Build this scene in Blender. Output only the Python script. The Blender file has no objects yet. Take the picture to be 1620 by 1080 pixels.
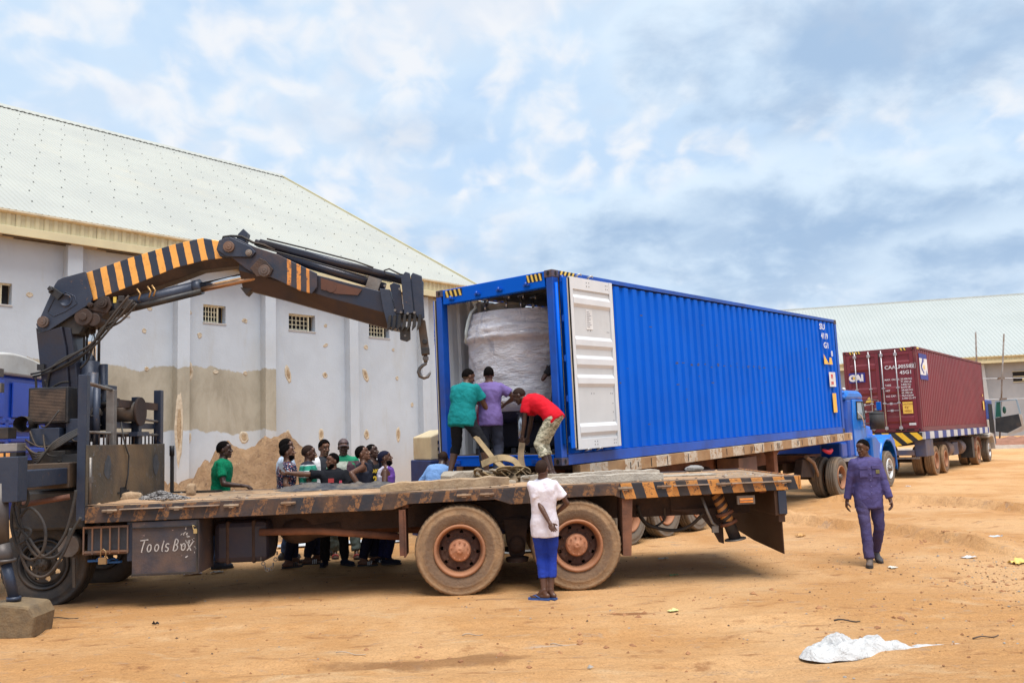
import bpy, math, random, bmesh
import numpy as np
from mathutils import Vector, Matrix, noise as mnoise
R_ = math.radians
random.seed(7); np.random.seed(7)
scene = bpy.context.scene
COL = scene.collection

# ---------------------------------------------------------------- camera
cam_d = bpy.data.cameras.new('camera'); cam = bpy.data.objects.new('camera', cam_d); COL.objects.link(cam)
CH = 1.888; PIT = R_(6.376); ROLL = R_(-2.004); FPX = 1338.68
cam_d.sensor_width = 36.0; cam_d.lens = FPX / 1620 * 36.0
cam_d.clip_start = 0.1; cam_d.clip_end = 3000
Fv = Vector((0, math.cos(PIT), math.sin(PIT))); Rt = Vector((1, 0, 0)); Up = Rt.cross(Fv)
Rr = math.cos(ROLL) * Rt + math.sin(ROLL) * Up; Uu = -math.sin(ROLL) * Rt + math.cos(ROLL) * Up
m = Matrix.Identity(4)
for i in range(3):
    m[i][0] = Rr[i]; m[i][1] = Uu[i]; m[i][2] = -Fv[i]
m[2][3] = CH
cam.matrix_world = m
scene.camera = cam
scene.render.resolution_x = 1024; scene.render.resolution_y = 682

def ray(px, py): return Fv + Rr * ((px - 810) / FPX) - Uu * ((py - 540) / FPX)
def at(px, py, Y):
    d = ray(px, py); return Vector((0, 0, CH)) + d * (Y / d.y)

# ---------------------------------------------------------------- sun, sky, exposure
SUN_DIR = Vector((0.14, -0.30, 0.94)).normalized()
sd = bpy.data.lights.new('sun', 'SUN'); sd.energy = 3.4; sd.angle = R_(36); sd.color = (1.0, 0.95, 0.88)
sun = bpy.data.objects.new('sun', sd); COL.objects.link(sun)
sun.rotation_euler = SUN_DIR.to_track_quat('Z', 'Y').to_euler()
scene.view_settings.view_transform = 'Standard'; scene.view_settings.look = 'None'
scene.view_settings.exposure = 0.50; scene.view_settings.gamma = 1.0
world = bpy.data.worlds.new('World'); scene.world = world; world.use_nodes = True
def build_world():
    nt = world.node_tree; N = nt.nodes; L = nt.links
    for n in list(N): N.remove(n)
    out = N.new('ShaderNodeOutputWorld'); bg = N.new('ShaderNodeBackground'); bg.inputs[1].default_value = 0.1
    L.new(bg.outputs[0], out.inputs[0])
    sky = N.new('ShaderNodeTexSky'); sky.sky_type = 'NISHITA'; sky.sun_disc = False
    sky.sun_elevation = math.asin(SUN_DIR.z); sky.sun_rotation = math.atan2(SUN_DIR.x, SUN_DIR.y)
    sky.dust_density = 1.5
    tc = N.new('ShaderNodeTexCoord')
    sep = N.new('ShaderNodeSeparateXYZ'); L.new(tc.outputs['Generated'], sep.inputs[0])
    def mth(op, a, b=None, c=None, clamp=False):
        n = N.new('ShaderNodeMath'); n.operation = op; n.use_clamp = clamp
        for i, v in enumerate((a, b, c)):
            if v is None: continue
            if isinstance(v, (int, float)): n.inputs[i].default_value = v
            else: L.new(v, n.inputs[i])
        return n.outputs[0]
    zc = mth('MAXIMUM', sep.outputs[2], 0.0)
    den = mth('ADD', zc, 0.42)
    u = mth('DIVIDE', sep.outputs[0], den); v = mth('DIVIDE', sep.outputs[1], den)
    comb = N.new('ShaderNodeCombineXYZ'); L.new(u, comb.inputs[0]); L.new(v, comb.inputs[1])
    def nz(scale, det, rough, off=(0, 0, 0), dist=0.0, sc=(1, 1, 1)):
        mp = N.new('ShaderNodeMapping'); mp.inputs['Location'].default_value = off; mp.inputs['Scale'].default_value = sc
        L.new(comb.outputs[0], mp.inputs[0])
        n = N.new('ShaderNodeTexNoise'); n.inputs['Scale'].default_value = scale; n.inputs['Detail'].default_value = det
        n.inputs['Roughness'].default_value = rough; n.inputs['Distortion'].default_value = dist
        L.new(mp.outputs[0], n.inputs['Vector']); return n.outputs[0]
    def ramp(x, a, b):
        n = N.new('ShaderNodeMapRange'); n.interpolation_type = 'SMOOTHSTEP'
        n.inputs[1].default_value = a; n.inputs[2].default_value = b; L.new(x, n.inputs[0]); return n.outputs[0]
    puff = nz(15.0, 4, 0.46, (3.1, 1.7, 0), 0.35, (1.0, 0.8, 1))
    mid = nz(5.0, 4, 0.5, (8.1, 0.7, 0), 0.3)
    big = nz(1.8, 3, 0.5, (2.2, 5.1, 0), 0.3)
    wide = nz(1.5, 5, 0.5, (5.85, 2.1, 0), 0.15)
    az = mth('ARCTAN2', sep.outputs[0], sep.outputs[1]); el = mth('ARCSINE', sep.outputs[2])
    lump = nz(4.2, 7, 0.56, (1.2, 7.7, 0), 0.15); lump2 = nz(9.0, 6, 0.55, (4.4, 2.7, 0), 0.2)
    def cloud(a0, e0, ra, re, amp=1.5):
        d = mth('SQRT', mth('ADD', mth('POWER', mth('ABSOLUTE', mth('DIVIDE', mth('SUBTRACT', az, a0), ra)), 2.0), mth('POWER', mth('ABSOLUTE', mth('DIVIDE', mth('SUBTRACT', el, e0), re)), 2.0)))
        return mth('ADD', mth('SUBTRACT', 1.0, d), mth('MULTIPLY', mth('SUBTRACT', lump, 0.5), amp))
    def mix(f, a, b):
        n = N.new('ShaderNodeMix'); n.data_type = 'RGBA'
        if isinstance(f, (int, float)): n.inputs[0].default_value = f
        else: L.new(f, n.inputs[0])
        for i, v_ in ((6, a), (7, b)):
            if isinstance(v_, tuple): n.inputs[i].default_value = (*v_, 1)
            else: L.new(v_, n.inputs[i])
        return n.outputs[2]
    white = (6.7, 6.9, 7.2); pale = (4.0, 5.35, 7.1); grey = (2.75, 3.85, 5.4)
    f_ = mth('ADD', mth('ADD', mth('MULTIPLY', puff, 0.56), mth('MULTIPLY', big, 0.16)), mth('MULTIPLY', mid, 0.28))
    base = mix(ramp(mth('ADD', mth('MULTIPLY', mid, 0.6), mth('MULTIPLY', big, 0.4)), 0.35, 0.62), pale, (5.2, 6.3, 7.4))
    base = mix(ramp(f_, 0.44, 0.60), base, white)
    base = mix(mth('MULTIPLY', ramp(mth('SUBTRACT', mid, mth('MULTIPLY', puff, 0.3)), 0.36, 0.48), 0.35), base, (4.3, 5.3, 6.7))
    base = mix(0.08, base, sky.outputs[0])
    # heavier grey-blue cloud to the right
    heavy = ramp(wide, 0.56, 0.72)
    edge = ramp(nz(3.4, 6, 0.55, (9.3, 0.4, 0), 0.3), 0.40, 0.62)
    col = mix(mth('MULTIPLY', heavy, 0.6), base, mix(edge, grey, (4.4, 5.5, 6.8)))
    # the two banks of heavier cumulus to the right: pale crowns, grey-blue bodies
    for (a0, e0, ra, re, k_) in ((0.42, 0.41, 0.36, 0.12, 0.85), (0.38, 0.22, 0.42, 0.11, 0.95), (-0.02, 0.225, 0.28, 0.06, 0.35), (0.60, 0.16, 0.26, 0.06, 0.8), (-0.14, 0.36, 0.16, 0.045, 0.3)):
        m_ = cloud(a0, e0, ra, re, 1.7)
        sh = mth('ADD', mth('ADD', mth('MULTIPLY', m_, 0.8), mth('MULTIPLY', mth('SUBTRACT', el, e0), -3.2)), mth('MULTIPLY', mth('SUBTRACT', lump2, 0.5), 1.5))
        body = mix(ramp(sh, -0.05, 0.85), (5.3, 6.3, 7.3), grey)
        col = mix(mth('MULTIPLY', ramp(mth('ADD', m_, mth('MULTIPLY', mth('SUBTRACT', lump2, 0.5), 0.9)), -0.10, 0.42), k_), col, body)
    hor = ramp(zc, 0.0, 0.22)
    hcol = (4.7, 5.6, 6.7)
    inv = mth('SUBTRACT', 1.0, hor)
    col = mix(mth('MULTIPLY', inv, 0.6), col, hcol)
    gnd = ramp(sep.outputs[2], -0.02, 0.0)
    col = mix(gnd, (3.2, 2.0, 1.1), col)
    L.new(col, bg.inputs[0])
build_world()

# ---------------------------------------------------------------- helpers
class MB:
    """collects shapes and links them as ONE mesh object"""
    def __init__(s): s.V = []; s.F = []; s.S = []; s.M = []; s.mi = 0
    def add(s, verts, faces, smooth=False):
        o = len(s.V); s.V.extend([tuple(v) for v in verts])
        for f in faces: s.F.append(tuple(o + i for i in f)); s.S.append(smooth); s.M.append(s.mi)
        return s
    def box(s, x0, x1, y0, y1, z0, z1, T=None):
        P = [Vector((x, y, z)) for x in (x0, x1) for y in (y0, y1) for z in (z0, z1)]
        if T is not None: P = [T @ p for p in P]
        return s.add(P, [(0, 1, 3, 2), (4, 6, 7, 5), (0, 4, 5, 1), (2, 3, 7, 6), (0, 2, 6, 4), (1, 5, 7, 3)])
    def bar(s, p, q, w, h=None, up=(0, 0, 1)):
        h = h or w; p = Vector(p); q = Vector(q); d = (q - p); L = d.length; d.normalize(); up = Vector(up)
        if abs(d.dot(up)) > 0.97: up = Vector((1, 0, 0)) if abs(d.x) < .9 else Vector((0, 1, 0))
        a = d.cross(up).normalized(); b = a.cross(d)
        V = [c + a * (w / 2 * i) + b * (h / 2 * j) for c in (p, q) for i, j in ((-1, -1), (1, -1), (1, 1), (-1, 1))]
        return s.add(V, [(0, 1, 2, 3), (7, 6, 5, 4), (0, 4, 5, 1), (1, 5, 6, 2), (2, 6, 7, 3), (3, 7, 4, 0)])
    def tube(s, pts, r, n=8, cap=True, r2=None):
        pts = [Vector(p) for p in pts]; V = []; F = []; k = len(pts)
        d0 = (pts[1] - pts[0]).normalized()
        up = Vector((0, 0, 1)) if abs(d0.z) < .9 else Vector((1, 0, 0))
        a = d0.cross(up).normalized()
        for i, p in enumerate(pts):
            d = (pts[min(i + 1, k - 1)] - pts[max(i - 1, 0)]).normalized()
            a = (a - d * a.dot(d)).normalized(); b = d.cross(a)
            rr = r if r2 is None else r + (r2 - r) * i / (k - 1)
            if isinstance(r, (list, tuple)): rr = r[i]
            for j in range(n):
                t = 2 * math.pi * j / n; V.append(p + (a * math.cos(t) + b * math.sin(t)) * rr)
        for i in range(k - 1):
            for j in range(n):
                F.append((i * n + j, i * n + (j + 1) % n, (i + 1) * n + (j + 1) % n, (i + 1) * n + j))
        s.add(V, F, True)
        if cap:
            o = len(s.V) - len(V)
            s.F.append(tuple(o + j for j in range(n))[::-1]); s.S.append(False); s.M.append(s.mi)
            s.F.append(tuple(o + (k - 1) * n + j for j in range(n))); s.S.append(False); s.M.append(s.mi)
        return s
    def cyl(s, p, q, r, n=16, r2=None): return s.tube([p, q], r, n, True, r2)
    def prism(s, pts, d, o=(0, 0, 0), plane='xz', both=None):
        """closed outline in a plane, extruded; plane xz extrudes along y from d[0] to d[1]"""
        def mk(u, v, w):
            return {'xz': (u, w, v), 'xy': (u, v, w), 'yz': (w, u, v)}[plane]
        n = len(pts); V = [mk(u, v, d[0]) for u, v in pts] + [mk(u, v, d[1]) for u, v in pts]
        F = [tuple(range(n)), tuple(range(2 * n - 1, n - 1, -1))] + [(i, n + i, n + (i + 1) % n, (i + 1) % n) for i in range(n)]
        return s.add(V, F)
    def lathe(s, prof, c=(0, 0, 0), axis='y', n=32, smooth=True, closed=False):
        V = []; F = []; k = len(prof)
        for i in range(n):
            t = 2 * math.pi * i / n; ct, st = math.cos(t), math.sin(t)
            for (a, r) in prof:
                if axis == 'y': V.append((c[0] + r * ct, c[1] + a, c[2] + r * st))
                elif axis == 'z': V.append((c[0] + r * ct, c[1] + r * st, c[2] + a))
                else: V.append((c[0] + a, c[1] + r * ct, c[2] + r * st))
        for i in range(n):
            j = (i + 1) % n
            for q in range(k - 1 if not closed else k):
                w = (q + 1) % k
                F.append((i * k + q, j * k + q, j * k + w, i * k + w))
        return s.add(V, F, smooth)
    def ell(s, c, ax, n=10, m_=8):
        c = Vector(c); A = [Vector(a) for a in ax]; V = [c + A[2]]; F = []
        for i in range(1, m_):
            ph = math.pi * i / m_
            for j in range(n):
                t = 2 * math.pi * j / n
                V.append(c + A[0] * (math.sin(ph) * math.cos(t)) + A[1] * (math.sin(ph) * math.sin(t)) + A[2] * math.cos(ph))
        V.append(c - A[2]); e = len(V) - 1
        for j in range(n):
            F.append((0, 1 + j, 1 + (j + 1) % n)); F.append((e, e - n + (j + 1) % n, e - n + j))
        for i in range(m_ - 2):
            for j in range(n):
                a = 1 + i * n + j; b = 1 + i * n + (j + 1) % n
                F.append((a, a + n, b + n, b))
        return s.add(V, F, True)
    def rc(s, p, q, r0, r1, n=12):
        """tapered capsule"""
        p = Vector(p); q = Vector(q); d = q - p
        if d.length < 1e-5: return s.ell(p, ((r0, 0, 0), (0, r0, 0), (0, 0, r0)), n)
        d.normalize(); pts = []; rr = []
        for a in (80, 55, 28): pts.append(p - d * r0 * math.sin(R_(a))); rr.append(r0 * math.cos(R_(a)))
        pts.append(p); rr.append(r0); pts.append(q); rr.append(r1)
        for a in (28, 55, 80): pts.append(q + d * r1 * math.sin(R_(a))); rr.append(r1 * math.cos(R_(a)))
        return s.tube(pts, rr, n)
    def grid(s, fn, nu, nv, smooth=True):
        V = [fn(i / nu, j / nv) for i in range(nu + 1) for j in range(nv + 1)]
        F = [(i * (nv + 1) + j, (i + 1) * (nv + 1) + j, (i + 1) * (nv + 1) + j + 1, i * (nv + 1) + j + 1) for i in range(nu) for j in range(nv)]
        return s.add(V, F, smooth)
    def mesh(s, name, mats):
        me = bpy.data.meshes.new(name); me.from_pydata(s.V, [], s.F)
        me.polygons.foreach_set('use_smooth', s.S)
        if any(s.M): me.polygons.foreach_set('material_index', s.M)
        for m_ in (mats if isinstance(mats, (list, tuple)) else [mats]): me.materials.append(m_)
        me.update(); return me
    def obj(s, name, mats, parent=None, loc=None, rot=None, bevel=0, fix=True):
        me = s.mesh(name, mats)
        if fix:
            bm = bmesh.new(); bm.from_mesh(me); bmesh.ops.recalc_face_normals(bm, faces=bm.faces); bm.to_mesh(me); bm.free()
        o = bpy.data.objects.new(name, me); COL.objects.link(o)
        if parent: o.parent = parent
        if loc: o.location = loc
        if rot: o.rotation_euler = rot
        if bevel:
            b = o.modifiers.new('bevel', 'BEVEL'); b.width = bevel; b.segments = 2; b.limit_method = 'ANGLE'; b.angle_limit = R_(40)
        return o
def link_mesh(name, me, parent=None, loc=None, rot=None):
    o = bpy.data.objects.new(name, me); COL.objects.link(o)
    if parent: o.parent = parent
    if loc: o.location = loc
    if rot: o.rotation_euler = rot
    return o
def tag(o, label=None, cat=None, group=None, kind=None):
    if label: o['label'] = label
    if cat: o['category'] = cat
    if group: o['group'] = group
    if kind: o['kind'] = kind
    return o
def thing(name, label, cat, loc=(0, 0, 0), rot=(0, 0, 0), group=None):
    o = bpy.data.objects.new(name, None); COL.objects.link(o); o.empty_display_size = .2
    o.location = loc; o.rotation_euler = rot; return tag(o, label, cat, group)
def part_empty(name, parent, loc=(0, 0, 0), rot=(0, 0, 0)):
    o = bpy.data.objects.new(name, None); COL.objects.link(o); o.parent = parent; o.location = loc; o.rotation_euler = rot; return o
def kids(o): return [c for c in bpy.data.objects if c.parent == o]
def copy_tree(o, parent=None, ch=None):
    c = o.copy(); COL.objects.link(c); c.parent = parent
    for k in (kids(o)): copy_tree(k, c)
    return c

# ---------------------------------------------------------------- materials
_mc = {}
def M(name, col, rough=.6, metal=0., col2=None, sc=2.5, dust=None, dusta=0., dsc=1.3, bump=0., bsc=30., spec=.5, stripes=None, alpha=None, trans=0., chip=None, chipa=0., bdet=6):
    """a worn-surface material: two base tones, dust in patches, chips, fine relief"""
    if name in _mc: return _mc[name]
    mt = bpy.data.materials.new(name); mt.use_nodes = True; nt = mt.node_tree; N = nt.nodes; L = nt.links
    b = N['Principled BSDF']; b.inputs['Roughness'].default_value = rough; b.inputs['Metallic'].default_value = metal
    b.inputs['Specular IOR Level'].default_value = spec
    if trans: b.inputs['Transmission Weight'].default_value = trans
    if alpha is not None: b.inputs['Alpha'].default_value = alpha
    tc = N.new('ShaderNodeTexCoord'); co = tc.outputs['Object']
    def nz(scale, det=5, rg=.6, dist=0, s3=None):
        n = N.new('ShaderNodeTexNoise'); n.inputs['Scale'].default_value = scale; n.inputs['Detail'].default_value = det
        n.inputs['Roughness'].default_value = rg; n.inputs['Distortion'].default_value = dist
        if s3:
            mp = N.new('ShaderNodeMapping'); mp.inputs['Scale'].default_value = s3; L.new(co, mp.inputs[0]); L.new(mp.outputs[0], n.inputs['Vector'])
        else: L.new(co, n.inputs['Vector'])
        return n.outputs[0]
    def ramp(x, a, c_, hi=1.):
        n = N.new('ShaderNodeMapRange'); n.interpolation_type = 'SMOOTHSTEP'; n.inputs[1].default_value = a; n.inputs[2].default_value = c_; n.inputs[4].default_value = hi
        L.new(x, n.inputs[0]); return n.outputs[0]
    def mix(f, a, c_):
        n = N.new('ShaderNodeMix'); n.data_type = 'RGBA'
        if isinstance(f, (int, float)): n.inputs[0].default_value = f
        else: L.new(f, n.inputs[0])
        for i, v in ((6, a), (7, c_)):
            if isinstance(v, tuple): n.inputs[i].default_value = (*v, 1)
            else: L.new(v, n.inputs[i])
        return n.outputs[2]
    def mth(op, a, b_=None, c_=None):
        n = N.new('ShaderNodeMath'); n.operation = op
        for i, v in enumerate((a, b_, c_)):
            if v is None: continue
            if isinstance(v, (int, float)): n.inputs[i].default_value = v
            else: L.new(v, n.inputs[i])
        return n.outputs[0]
    c2 = col2 or tuple(x * .8 for x in col)
    cur = mix(ramp(nz(sc, 6, .62), .35, .68), col, c2)
    if stripes:   # dict(axis, period, duty, colour, slant, wear, x0, x1)
        sp = N.new('ShaderNodeSeparateXYZ'); L.new(co, sp.inputs[0])
        u = sp.outputs['XYZ'.index(stripes.get('axis', 'X'))]
        w = sp.outputs['XYZ'.index(stripes.get('slax', 'Z'))]
        u = mth('ADD', u, mth('MULTIPLY', w, stripes.get('slant', 0.)))
        u = mth('ADD', u, mth('MULTIPLY', mth('SUBTRACT', nz(9, 2), .5), .02))
        fr = mth('FRACT', mth('ADD', mth('DIVIDE', u, stripes['period']), stripes.get('phase', 0.) + 200))
        msk = mth('LESS_THAN', fr, stripes.get('duty', .5))
        for lim, op in (('x0', 'GREATER_THAN'), ('x1', 'LESS_THAN'), ('z0', 'GREATER_THAN'), ('z1', 'LESS_THAN')):
            if lim in stripes: msk = mth('MULTIPLY', msk, mth(op, sp.outputs[0 if lim[0] == 'x' else 2], stripes[lim]))
        wear = stripes.get('wear', .1)
        scol = stripes['colour']
        scol = mix(ramp(nz(7, 6, .7), .5, .72), scol, tuple(x * .7 for x in scol))
        cov = ramp(nz(14, 6, .75), wear * .9, wear * .9 + .12) if wear > 0 else 1.0
        if wear > 0: msk = mth('MULTIPLY', msk, cov)
        cur = mix(msk, cur, scol)
    if chip:
        cur = mix(mth('MULTIPLY', ramp(nz(11, 8, .75), .62 - chipa * .2, .66 - chipa * .2), .85), cur, chip)
    if dust:
        f = ramp(nz(dsc, 7, .68), .62 - dusta * .5, .95 - dusta * .5, min(1, dusta + .25))
        cur = mix(f, cur, dust)
        rn = N.new('ShaderNodeMapRange'); rn.inputs[3].default_value = rough; rn.inputs[4].default_value = .9; L.new(f, rn.inputs[0]); L.new(rn.outputs[0], b.inputs['Roughness'])
    L.new(cur, b.inputs['Base Color'])
    if bump:
        bn = N.new('ShaderNodeBump'); bn.inputs['Strength'].default_value = bump; bn.inputs['Distance'].default_value = .02
        L.new(nz(bsc, bdet, .65, 0 if bdet > 3 else .6), bn.inputs['Height']); L.new(bn.outputs[0], b.inputs['Normal'])
    _mc[name] = mt; return mt
DUST = (.34, .19, .095)
NAVY = M('navy_paint', (.022, .032, .060), .45, .2, (.035, .045, .072), dust=(.10, .07, .055), dusta=.22, dsc=1.8, bump=.15, chip=(.16, .09, .05), chipa=.0)
BLACKM = M('black_metal', (.018, .020, .026), .5, .3, (.05, .045, .04), dust=(.13, .08, .05), dusta=.3, bump=.2)
RUST = M('rust_metal', (.15, .055, .03), .75, 0, (.07, .032, .022), dust=(.30, .13, .07), dusta=.45, bump=.3)
DARKR = M('chassis_metal', (.050, .028, .022), .8, 0, (.025, .018, .018), dust=(.16, .085, .05), dusta=.35, bump=.3)
STEEL = M('worn_steel', (.22, .21, .20), .5, .6, (.12, .10, .09), dust=DUST, dusta=.3, bump=.2)
CHROME = M('chrome', (.75, .77, .80), .12, 1., (.62, .60, .58), bump=0)
BRASSY = M('oily_rod', (.50, .30, .17), .3, .8, (.35, .2, .12))
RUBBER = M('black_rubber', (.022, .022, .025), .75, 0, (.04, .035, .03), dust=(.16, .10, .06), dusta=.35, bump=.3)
TYRE = M('dusty_tyre', (.27, .17, .095), .88, 0, (.17, .11, .066), sc=4, dust=(.40, .245, .13), dusta=.55, dsc=3.5, bump=.7, bsc=30)
def tyre_rings(mt, amt):
    nt = mt.node_tree; N = nt.nodes; L = nt.links; b = N['Principled BSDF']; src = b.inputs['Base Color'].links[0].from_socket
    tc = N.new('ShaderNodeTexCoord'); sp = N.new('ShaderNodeSeparateXYZ'); L.new(tc.outputs['Object'], sp.inputs[0]); cb = N.new('ShaderNodeCombineXYZ'); L.new(sp.outputs[0], cb.inputs[0]); L.new(sp.outputs[2], cb.inputs[1])
    ln = N.new('ShaderNodeVectorMath'); ln.operation = 'LENGTH'; L.new(cb.outputs[0], ln.inputs[0])
    nz = N.new('ShaderNodeTexNoise'); nz.inputs['Scale'].default_value = 9; nz.inputs['Detail'].default_value = 6; L.new(tc.outputs['Object'], nz.inputs['Vector'])
    ad = N.new('ShaderNodeMath'); ad.operation = 'MULTIPLY_ADD'; ad.inputs[1].default_value = .09; L.new(nz.outputs[0], ad.inputs[0]); L.new(ln.outputs['Value'], ad.inputs[2])
    rp = N.new('ShaderNodeValToRGB'); L.new(ad.outputs[0], rp.inputs[0]); el = rp.color_ramp.elements; el[0].position = .36; el[0].color = (0, 0, 0, 1); el[1].position = .60; el[1].color = (0, 0, 0, 1)
    for p_, v in ((.385, 1), (.455, 1), (.49, 0), (.578, 0), (.588, .8)): e = el.new(p_); e.color = (v, v, v, 1)
    mx = N.new('ShaderNodeMix'); mx.data_type = 'RGBA'; mx.blend_type = 'MIX'; mu = N.new('ShaderNodeMath'); mu.operation = 'MULTIPLY'; mu.inputs[1].default_value = amt; L.new(rp.outputs[0], mu.inputs[0]); L.new(mu.outputs[0], mx.inputs[0]); L.new(src, mx.inputs[6]); mx.inputs[7].default_value = (.11, .07, .05, 1); L.new(mx.outputs[2], b.inputs['Base Color'])
tyre_rings(TYRE, .62)
TYREG = M('grey_tyre', (.16, .135, .11), .88, 0, (.10, .085, .07), sc=3, dust=(.30, .20, .12), dusta=.45, dsc=3, bump=.5, bsc=24)
RIM = M('rim_red_dust', (.36, .155, .075), .7, 0, (.24, .10, .05), dust=(.42, .22, .12), dusta=.4, bump=.3)
HUB = M('hub_red_dust', (.46, .20, .105), .65, 0, (.34, .13, .065), sc=8, dust=(.5, .28, .17), dusta=.35, dsc=5, bump=.4)
WHITEM = M('white_paint', (.66, .68, .70), .4, 0, (.58, .60, .62), dust=(.45, .38, .3), dusta=.12)
DISC = M('rim_dark', (.07, .03, .022), .8, 0, (.04, .02, .016), dust=(.2, .1, .06), dusta=.35, bump=.3)
# ================================================================ ground
def node_mat(name):
    mt = bpy.data.materials.new(name); mt.use_nodes = True
    nt = mt.node_tree; N = nt.nodes; L = nt.links; b = N['Principled BSDF']
    tc = N.new('ShaderNodeTexCoord'); co = tc.outputs['Object']
    class K: pass
    k = K(); k.mt = mt; k.N = N; k.L = L; k.b = b; k.co = co
    def nz(scale, det=5, rg=.6, dist=0, s3=None, rotz=0, typ='n'):
        n = N.new('ShaderNodeTexNoise' if typ == 'n' else 'ShaderNodeTexVoronoi'); n.inputs['Scale'].default_value = scale
        if typ == 'n': n.inputs['Detail'].default_value = det; n.inputs['Roughness'].default_value = rg; n.inputs['Distortion'].default_value = dist
        mp = N.new('ShaderNodeMapping'); mp.inputs['Scale'].default_value = s3 or (1, 1, 1); mp.inputs['Rotation'].default_value = (0, 0, rotz)
        L.new(co, mp.inputs[0]); L.new(mp.outputs[0], n.inputs['Vector']); return n.outputs[0]
    def ramp(x, a, c_, hi=1., lo=0.):
        n = N.new('ShaderNodeMapRange'); n.interpolation_type = 'SMOOTHSTEP'; n.inputs[1].default_value = a; n.inputs[2].default_value = c_; n.inputs[3].default_value = lo; n.inputs[4].default_value = hi
        L.new(x, n.inputs[0]); return n.outputs[0]
    def mix(f, a, c_, mode='MIX'):
        n = N.new('ShaderNodeMix'); n.data_type = 'RGBA'; n.blend_type = mode
        if isinstance(f, (int, float)): n.inputs[0].default_value = f
        else: L.new(f, n.inputs[0])
        for i, v in ((6, a), (7, c_)):
            if isinstance(v, tuple): n.inputs[i].default_value = (*v, 1)
            else: L.new(v, n.inputs[i])
        return n.outputs[2]
    def mth(op, a, b_=None, c_=None, clamp=False):
        n = N.new('ShaderNodeMath'); n.operation = op; n.use_clamp = clamp
        for i, v in enumerate((a, b_, c_)):
            if v is None: continue
            if isinstance(v, (int, float)): n.inputs[i].default_value = v
            else: L.new(v, n.inputs[i])
        return n.outputs[0]
    def xyz():
        sp = N.new('ShaderNodeSeparateXYZ'); L.new(co, sp.inputs[0]); return sp.outputs
    def bump(h, st, dist=.02, nrm=None):
        bn = N.new('ShaderNodeBump'); bn.inputs['Strength'].default_value = st; bn.inputs['Distance'].default_value = dist
        L.new(h, bn.inputs['Height'])
        if nrm is not None: L.new(nrm, bn.inputs['Normal'])
        L.new(bn.outputs[0], b.inputs['Normal']); return bn.outputs[0]
    k.nz, k.ramp, k.mix, k.mth, k.xyz, k.bump = nz, ramp, mix, mth, xyz, bump
    return k

LEDGES = [([(5.27, 17.13), (5.92, 15.56), (6.44, 14.7), (6.68, 12.95)], .17), ([(8.2, 20.9), (8.76, 20.54), (9.53, 19.64), (9.94, 18.3), (10.3, 16.8)], .2),
          ([(3.9, 17.5), (5.27, 17.13)], .08)]
def seg_d(px, py, a, b):
    ax, ay = a; bx, by = b; dx, dy = bx - ax, by - ay; L2 = dx * dx + dy * dy
    t = np.clip(((px - ax) * dx + (py - ay) * dy) / L2, 0, 1)
    qx = ax + t * dx; qy = ay + t * dy
    d = np.hypot(px - qx, py - qy)
    side = np.sign((px - ax) * dy - (py - ay) * dx)   # + to the right of the direction of travel
    return d, side
def fbm(x, y, s, o, seed=0.):
    out = np.empty(x.shape); it = np.nditer([x, y, out], op_flags=[['readonly'], ['readonly'], ['writeonly']])
    for a, b_, c in it: c[...] = mnoise.fractal(Vector((float(a) * s + seed, float(b_) * s + seed * .7, seed)), 1.0, 2.0, o)
    return out
def ground_h(x, y):
    near = np.clip((60 - np.hypot(x, y)) / 30, 0, 1)
    h = .030 * fbm(x, y, .45, 3, 3.3) + .011 * fbm(x, y, 2.1, 3, 9.1)
    lumpy = np.clip((x - 3.0) / 2.0, 0, 1) * np.clip((16 - y) / 3, 0, 1) * np.clip((y - 6) / 2, 0, 1)
    h += lumpy * .022 * np.abs(fbm(x, y, 3.4, 4, 5.7))
    trk = ((x > -10.5) & (x < 4) & (y > 10) & (y < 13.4)); h = np.where(trk, h * .35, h)
    for pts, hh in LEDGES:
        best = np.full(x.shape, 1e9); sd_ = np.zeros(x.shape)
        for a, b_ in zip(pts[:-1], pts[1:]):
            d, s_ = seg_d(x, y, a, b_); m_ = d < best; best = np.where(m_, d, best); sd_ = np.where(m_, s_, sd_)
        sgn = -best * sd_    # positive = far side of the scarp (left of travel)
        wob = fbm(x, y, 3.0, 3, 1.7) * .10
        q = sgn + wob
        up = np.where(q > 0, np.clip(q / .10, 0, 1) * np.clip(1 - (q - .1) / 1.3, 0, 1), 0)
        h += hh * up * np.clip(1.6 - best / 1.0, 0, 1)
    # raised trampled earth towards the sand heap
    h += .07 * np.clip((y - 12.6) / .5, 0, 1) * np.clip((1 - x) / 2, 0, 1) * np.clip((24 - y) / 6, 0, 1)
    for (x0, y0, x1, y1, dd) in ((-9, 9.3, 9, 8.05, .020), (-9, 7.9, 9, 6.55, .018), (-6, 6.4, 12, 10.9, .020), (-4, 5.9, 13, 9.6, .018), (2, 24, 9.5, 10, .028), (4.1, 24, 11.6, 10.4, .028), (9.8, 26, 12.5, 13, .02)):
        d, s_ = seg_d(x, y, (x0, y0), (x1, y1)); d = np.abs(d + .05 * np.sin(x * 1.3 + y)); h += dd * (-np.clip(1.25 - d / .16, 0, 1) + .8 * np.exp(-((d - .23) / .06) ** 2))
    # shallow scraped hollows near the camera
    for cx, cy, r, dd in ((2.75, 8.4, .45, .012), (-.9, 7.55, .7, .015), (1.1, 9.2, .35, .012), (5.6, 8.9, .9, .02)):
        h -= dd * np.exp(-((x - cx) ** 2 / (r * r) + (y - cy) ** 2 / (r * r * .3)))
    return h * near
def GH(x, y): return float(ground_h(np.array([float(x)]), np.array([float(y)]))[0])
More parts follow.
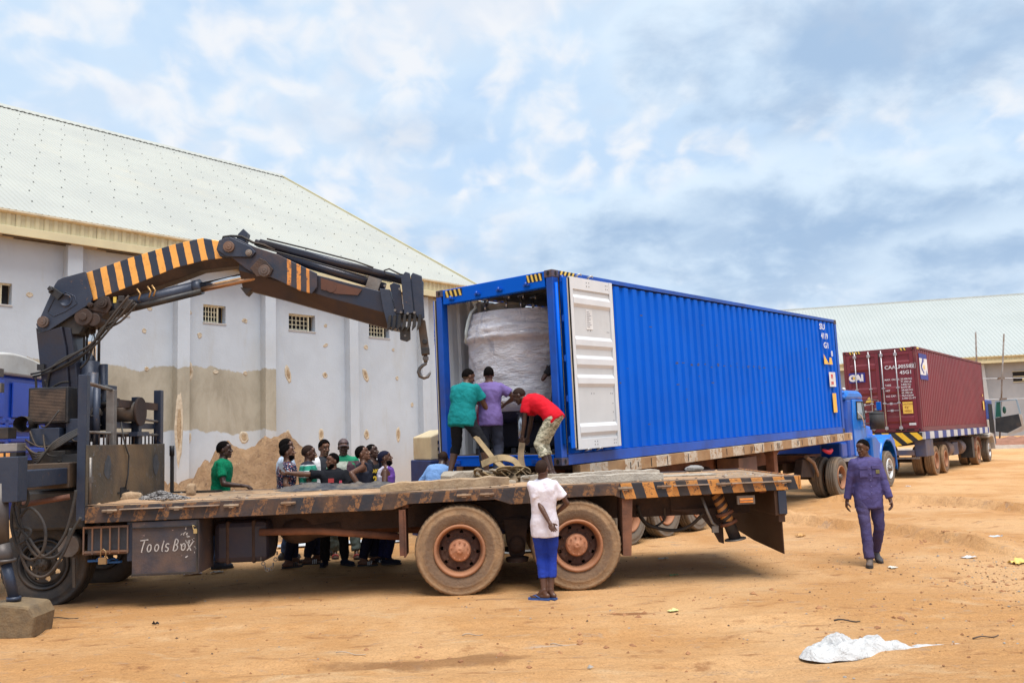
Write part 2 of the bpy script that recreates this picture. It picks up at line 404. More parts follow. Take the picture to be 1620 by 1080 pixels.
def make_ground():
    xs = np.concatenate([[-900, -500, -250, -120, -70, -45], np.arange(-32, -11, 1.2), np.arange(-11, 13, .085), np.arange(13, 40, 1.0), [45, 60, 90, 150, 300, 600, 1200]])
    ys = np.concatenate([[-60, -30, -10, 0, 2, 3.5, 4.5], np.arange(5.2, 12, .06), np.arange(12, 22, .11), np.arange(22, 34, .4), np.arange(34, 60, 1.5), [62, 75, 95, 130, 200, 350, 700, 1500]])
    X, Y = np.meshgrid(xs, ys, indexing='ij'); Z = ground_h(X, Y)
    nx, ny = X.shape; V = np.stack([X, Y, Z], -1).reshape(-1, 3)
    idx = np.arange(nx * ny).reshape(nx, ny)
    F = np.stack([idx[:-1, :-1], idx[1:, :-1], idx[1:, 1:], idx[:-1, 1:]], -1).reshape(-1, 4)
    me = bpy.data.meshes.new('ground'); me.vertices.add(len(V)); me.vertices.foreach_set('co', V.ravel())
    me.loops.add(F.size); me.loops.foreach_set('vertex_index', F.ravel()); me.polygons.add(len(F))
    me.polygons.foreach_set('loop_start', np.arange(0, F.size, 4)); me.polygons.foreach_set('loop_total', np.full(len(F), 4))
    me.update(calc_edges=True); me.polygons.foreach_set('use_smooth', np.ones(len(F), bool))
    k = node_mat('laterite_earth'); nz, ramp, mix, mth = k.nz, k.ramp, k.mix, k.mth
    c = mix(ramp(nz(.35, 6, .62, .3), .40, .60), (.70, .42, .205), (.585, .31, .125))
    c = mix(ramp(nz(.9, 7, .68, .5, (1, 2.2, 1), .3), .55, .72, .8), c, (.68, .46, .26))
    c = mix(ramp(nz(1.7, 8, .7, .4, (1, 2.6, 1)), .555, .67, .8), c, (.36, .17, .070))
    c = mix(ramp(nz(3.3, 7, .7, .6, (1, 2.0, 1), -.2), .57, .66, .6), c, (.44, .30, .20))
    c = mix(ramp(nz(6.5, 8, .75, .2, (1, 1.8, 1)), .60, .72, .6), c, (.30, .145, .065))
    c = mix(ramp(nz(11, 6, .7, 0, (1, 1.6, 1)), .64, .74, .7), c, (.66, .47, .29))
    c = mix(ramp(nz(22, 8, .8, .3, (1, 1.5, 1)), .54, .70, .65), c, (.34, .165, .07))
    c = mix(ramp(nz(48, 4, .7), .40, .75, .7), c, mix(.55, c, (.24, .11, .045)))
    # damp, oil-stained strip under the lorry, partly its painted-in shade, and scraped patches
    sx, sy, sz = k.xyz()
    def blob(cx, cy, rx, ry, soft, colr, amt, base):
        d = mth('SQRT', mth('ADD', mth('POWER', mth('ABSOLUTE', mth('DIVIDE', mth('SUBTRACT', sx, cx), rx)), 2.), mth('POWER', mth('ABSOLUTE', mth('DIVIDE', mth('SUBTRACT', sy, cy), ry)), 2.)))
        d = mth('ADD', d, mth('MULTIPLY', mth('SUBTRACT', nz(2.6, 6, .7), .5), 1.6))
        return mix(mth('MULTIPLY', mth('SUBTRACT', 1.0, ramp(d, .5, .5 + soft)), amt), base, colr)
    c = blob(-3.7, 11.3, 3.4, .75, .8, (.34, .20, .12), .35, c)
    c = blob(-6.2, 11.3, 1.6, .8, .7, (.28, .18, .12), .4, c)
    c = blob(2.72, 8.42, .42, .16, .35, (.27, .115, .045), .9, c)
    c = blob(-.9, 7.5, 1.1, .2, .5, (.25, .12, .05), .7, c)
    c = blob(1.15, 9.2, .34, .10, .4, (.26, .11, .045), .85, c)
    c = blob(-.35, 10.2, .4, .06, .5, (.25, .15, .09), .6, c)
    c = blob(.3, 7.9, .35, .10, .5, (.55, .47, .40), .5, c)
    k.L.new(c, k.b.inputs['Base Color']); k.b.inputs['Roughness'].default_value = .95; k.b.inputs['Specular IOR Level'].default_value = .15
    hgt = mth('ADD', mth('MULTIPLY', nz(9, 8, .72, .3, (1, 1.7, 1)), 1.0), mth('MULTIPLY', nz(55, 4, .7), .35))
    k.bump(hgt, 1.0, .055)
    me.materials.append(k.mt)
    o = bpy.data.objects.new('ground', me); COL.objects.link(o); tag(o, 'orange laterite earth of the yard, worn and rutted', kind='structure')
make_ground()

# loose stones and crumbs of earth
def make_gravel():
    mb = MB(); rnd = random.Random(3)
    for i in range(2600):
        if rnd.random() < .6: x = rnd.uniform(-6, 8); y = rnd.uniform(6.2, 14)
        else: x = rnd.uniform(3, 9); y = rnd.uniform(7, 13)
        if rnd.random() < .25: x = rnd.gauss(6.0, .7); y = rnd.gauss(9.8, 1.0)
        r = .004 + .011 * rnd.random() ** 2.5
        if i % 40 == 0: r *= 2.0
        z = GH(x, y); a = rnd.uniform(0, 3.1)
        T = Matrix.Translation((x, y, z + r * .3)) @ Matrix.Rotation(a, 4, 'Z') @ Matrix.Rotation(rnd.uniform(-.4, .4), 4, 'X')
        P = [T @ Vector((r * rnd.uniform(.8, 1.5) * u, r * rnd.uniform(.7, 1.2) * v, 0)) for u, v in ((1, 0), (.3, 1), (-.8, .6), (-.9, -.6), (.4, -1))]
        t = T @ Vector((rnd.uniform(-.3, .3) * r, rnd.uniform(-.3, .3) * r, r * rnd.uniform(.6, 1)))
        mb.mi = rnd.choice((0, 0, 0, 1, 2))
        mb.add(P + [t], [(j, (j + 1) % 5, 5) for j in range(5)])
    o = mb.obj('gravel', [M('crumb_earth', (.30, .14, .06), .95), M('crumb_grey', (.30, .27, .24), .9), M('crumb_dark', (.12, .07, .045), .95)], fix=False)
    tag(o, 'loose stones and crumbs of earth on the yard', kind='stuff')
make_gravel()

# ================================================================ left warehouse
def frame_empty(name, label, cat, o, yaw, pit=0, **k):
    return thing(name, label, cat, o, (0, -pit, yaw), **k)
def limewash(name, band):
    k = node_mat(name); nz, ramp, mix, mth = k.nz, k.ramp, k.mix, k.mth; sx, sy, sz = k.xyz()
    c = mix(ramp(nz(.5, 6, .65), .35, .7), (.445, .505, .575), (.395, .445, .505))
    c = mix(ramp(nz(1.1, 7, .7, 0, (1, 1, .25)), .52, .75, .55), c, (.37, .40, .42))
    c = mix(ramp(nz(.22, 4, .6), .5, .7, .6), c, (.42, .44, .445))
    c = mix(ramp(nz(1.6, 8, .75, .2, (1, 1, .12)), .56, .70, .45), c, (.37, .375, .36))
    c = mix(mth('MULTIPLY', mth('SUBTRACT', 1.0, ramp(mth('ADD', sz, mth('MULTIPLY', nz(1.1, 6, .7), 1.6)), .9, 3.2)), .45), c, (.42, .36, .29))
    if band:
        z = mth('ADD', sz, mth('MULTIPLY', mth('SUBTRACT', nz(1.6, 6, .65, 0, (1, 1, .6)), .5), .55))
        z = mth('ADD', z, mth('MULTIPLY', mth('SUBTRACT', nz(.28, 2, .5, 0, (1, 1, .01)), .5), 1.3))
        lo = ramp(z, 2.40, 2.46); hi = mth('SUBTRACT', 1.0, ramp(z, 4.72, 4.78)); rt = mth('SUBTRACT', 1.0, ramp(sx, -11.62, -11.58))
        msk = mth('MULTIPLY', mth('MULTIPLY', lo, hi), rt)
        cem = mix(ramp(nz(.9, 8, .7, .3, (1, 1, .5)), .35, .68), (.36, .34, .28), (.26, .24, .19))
        cem = mix(ramp(nz(2.2, 6, .7, 0, (1, 1, .2)), .55, .75, .5), cem, (.42, .41, .37))
        c = mix(msk, c, cem)
    k.L.new(c, k.b.inputs['Base Color']); k.b.inputs['Roughness'].default_value = .92
    k.bump(nz(12, 8, .7), .35, .02); return k.mt
WALLM = limewash('limewashed_wall', True)
CREAM = M('cream_sheet', (.55, .50, .31), .5, 0, (.49, .44, .27), sc=1.2, dust=(.35, .27, .16), dusta=.2)
CREAM2 = M('cream_trim', (.60, .54, .34), .5, 0, (.53, .48, .31), sc=1.2, dust=(.35, .27, .16), dusta=.18)
ROOFM = M('pale_roof_sheet', (.385, .395, .36), .6, .0, (.345, .355, .33), sc=.25, dust=(.48, .44, .34), dusta=.2, dsc=.4)
DARK = M('dark_inside', (.012, .012, .014), .9)
SOFF = M('soffit_stain', (.38, .30, .19), .8, 0, (.20, .15, .10), sc=1.5, dust=(.12, .09, .06), dusta=.3)
ZINC = M('zinc_screw', (.30, .31, .30), .5, .5)
def ribbed(mb, L0, L1, n_per, prof, f):
    """corrugated strip: prof = list of (u fraction, offset) in one rib; f(u, off, end) -> point for end 0 or 1"""
    nrib = max(1, int(round((L1 - L0) / n_per))); per = (L1 - L0) / nrib; us = []
    for i in range(nrib):
        for (a, o_) in prof: us.append((L0 + (i + a) * per, o_))
    us.append((L1, prof[0][1]))
    V = []; F = []
    for (u_, o_) in us: V.append(f(u_, o_, 0)); V.append(f(u_, o_, 1))
    for i in range(len(us) - 1): F.append((2 * i, 2 * i + 2, 2 * i + 3, 2 * i + 1))
    mb.add(V, F)
def left_warehouse():
    t = frame_empty('warehouse', 'long whitewashed warehouse with pilasters, small barred windows and cream roof behind the crane', 'warehouse', (-2.05, 42.1, 0), R_(50.5))
    L0, L1 = -36.0, 0.0; H = 8.72; wins = [(-29.9, -28.8), (-26.1, -25.0), (-22.2, -21.06), (-18.55, -17.35), (-14.6, -13.68), (-10.85, -9.55), (-6.65, -5.45), (-2.6, -1.4)]
    zb, zt = 6.46, 7.12
    mb = MB(); mb.box(L0, L1, 0, .25, -.3, zb); mb.box(L0, L1, 0, .25, zt, H)
    e = L0
    for a, b_ in wins: mb.box(e, a, 0, .25, zb, zt); e = b_
    mb.box(e, L1, 0, .25, zb, zt)
    mb.box(L1 - .25, L1, .25, 32, -.3, H)
    mb.obj('wall', WALLM, t)
    mb = MB(); mb.prism([(.25, H), (32, H), (16.3, 18.6)], (L1 - .22, L1 - .05), plane='yz'); mb.obj('gable', CREAM, t)
    for c in (-31.2, -27.2, -23.3, -19.32, -15.54, -11.93, -7.78, -3.52, -.26):
        mb = MB(); mb.box(c - .235, c + .235, -.34, -.002, -.3, H - .02); mb.obj('pilaster', WALLM, t)
    for a, b_ in wins:
        w = part_empty('window', t, (a, 0, zb))
        W = b_ - a; Hh = zt - zb
        m1 = MB(); m1.box(.01, W - .01, .27, .30, .01, Hh - .01); m1.obj('opening', DARK, w)
        m2 = MB()
        for x in np.linspace(.04, W - .30, 6): m2.box(x - .012, x + .012, .10, .125, .02, Hh - .02)
        for z in np.linspace(.05, Hh - .07, 4): m2.box(.02, W - .28, .126, .145, z - .012, z + .012)
        m2.box(W - .30, W - .26, .08, .16, .0, Hh); m2.box(0, W, .09, .13, Hh - .05, Hh - .001)
        m2.obj('grille', M('grille_cream', (.62, .58, .42), .5, dust=(.2, .15, .1), dusta=.2), w)
        m3 = MB(); m3.box(-.02, W + .02, -.03, .0, -.05, -.004); m3.obj('sill', WALLM, w)
    # fascia of vertical ribbed sheets under the gutter, each sheet a part
    n = 44; L = (L1 + .15 - L0) / n; base = None
    for i in range(n):
        if base is None:
            mb = MB(); ribbed(mb, .004, L - .004, L / 3, [(0, 0), (.12, -.035), (.5, -.035), (.62, 0)], lambda u, o_, e_: (u, o_, .28 + e_ * .42)); base = mb.mesh('fascia_sheet', CREAM)
        link_mesh('fascia_sheet', base, t, (L0 + i * L, -.52 + (i % 3) * .004, 8.53))
    mb = MB(); mb.box(L0, L1 + .16, -.60, -.50, 8.53, 8.80); mb.obj('lower_trim', CREAM2, t, bevel=.01)
    mb = MB(); mb.prism([(-.66, 9.30), (-.50, 9.30), (-.50, 9.20), (-.58, 9.20), (-.66, 9.24)], (L0, L1 + .2), plane='yz'); mb.obj('gutter', M('gutter_edge', (.60, .54, .40), .4, dust=(.3, .2, .1), dusta=.3), t)
    mb = MB(); mb.box(L0, L1 + .1, -.495, -.003, 8.55, 8.60); mb.obj('soffit', SOFF, t)
    mb = MB()
    x = L0
    while x < -1:
        x2 = x + random.uniform(1, 2.6); mb.box(x, x2, -.42, -.33, 8.520, 8.548); mb.box(x + .4, x2, -.16, -.10, 8.524, 8.547); x = x2 + random.uniform(.1, .9)
    mb.obj('soffit_batten', M('dark_batten', (.06, .045, .03), .8), t)['kind'] = 'stuff'
    # roof slopes
    RW_, RZ = 16.3, 18.95; ez = 9.30; ey = -.62
    sl = (RZ - ez) / (RW_ - ey); nrm = Vector((0, -sl, 1)).normalized()
    mb = MB(); prof = [(0, 0), (.12, .020), (.34, .020), (.46, 0)]
    ribbed(mb, L0 - .3, L1 + .2, .19, prof, lambda u, o_, e_: (u, (ey if e_ == 0 else RW_) + nrm.y * o_, (ez if e_ == 0 else RZ) + nrm.z * o_))
    mb.obj('roof', ROOFM, t, fix=False)
    mb = MB(); ribbed(mb, L0 - .3, L1 + .2, .19, prof, lambda u, o_, e_: (u, (33.2 if e_ == 0 else RW_), (ez if e_ == 0 else RZ) + o_)); mb.obj('roof', ROOFM, t, fix=False)
    mb = MB(); rnd = random.Random(5)
    for r_ in range(1, 14):
        f = r_ / 14
        for i in range(0, 37):
            x = L0 + .2 + i * .99 + (.495 if r_ % 2 else 0) + rnd.uniform(-.03, .03); y = ey + (RW_ - ey) * f; z = ez + (RZ - ez) * f
            x += rnd.uniform(-.12, .12); mb.box(x - .016, x + .016, y - .022, y + .022, z + .012, z + .045)
    o = mb.obj('roof_screw', ZINC, t); o['kind'] = 'stuff'
    mb = MB(); mb.prism([(RW_ - .45, RZ - .20), (RW_, RZ + .13), (RW_ + .45, RZ - .2), (RW_, RZ + .06)], (L0 - .3, L1 + .22), plane='yz'); mb.obj('ridge_cap', ROOFM, t)
    mb = MB(); x = L0
    while x < L1: mb.box(x, x + .17, RW_ - .42, RW_ - .36, RZ - .215, RZ - .155); x += .33
    o = mb.obj('ridge_closure', M('closure_foam', (.05, .05, .05), .9), t); o['kind'] = 'stuff'
    mb = MB(); mb.bar((L1 + .22, ey, ez - .02), (L1 + .22, RW_, RZ), .05, .22); mb.obj('verge_trim', CREAM2, t)
    # patches where the plaster has been hacked off (position along the wall, height, width, height, tilt)
    PB = M('plaster_brown', (.40, .31, .20), .95, 0, (.22, .15, .09), sc=9, bump=.6); PL = M('plaster_pale', (.52, .46, .36), .95, 0, (.38, .32, .24), sc=6, bump=.5)
    rnd = random.Random(11)
    def patch(s_, z_, w_, h_, tilt, pale):
        mb = MB(); n_ = 16; V = []; c, sn = math.cos(tilt), math.sin(tilt)
        for ring, (q, d) in enumerate(((1.0, -.003), (.80, -.022), (.55, -.014))):
            for j in range(n_):
                a = 2 * math.pi * j / n_; rr = q * (1 + .28 * mnoise.noise(Vector((math.cos(a) * 1.7 + s_, math.sin(a) * 1.7, z_))))
                x, z = w_ / 2 * rr * math.cos(a), h_ / 2 * rr * math.sin(a); V.append((s_ + x * c - z * sn, d, z_ + x * sn + z * c))
        F = [(r_ * n_ + j, r_ * n_ + (j + 1) % n_, (r_ + 1) * n_ + (j + 1) % n_, (r_ + 1) * n_ + j) for r_ in range(2) for j in range(n_)]
        mb.mi = 1; mb.add(V, F); mb.mi = 0; o_ = len(mb.V); mb.F.append(tuple(o_ - n_ + j for j in range(n_))); mb.S.append(False); mb.M.append(0)
        return mb
    WORG = Vector((-2.05, 42.1, 0)); yw = R_(50.5); WA = Vector((math.cos(yw), math.sin(yw), 0)); WB = Vector((-math.sin(yw), math.cos(yw), 0))
    def wp(px, py):
        d = ray(px, py); c0 = Vector((0, 0, CH)); tt = (WORG - c0).dot(WB) / d.dot(WB); p = c0 + d * tt - WORG; return p.dot(WA), p.z
    for (px, py, w_, h_, ti, pale) in [(299, 587, 16, 34, .1, 0), (341, 588, 9, 7, 0, 1), (388, 590, 7, 8, 0, 1), (298, 693, 11, 22, -.1, 0), (386, 692, 16, 24, .2, 0), (456, 592, 10, 34, .25, 0), (514, 593, 8, 11, 0, 0), (578, 593, 9, 25, .45, 0), (628, 598, 6, 7, 0, 1),
          (508, 687, 9, 22, 0, 0), (455, 688, 10, 18, 0, 0), (580, 687, 9, 18, 0, 0), (630, 687, 8, 26, 0, 0), (677, 683, 5, 8, 0, 1), (579, 549, 7, 9, 0, 1), (622, 553, 5, 5, 0, 1), (515, 515, 6, 6, 0, 1), (563, 520, 7, 7, 0, 1), (515, 546, 10, 6, .4, 1),
          (47, 466, 12, 9, 0, 1), (299, 494, 10, 9, 0, 1), (387, 507, 10, 8, 0, 1), (316, 530, 8, 11, 0, 1), (237, 488, 9, 7, 0, 1), (228, 523, 8, 9, 0, 1), (232, 583, 8, 8, 0, 0), (44, 572, 12, 9, 0, 0), (388, 508, 8, 7, 0, 1), (677, 602, 5, 22, 0, 0), (652, 640, 5, 8, 0, 1)]:
        s_, z_ = wp(px, py); s2, _ = wp(px + w_, py); _, z2 = wp(px, py + h_)
        if any(abs(s_ - c) < .3 for c in (-23.3, -19.32, -15.54, -11.93, -7.78, -3.52)): off = -.342
        else: off = 0
        mb = patch(s_, z_, abs(s2 - s_) * .9, abs(z2 - z_) * .9, ti, pale); mb.obj('plaster_patch', [PL if pale else PB, PL], t, (0, off, 0), fix=False)
    # tall hacked seam beside the second visible pilaster
    s_, z_ = wp(272, 668)
    mb = patch(-15.70, z_ - .2, .30, 2.6, .0, 0); mb.obj('plaster_patch', [PB, PL], t, (0, -.342, 0), fix=False)
left_warehouse()

def right_warehouse():
    t = frame_empty('distant_warehouse', 'grey walled warehouse with pale ribbed roof far behind the red container', 'warehouse', (55.3, 95.2, 0), R_(-15))
    G = M('grey_render', (.34, .36, .39), .9, 0, (.29, .31, .34), sc=.4, bump=.2); G2 = M('pale_column', (.44, .46, .48), .9, 0, (.38, .40, .42), sc=.5)
    RF = M('far_roof_sheet', (.37, .40, .385), .55, 0, (.34, .37, .355), sc=.12)
    L0, L1 = -42., 34.
    mb = MB(); mb.box(L0, L1, 0, .3, -.5, 8.2); mb.obj('wall', G, t)
    for c in (-38, -32, -26, -20.4, -14.4, -8.4, -2.6, 3.4, 9.4, 15.4):
        mb = MB(); mb.prism([(c - .45, 0), (c + .75, 0), (c + .42, 8.1), (c - .42, 8.1)], (-.55, -.003), plane='xz'); mb.obj('column', G2, t)
    for x0 in (-28.5, -16.5, -5.5, .75, 6.8):
        w = part_empty('window', t, (x0, 0, 6.0))
        m1 = MB(); m1.box(0, 2.2, -.05, -.004, 0, 1.1); m1.obj('opening', DARK, w)
        m2 = MB(); m2.box(-.06, 2.26, -.10, -.055, -.06, 0); m2.box(-.06, 2.26, -.10, -.055, 1.1, 1.16); m2.box(0, 2.2, -.10, -.06, .52, .60); m2.box(.9, 2.15, -.09, -.056, .08, .42); m2.obj('frame', CREAM2, w)
    mb = MB(); mb.box(L0, L1, -1.0, -.6, 8.15, 8.45); mb.obj('lower_trim', CREAM2, t)
    n = 38; L = (L1 - L0) / n; base = None
    for i in range(n):
        if base is None:
            mb = MB(); ribbed(mb, .01, L - .01, L / 4, [(0, 0), (.15, -.05), (.5, -.05), (.65, 0)], lambda u, o_, e_: (u, o_, e_ * .36)); base = mb.mesh('fascia_sheet', CREAM)
        link_mesh('fascia_sheet', base, t, (L0 + i * L, -.9, 8.455))
    mb = MB(); mb.box(L0, L1, -1.10, -.85, 8.82, 8.93); mb.obj('gutter', CREAM2, t)
    mb = MB(); ribbed(mb, L0, L1, .42, [(0, 0), (.12, .035), (.3, .035), (.42, 0)], lambda u, o_, e_: (u, (-1.1 if e_ == 0 else 20) - o_ * .4, (8.93 if e_ == 0 else 18.4) + o_)); mb.obj('roof', RF, t, fix=False)
    mb = MB(); mb.prism([(19.6, 18.2), (20, 18.55), (20.4, 18.2), (20, 18.45)], (L0, L1), plane='yz'); mb.obj('ridge_cap', M('ridge_grey', (.25, .26, .24), .6), t)  # ridge cap in a darker grey than the roof sheets
    mb = MB(); mb.box(L0, L0 + .3, .3, 40, -.5, 8.2); mb.box(L0, L1, 39.7, 40, -.5, 8.2); mb.obj('rear_wall', G, t)
    mb = MB(); ribbed(mb, L0, L1, .42, [(0, 0), (.12, .035), (.3, .035), (.42, 0)], lambda u, o_, e_: (u, (41 if e_ == 0 else 20), (8.93 if e_ == 0 else 18.4) + o_)); mb.obj('roof', RF, t, fix=False)
right_warehouse()

# kerb and mound in the distance
mb = MB(); mb.box(-12, 14, -.12, .12, -.05, .22)
o = mb.obj('kerb', M('pale_kerb', (.62, .60, .56), .8, dust=DUST, dusta=.2), None, (33.5, 54.5, 0), (0, 0, R_(-8))); tag(o, 'pale concrete kerb across the far yard', kind='structure')
def mound(name, cx, cy, rx, ry, h, seed, mt, nu=70, nv=60, rough=.12, fs=1.2, sharp=1.4):
    def fn(u, v):
        x = (u * 2 - 1) * 1.35; y = (v * 2 - 1) * 1.35
        X, Y = cx + x * rx, cy + y * ry; r = math.hypot(x, y) + .18 * mnoise.noise(Vector((X * .8, Y * .8, seed)))
        z = h * (1 - min(1, max(0, r)) ** 1.25)
        if r < 1.02: z += rough * mnoise.fractal(Vector((X * fs, Y * fs, seed)), .7, 2.1, 6) * min(1, (1.05 - r) * 5)
        return (X, Y, z if z > -.0 and r < 1.03 else min(z, -.12) - .03)
    mb = MB(); mb.grid(fn, nu, nv); return mb.obj(name, mt, fix=False)
def sand_mat():
    k = node_mat('heaped_earth'); nz, ramp, mix = k.nz, k.ramp, k.mix
    c = mix(ramp(nz(1.5, 8, .7), .35, .65), (.40, .245, .13), (.29, .165, .085)); c = mix(ramp(nz(9, 8, .75), .52, .66, .8), c, (.19, .11, .065)); c = mix(ramp(nz(14, 5, .7), .6, .7, .7), c, (.50, .36, .23))
    k.L.new(c, k.b.inputs['Base Color']); k.b.inputs['Roughness'].default_value = .95; k.bump(nz(7, 10, .78), 1.0, .12); return k.mt
SANDM = sand_mat()
o = mound('earth_heap', -5.35, 18.4, 3.9, 2.4, 2.05, 2.2, SANDM, 150, 100, .34, 2.2)
tag(o, 'tall heap of dug brown earth between the warehouse and the onlookers', 'earth heap', kind='stuff')
o = mound('earth_heap', -.9, 22.5, 2.8, 2.2, .9, 5.1, SANDM, 70, 60, .2, 1.5)
tag(o, 'lower heap of brown earth beside the warehouse foot, right of the onlookers', 'earth heap', kind='stuff')
o = mound('soil_bank', 36, 58.5, 9, 2.6, .75, 8.8, M('red_soil', (.30, .14, .09), .95, 0, (.22, .10, .06), bump=.6), 90, 24, .25, .8)
tag(o, 'reddish soil bank beyond the far kerb', kind='structure')

# scaffold poles and wires beyond the red container
t = thing('scaffold', 'thin rusty scaffold poles joined by long wires in front of the distant warehouse', 'scaffold', (34.3, 60, 0))
PM = M('pole_rust', (.22, .20, .19), .7, 0, (.13, .08, .05))
for (x0, z0, x1, z1) in ((-.35, 0, .75, 7.9), (-1.75, 0, -1.25, 8.1)):
    mb = MB(); mb.cyl((x0, 0, z0), (x1, 0, z1), .055, 8); mb.obj('pole', PM, t)
for z in (4.75, 3.28):
    mb = MB(); mb.tube([(-3.2, 0, z + .05), (-1.5, 0, z + .02), (.3, 0, z), (3.2, .2, z - .03), (9, .5, z + .1)], .03, 6); mb.obj('wire', M('pale_wire', (.5, .52, .55), .5), t)
    mb = MB(); mb.box(.0, .45, -.1, .1, z - .08, z + .08); mb.obj('clamp', PM, t)
# ================================================================ wheels
def tyre_mb(R=.55, W=.29, rim=.29, n=96, lugs=True, side=1):
    """tyre in the xz plane, axle along y; the outer face is at y=-W/2"""
    mb = MB(); h = W / 2; k = R - rim
    prof = [(-h * .55, rim), (-h * .80, rim + .02 * k), (-h * .93, rim + .16 * k), (-h * .985, rim + .30 * k), (-h * 1.0, rim + .34 * k), (-h * 1.03, rim + .50 * k), (-h * 1.035, rim + .56 * k), (-h * 1.015, rim + .575 * k), (-h * 1.02, rim + .70 * k), (-h * .98, rim + .80 * k), (-h * .995, rim + .81 * k), (-h * .95, rim + .90 * k),
            (-h * .86, R - .012), (-h * .70, R - .002), (-h * .42, R), (-h * .40, R - .012), (-h * .34, R - .012), (-h * .32, R), (-h * .04, R + .002), (-h * .03, R - .012), (h * .03, R - .012), (h * .04, R + .002), (h * .32, R), (h * .34, R - .012), (h * .40, R - .012), (h * .42, R), (h * .7, R - .002), (h * .86, R - .012), (h, rim + .65 * k), (h * .9, rim + .1 * k), (h * .55, rim)]
    V = []; K = len(prof)
    for i in range(n):
        t = 2 * math.pi * i / n
        for q, (a, r) in enumerate(prof):
            rr = r
            if lugs and q in (12, 13, 14, 17, 22, 25, 26, 27) and i % 2: rr = r - (.010 if q in (12, 13, 26, 27) else .004)
            if lugs and q == 11 and i % 2: a = a + .006
            V.append((rr * math.cos(t), a, rr * math.sin(t)))
    F = [(i * K + q, ((i + 1) % n) * K + q, ((i + 1) % n) * K + q + 1, i * K + q + 1) for i in range(n) for q in range(K - 1)]
    mb.add(V, F, True); return mb
def rim_mb(rim=.30, W=.29, deep=.12, hole=.024, nh=8, hr=.19):
    """well and perforated disc of the rim, seen from -y"""
    mb = MB(); h = W / 2
    mb.lathe([(-h * .55, rim - .001), (-h * .95, rim + .012), (-h * 1.02, rim + .004), (-h * 1.03, rim - .012), (-h * .95, rim - .026), (-h * .6, rim - .030), (-h * .5, rim - .040), (-h + deep, rim - .045), (-h + deep + .02, rim - .05)], n=64)
    mb.lathe([(h * .55, rim - .001), (h * .95, rim + .01), (h * .6, rim - .03), (-h + deep, rim - .04)], n=40)
    mb.mi = 1; n = 96; rings = np.concatenate([[.06], np.linspace(.12, rim - .046, 11)]); y0 = -h + deep
    V = []; F = []
    for i in range(n):
        t = 2 * math.pi * i / n
        for r in rings: V.append((r * math.cos(t), y0 + (.02 if r > rim - .06 else (-.012 if r < .15 else .0)), r * math.sin(t)))
    K = len(rings)
    for i in range(n):
        for q in range(K - 1):
            rm = (rings[q] + rings[q + 1]) / 2; t = 2 * math.pi * (i + .5) / n; hit = False
            for k in range(nh):
                th = 2 * math.pi * (k + .3) / nh; dx = rm * math.cos(t) - hr * math.cos(th); dz = rm * math.sin(t) - hr * math.sin(th)
                if dx * dx + dz * dz < hole * hole: hit = True
            if not hit: F.append((i * K + q, ((i + 1) % n) * K + q, ((i + 1) % n) * K + q + 1, i * K + q + 1))
    mb.add(V, F, True); return mb
def hub_mb(r=.098, y=-.04, proud=.075, nb=10):
    mb = MB(); mb.lathe([(y + .06, r * 1.06), (y - proud * .5, r * 1.04), (y - proud * .6, r * .98), (y - proud, r * .95), (y - proud - .006, r * .86), (y - proud - .004, r * .34), (y - proud - .016, r * .30), (y - proud - .018, r * .12), (y - proud - .010, .001)], n=32)
    for i in range(nb):
        t = 2 * math.pi * i / nb; c = (r * .80 * math.cos(t), y - proud - .006, r * .80 * math.sin(t))
        mb.cyl(c, (c[0], c[1] - .012, c[2]), r * .085, 6)
    return mb
def nuts_mb(rr=.142, y=-.03, nb=10):
    mb = MB()
    for i in range(nb):
        t = 2 * math.pi * (i + .5) / nb; mb.cyl((rr * math.cos(t), y, rr * math.sin(t)), (rr * math.cos(t), y - .03, rr * math.sin(t)), .014, 6)
    return mb
_wm = {}
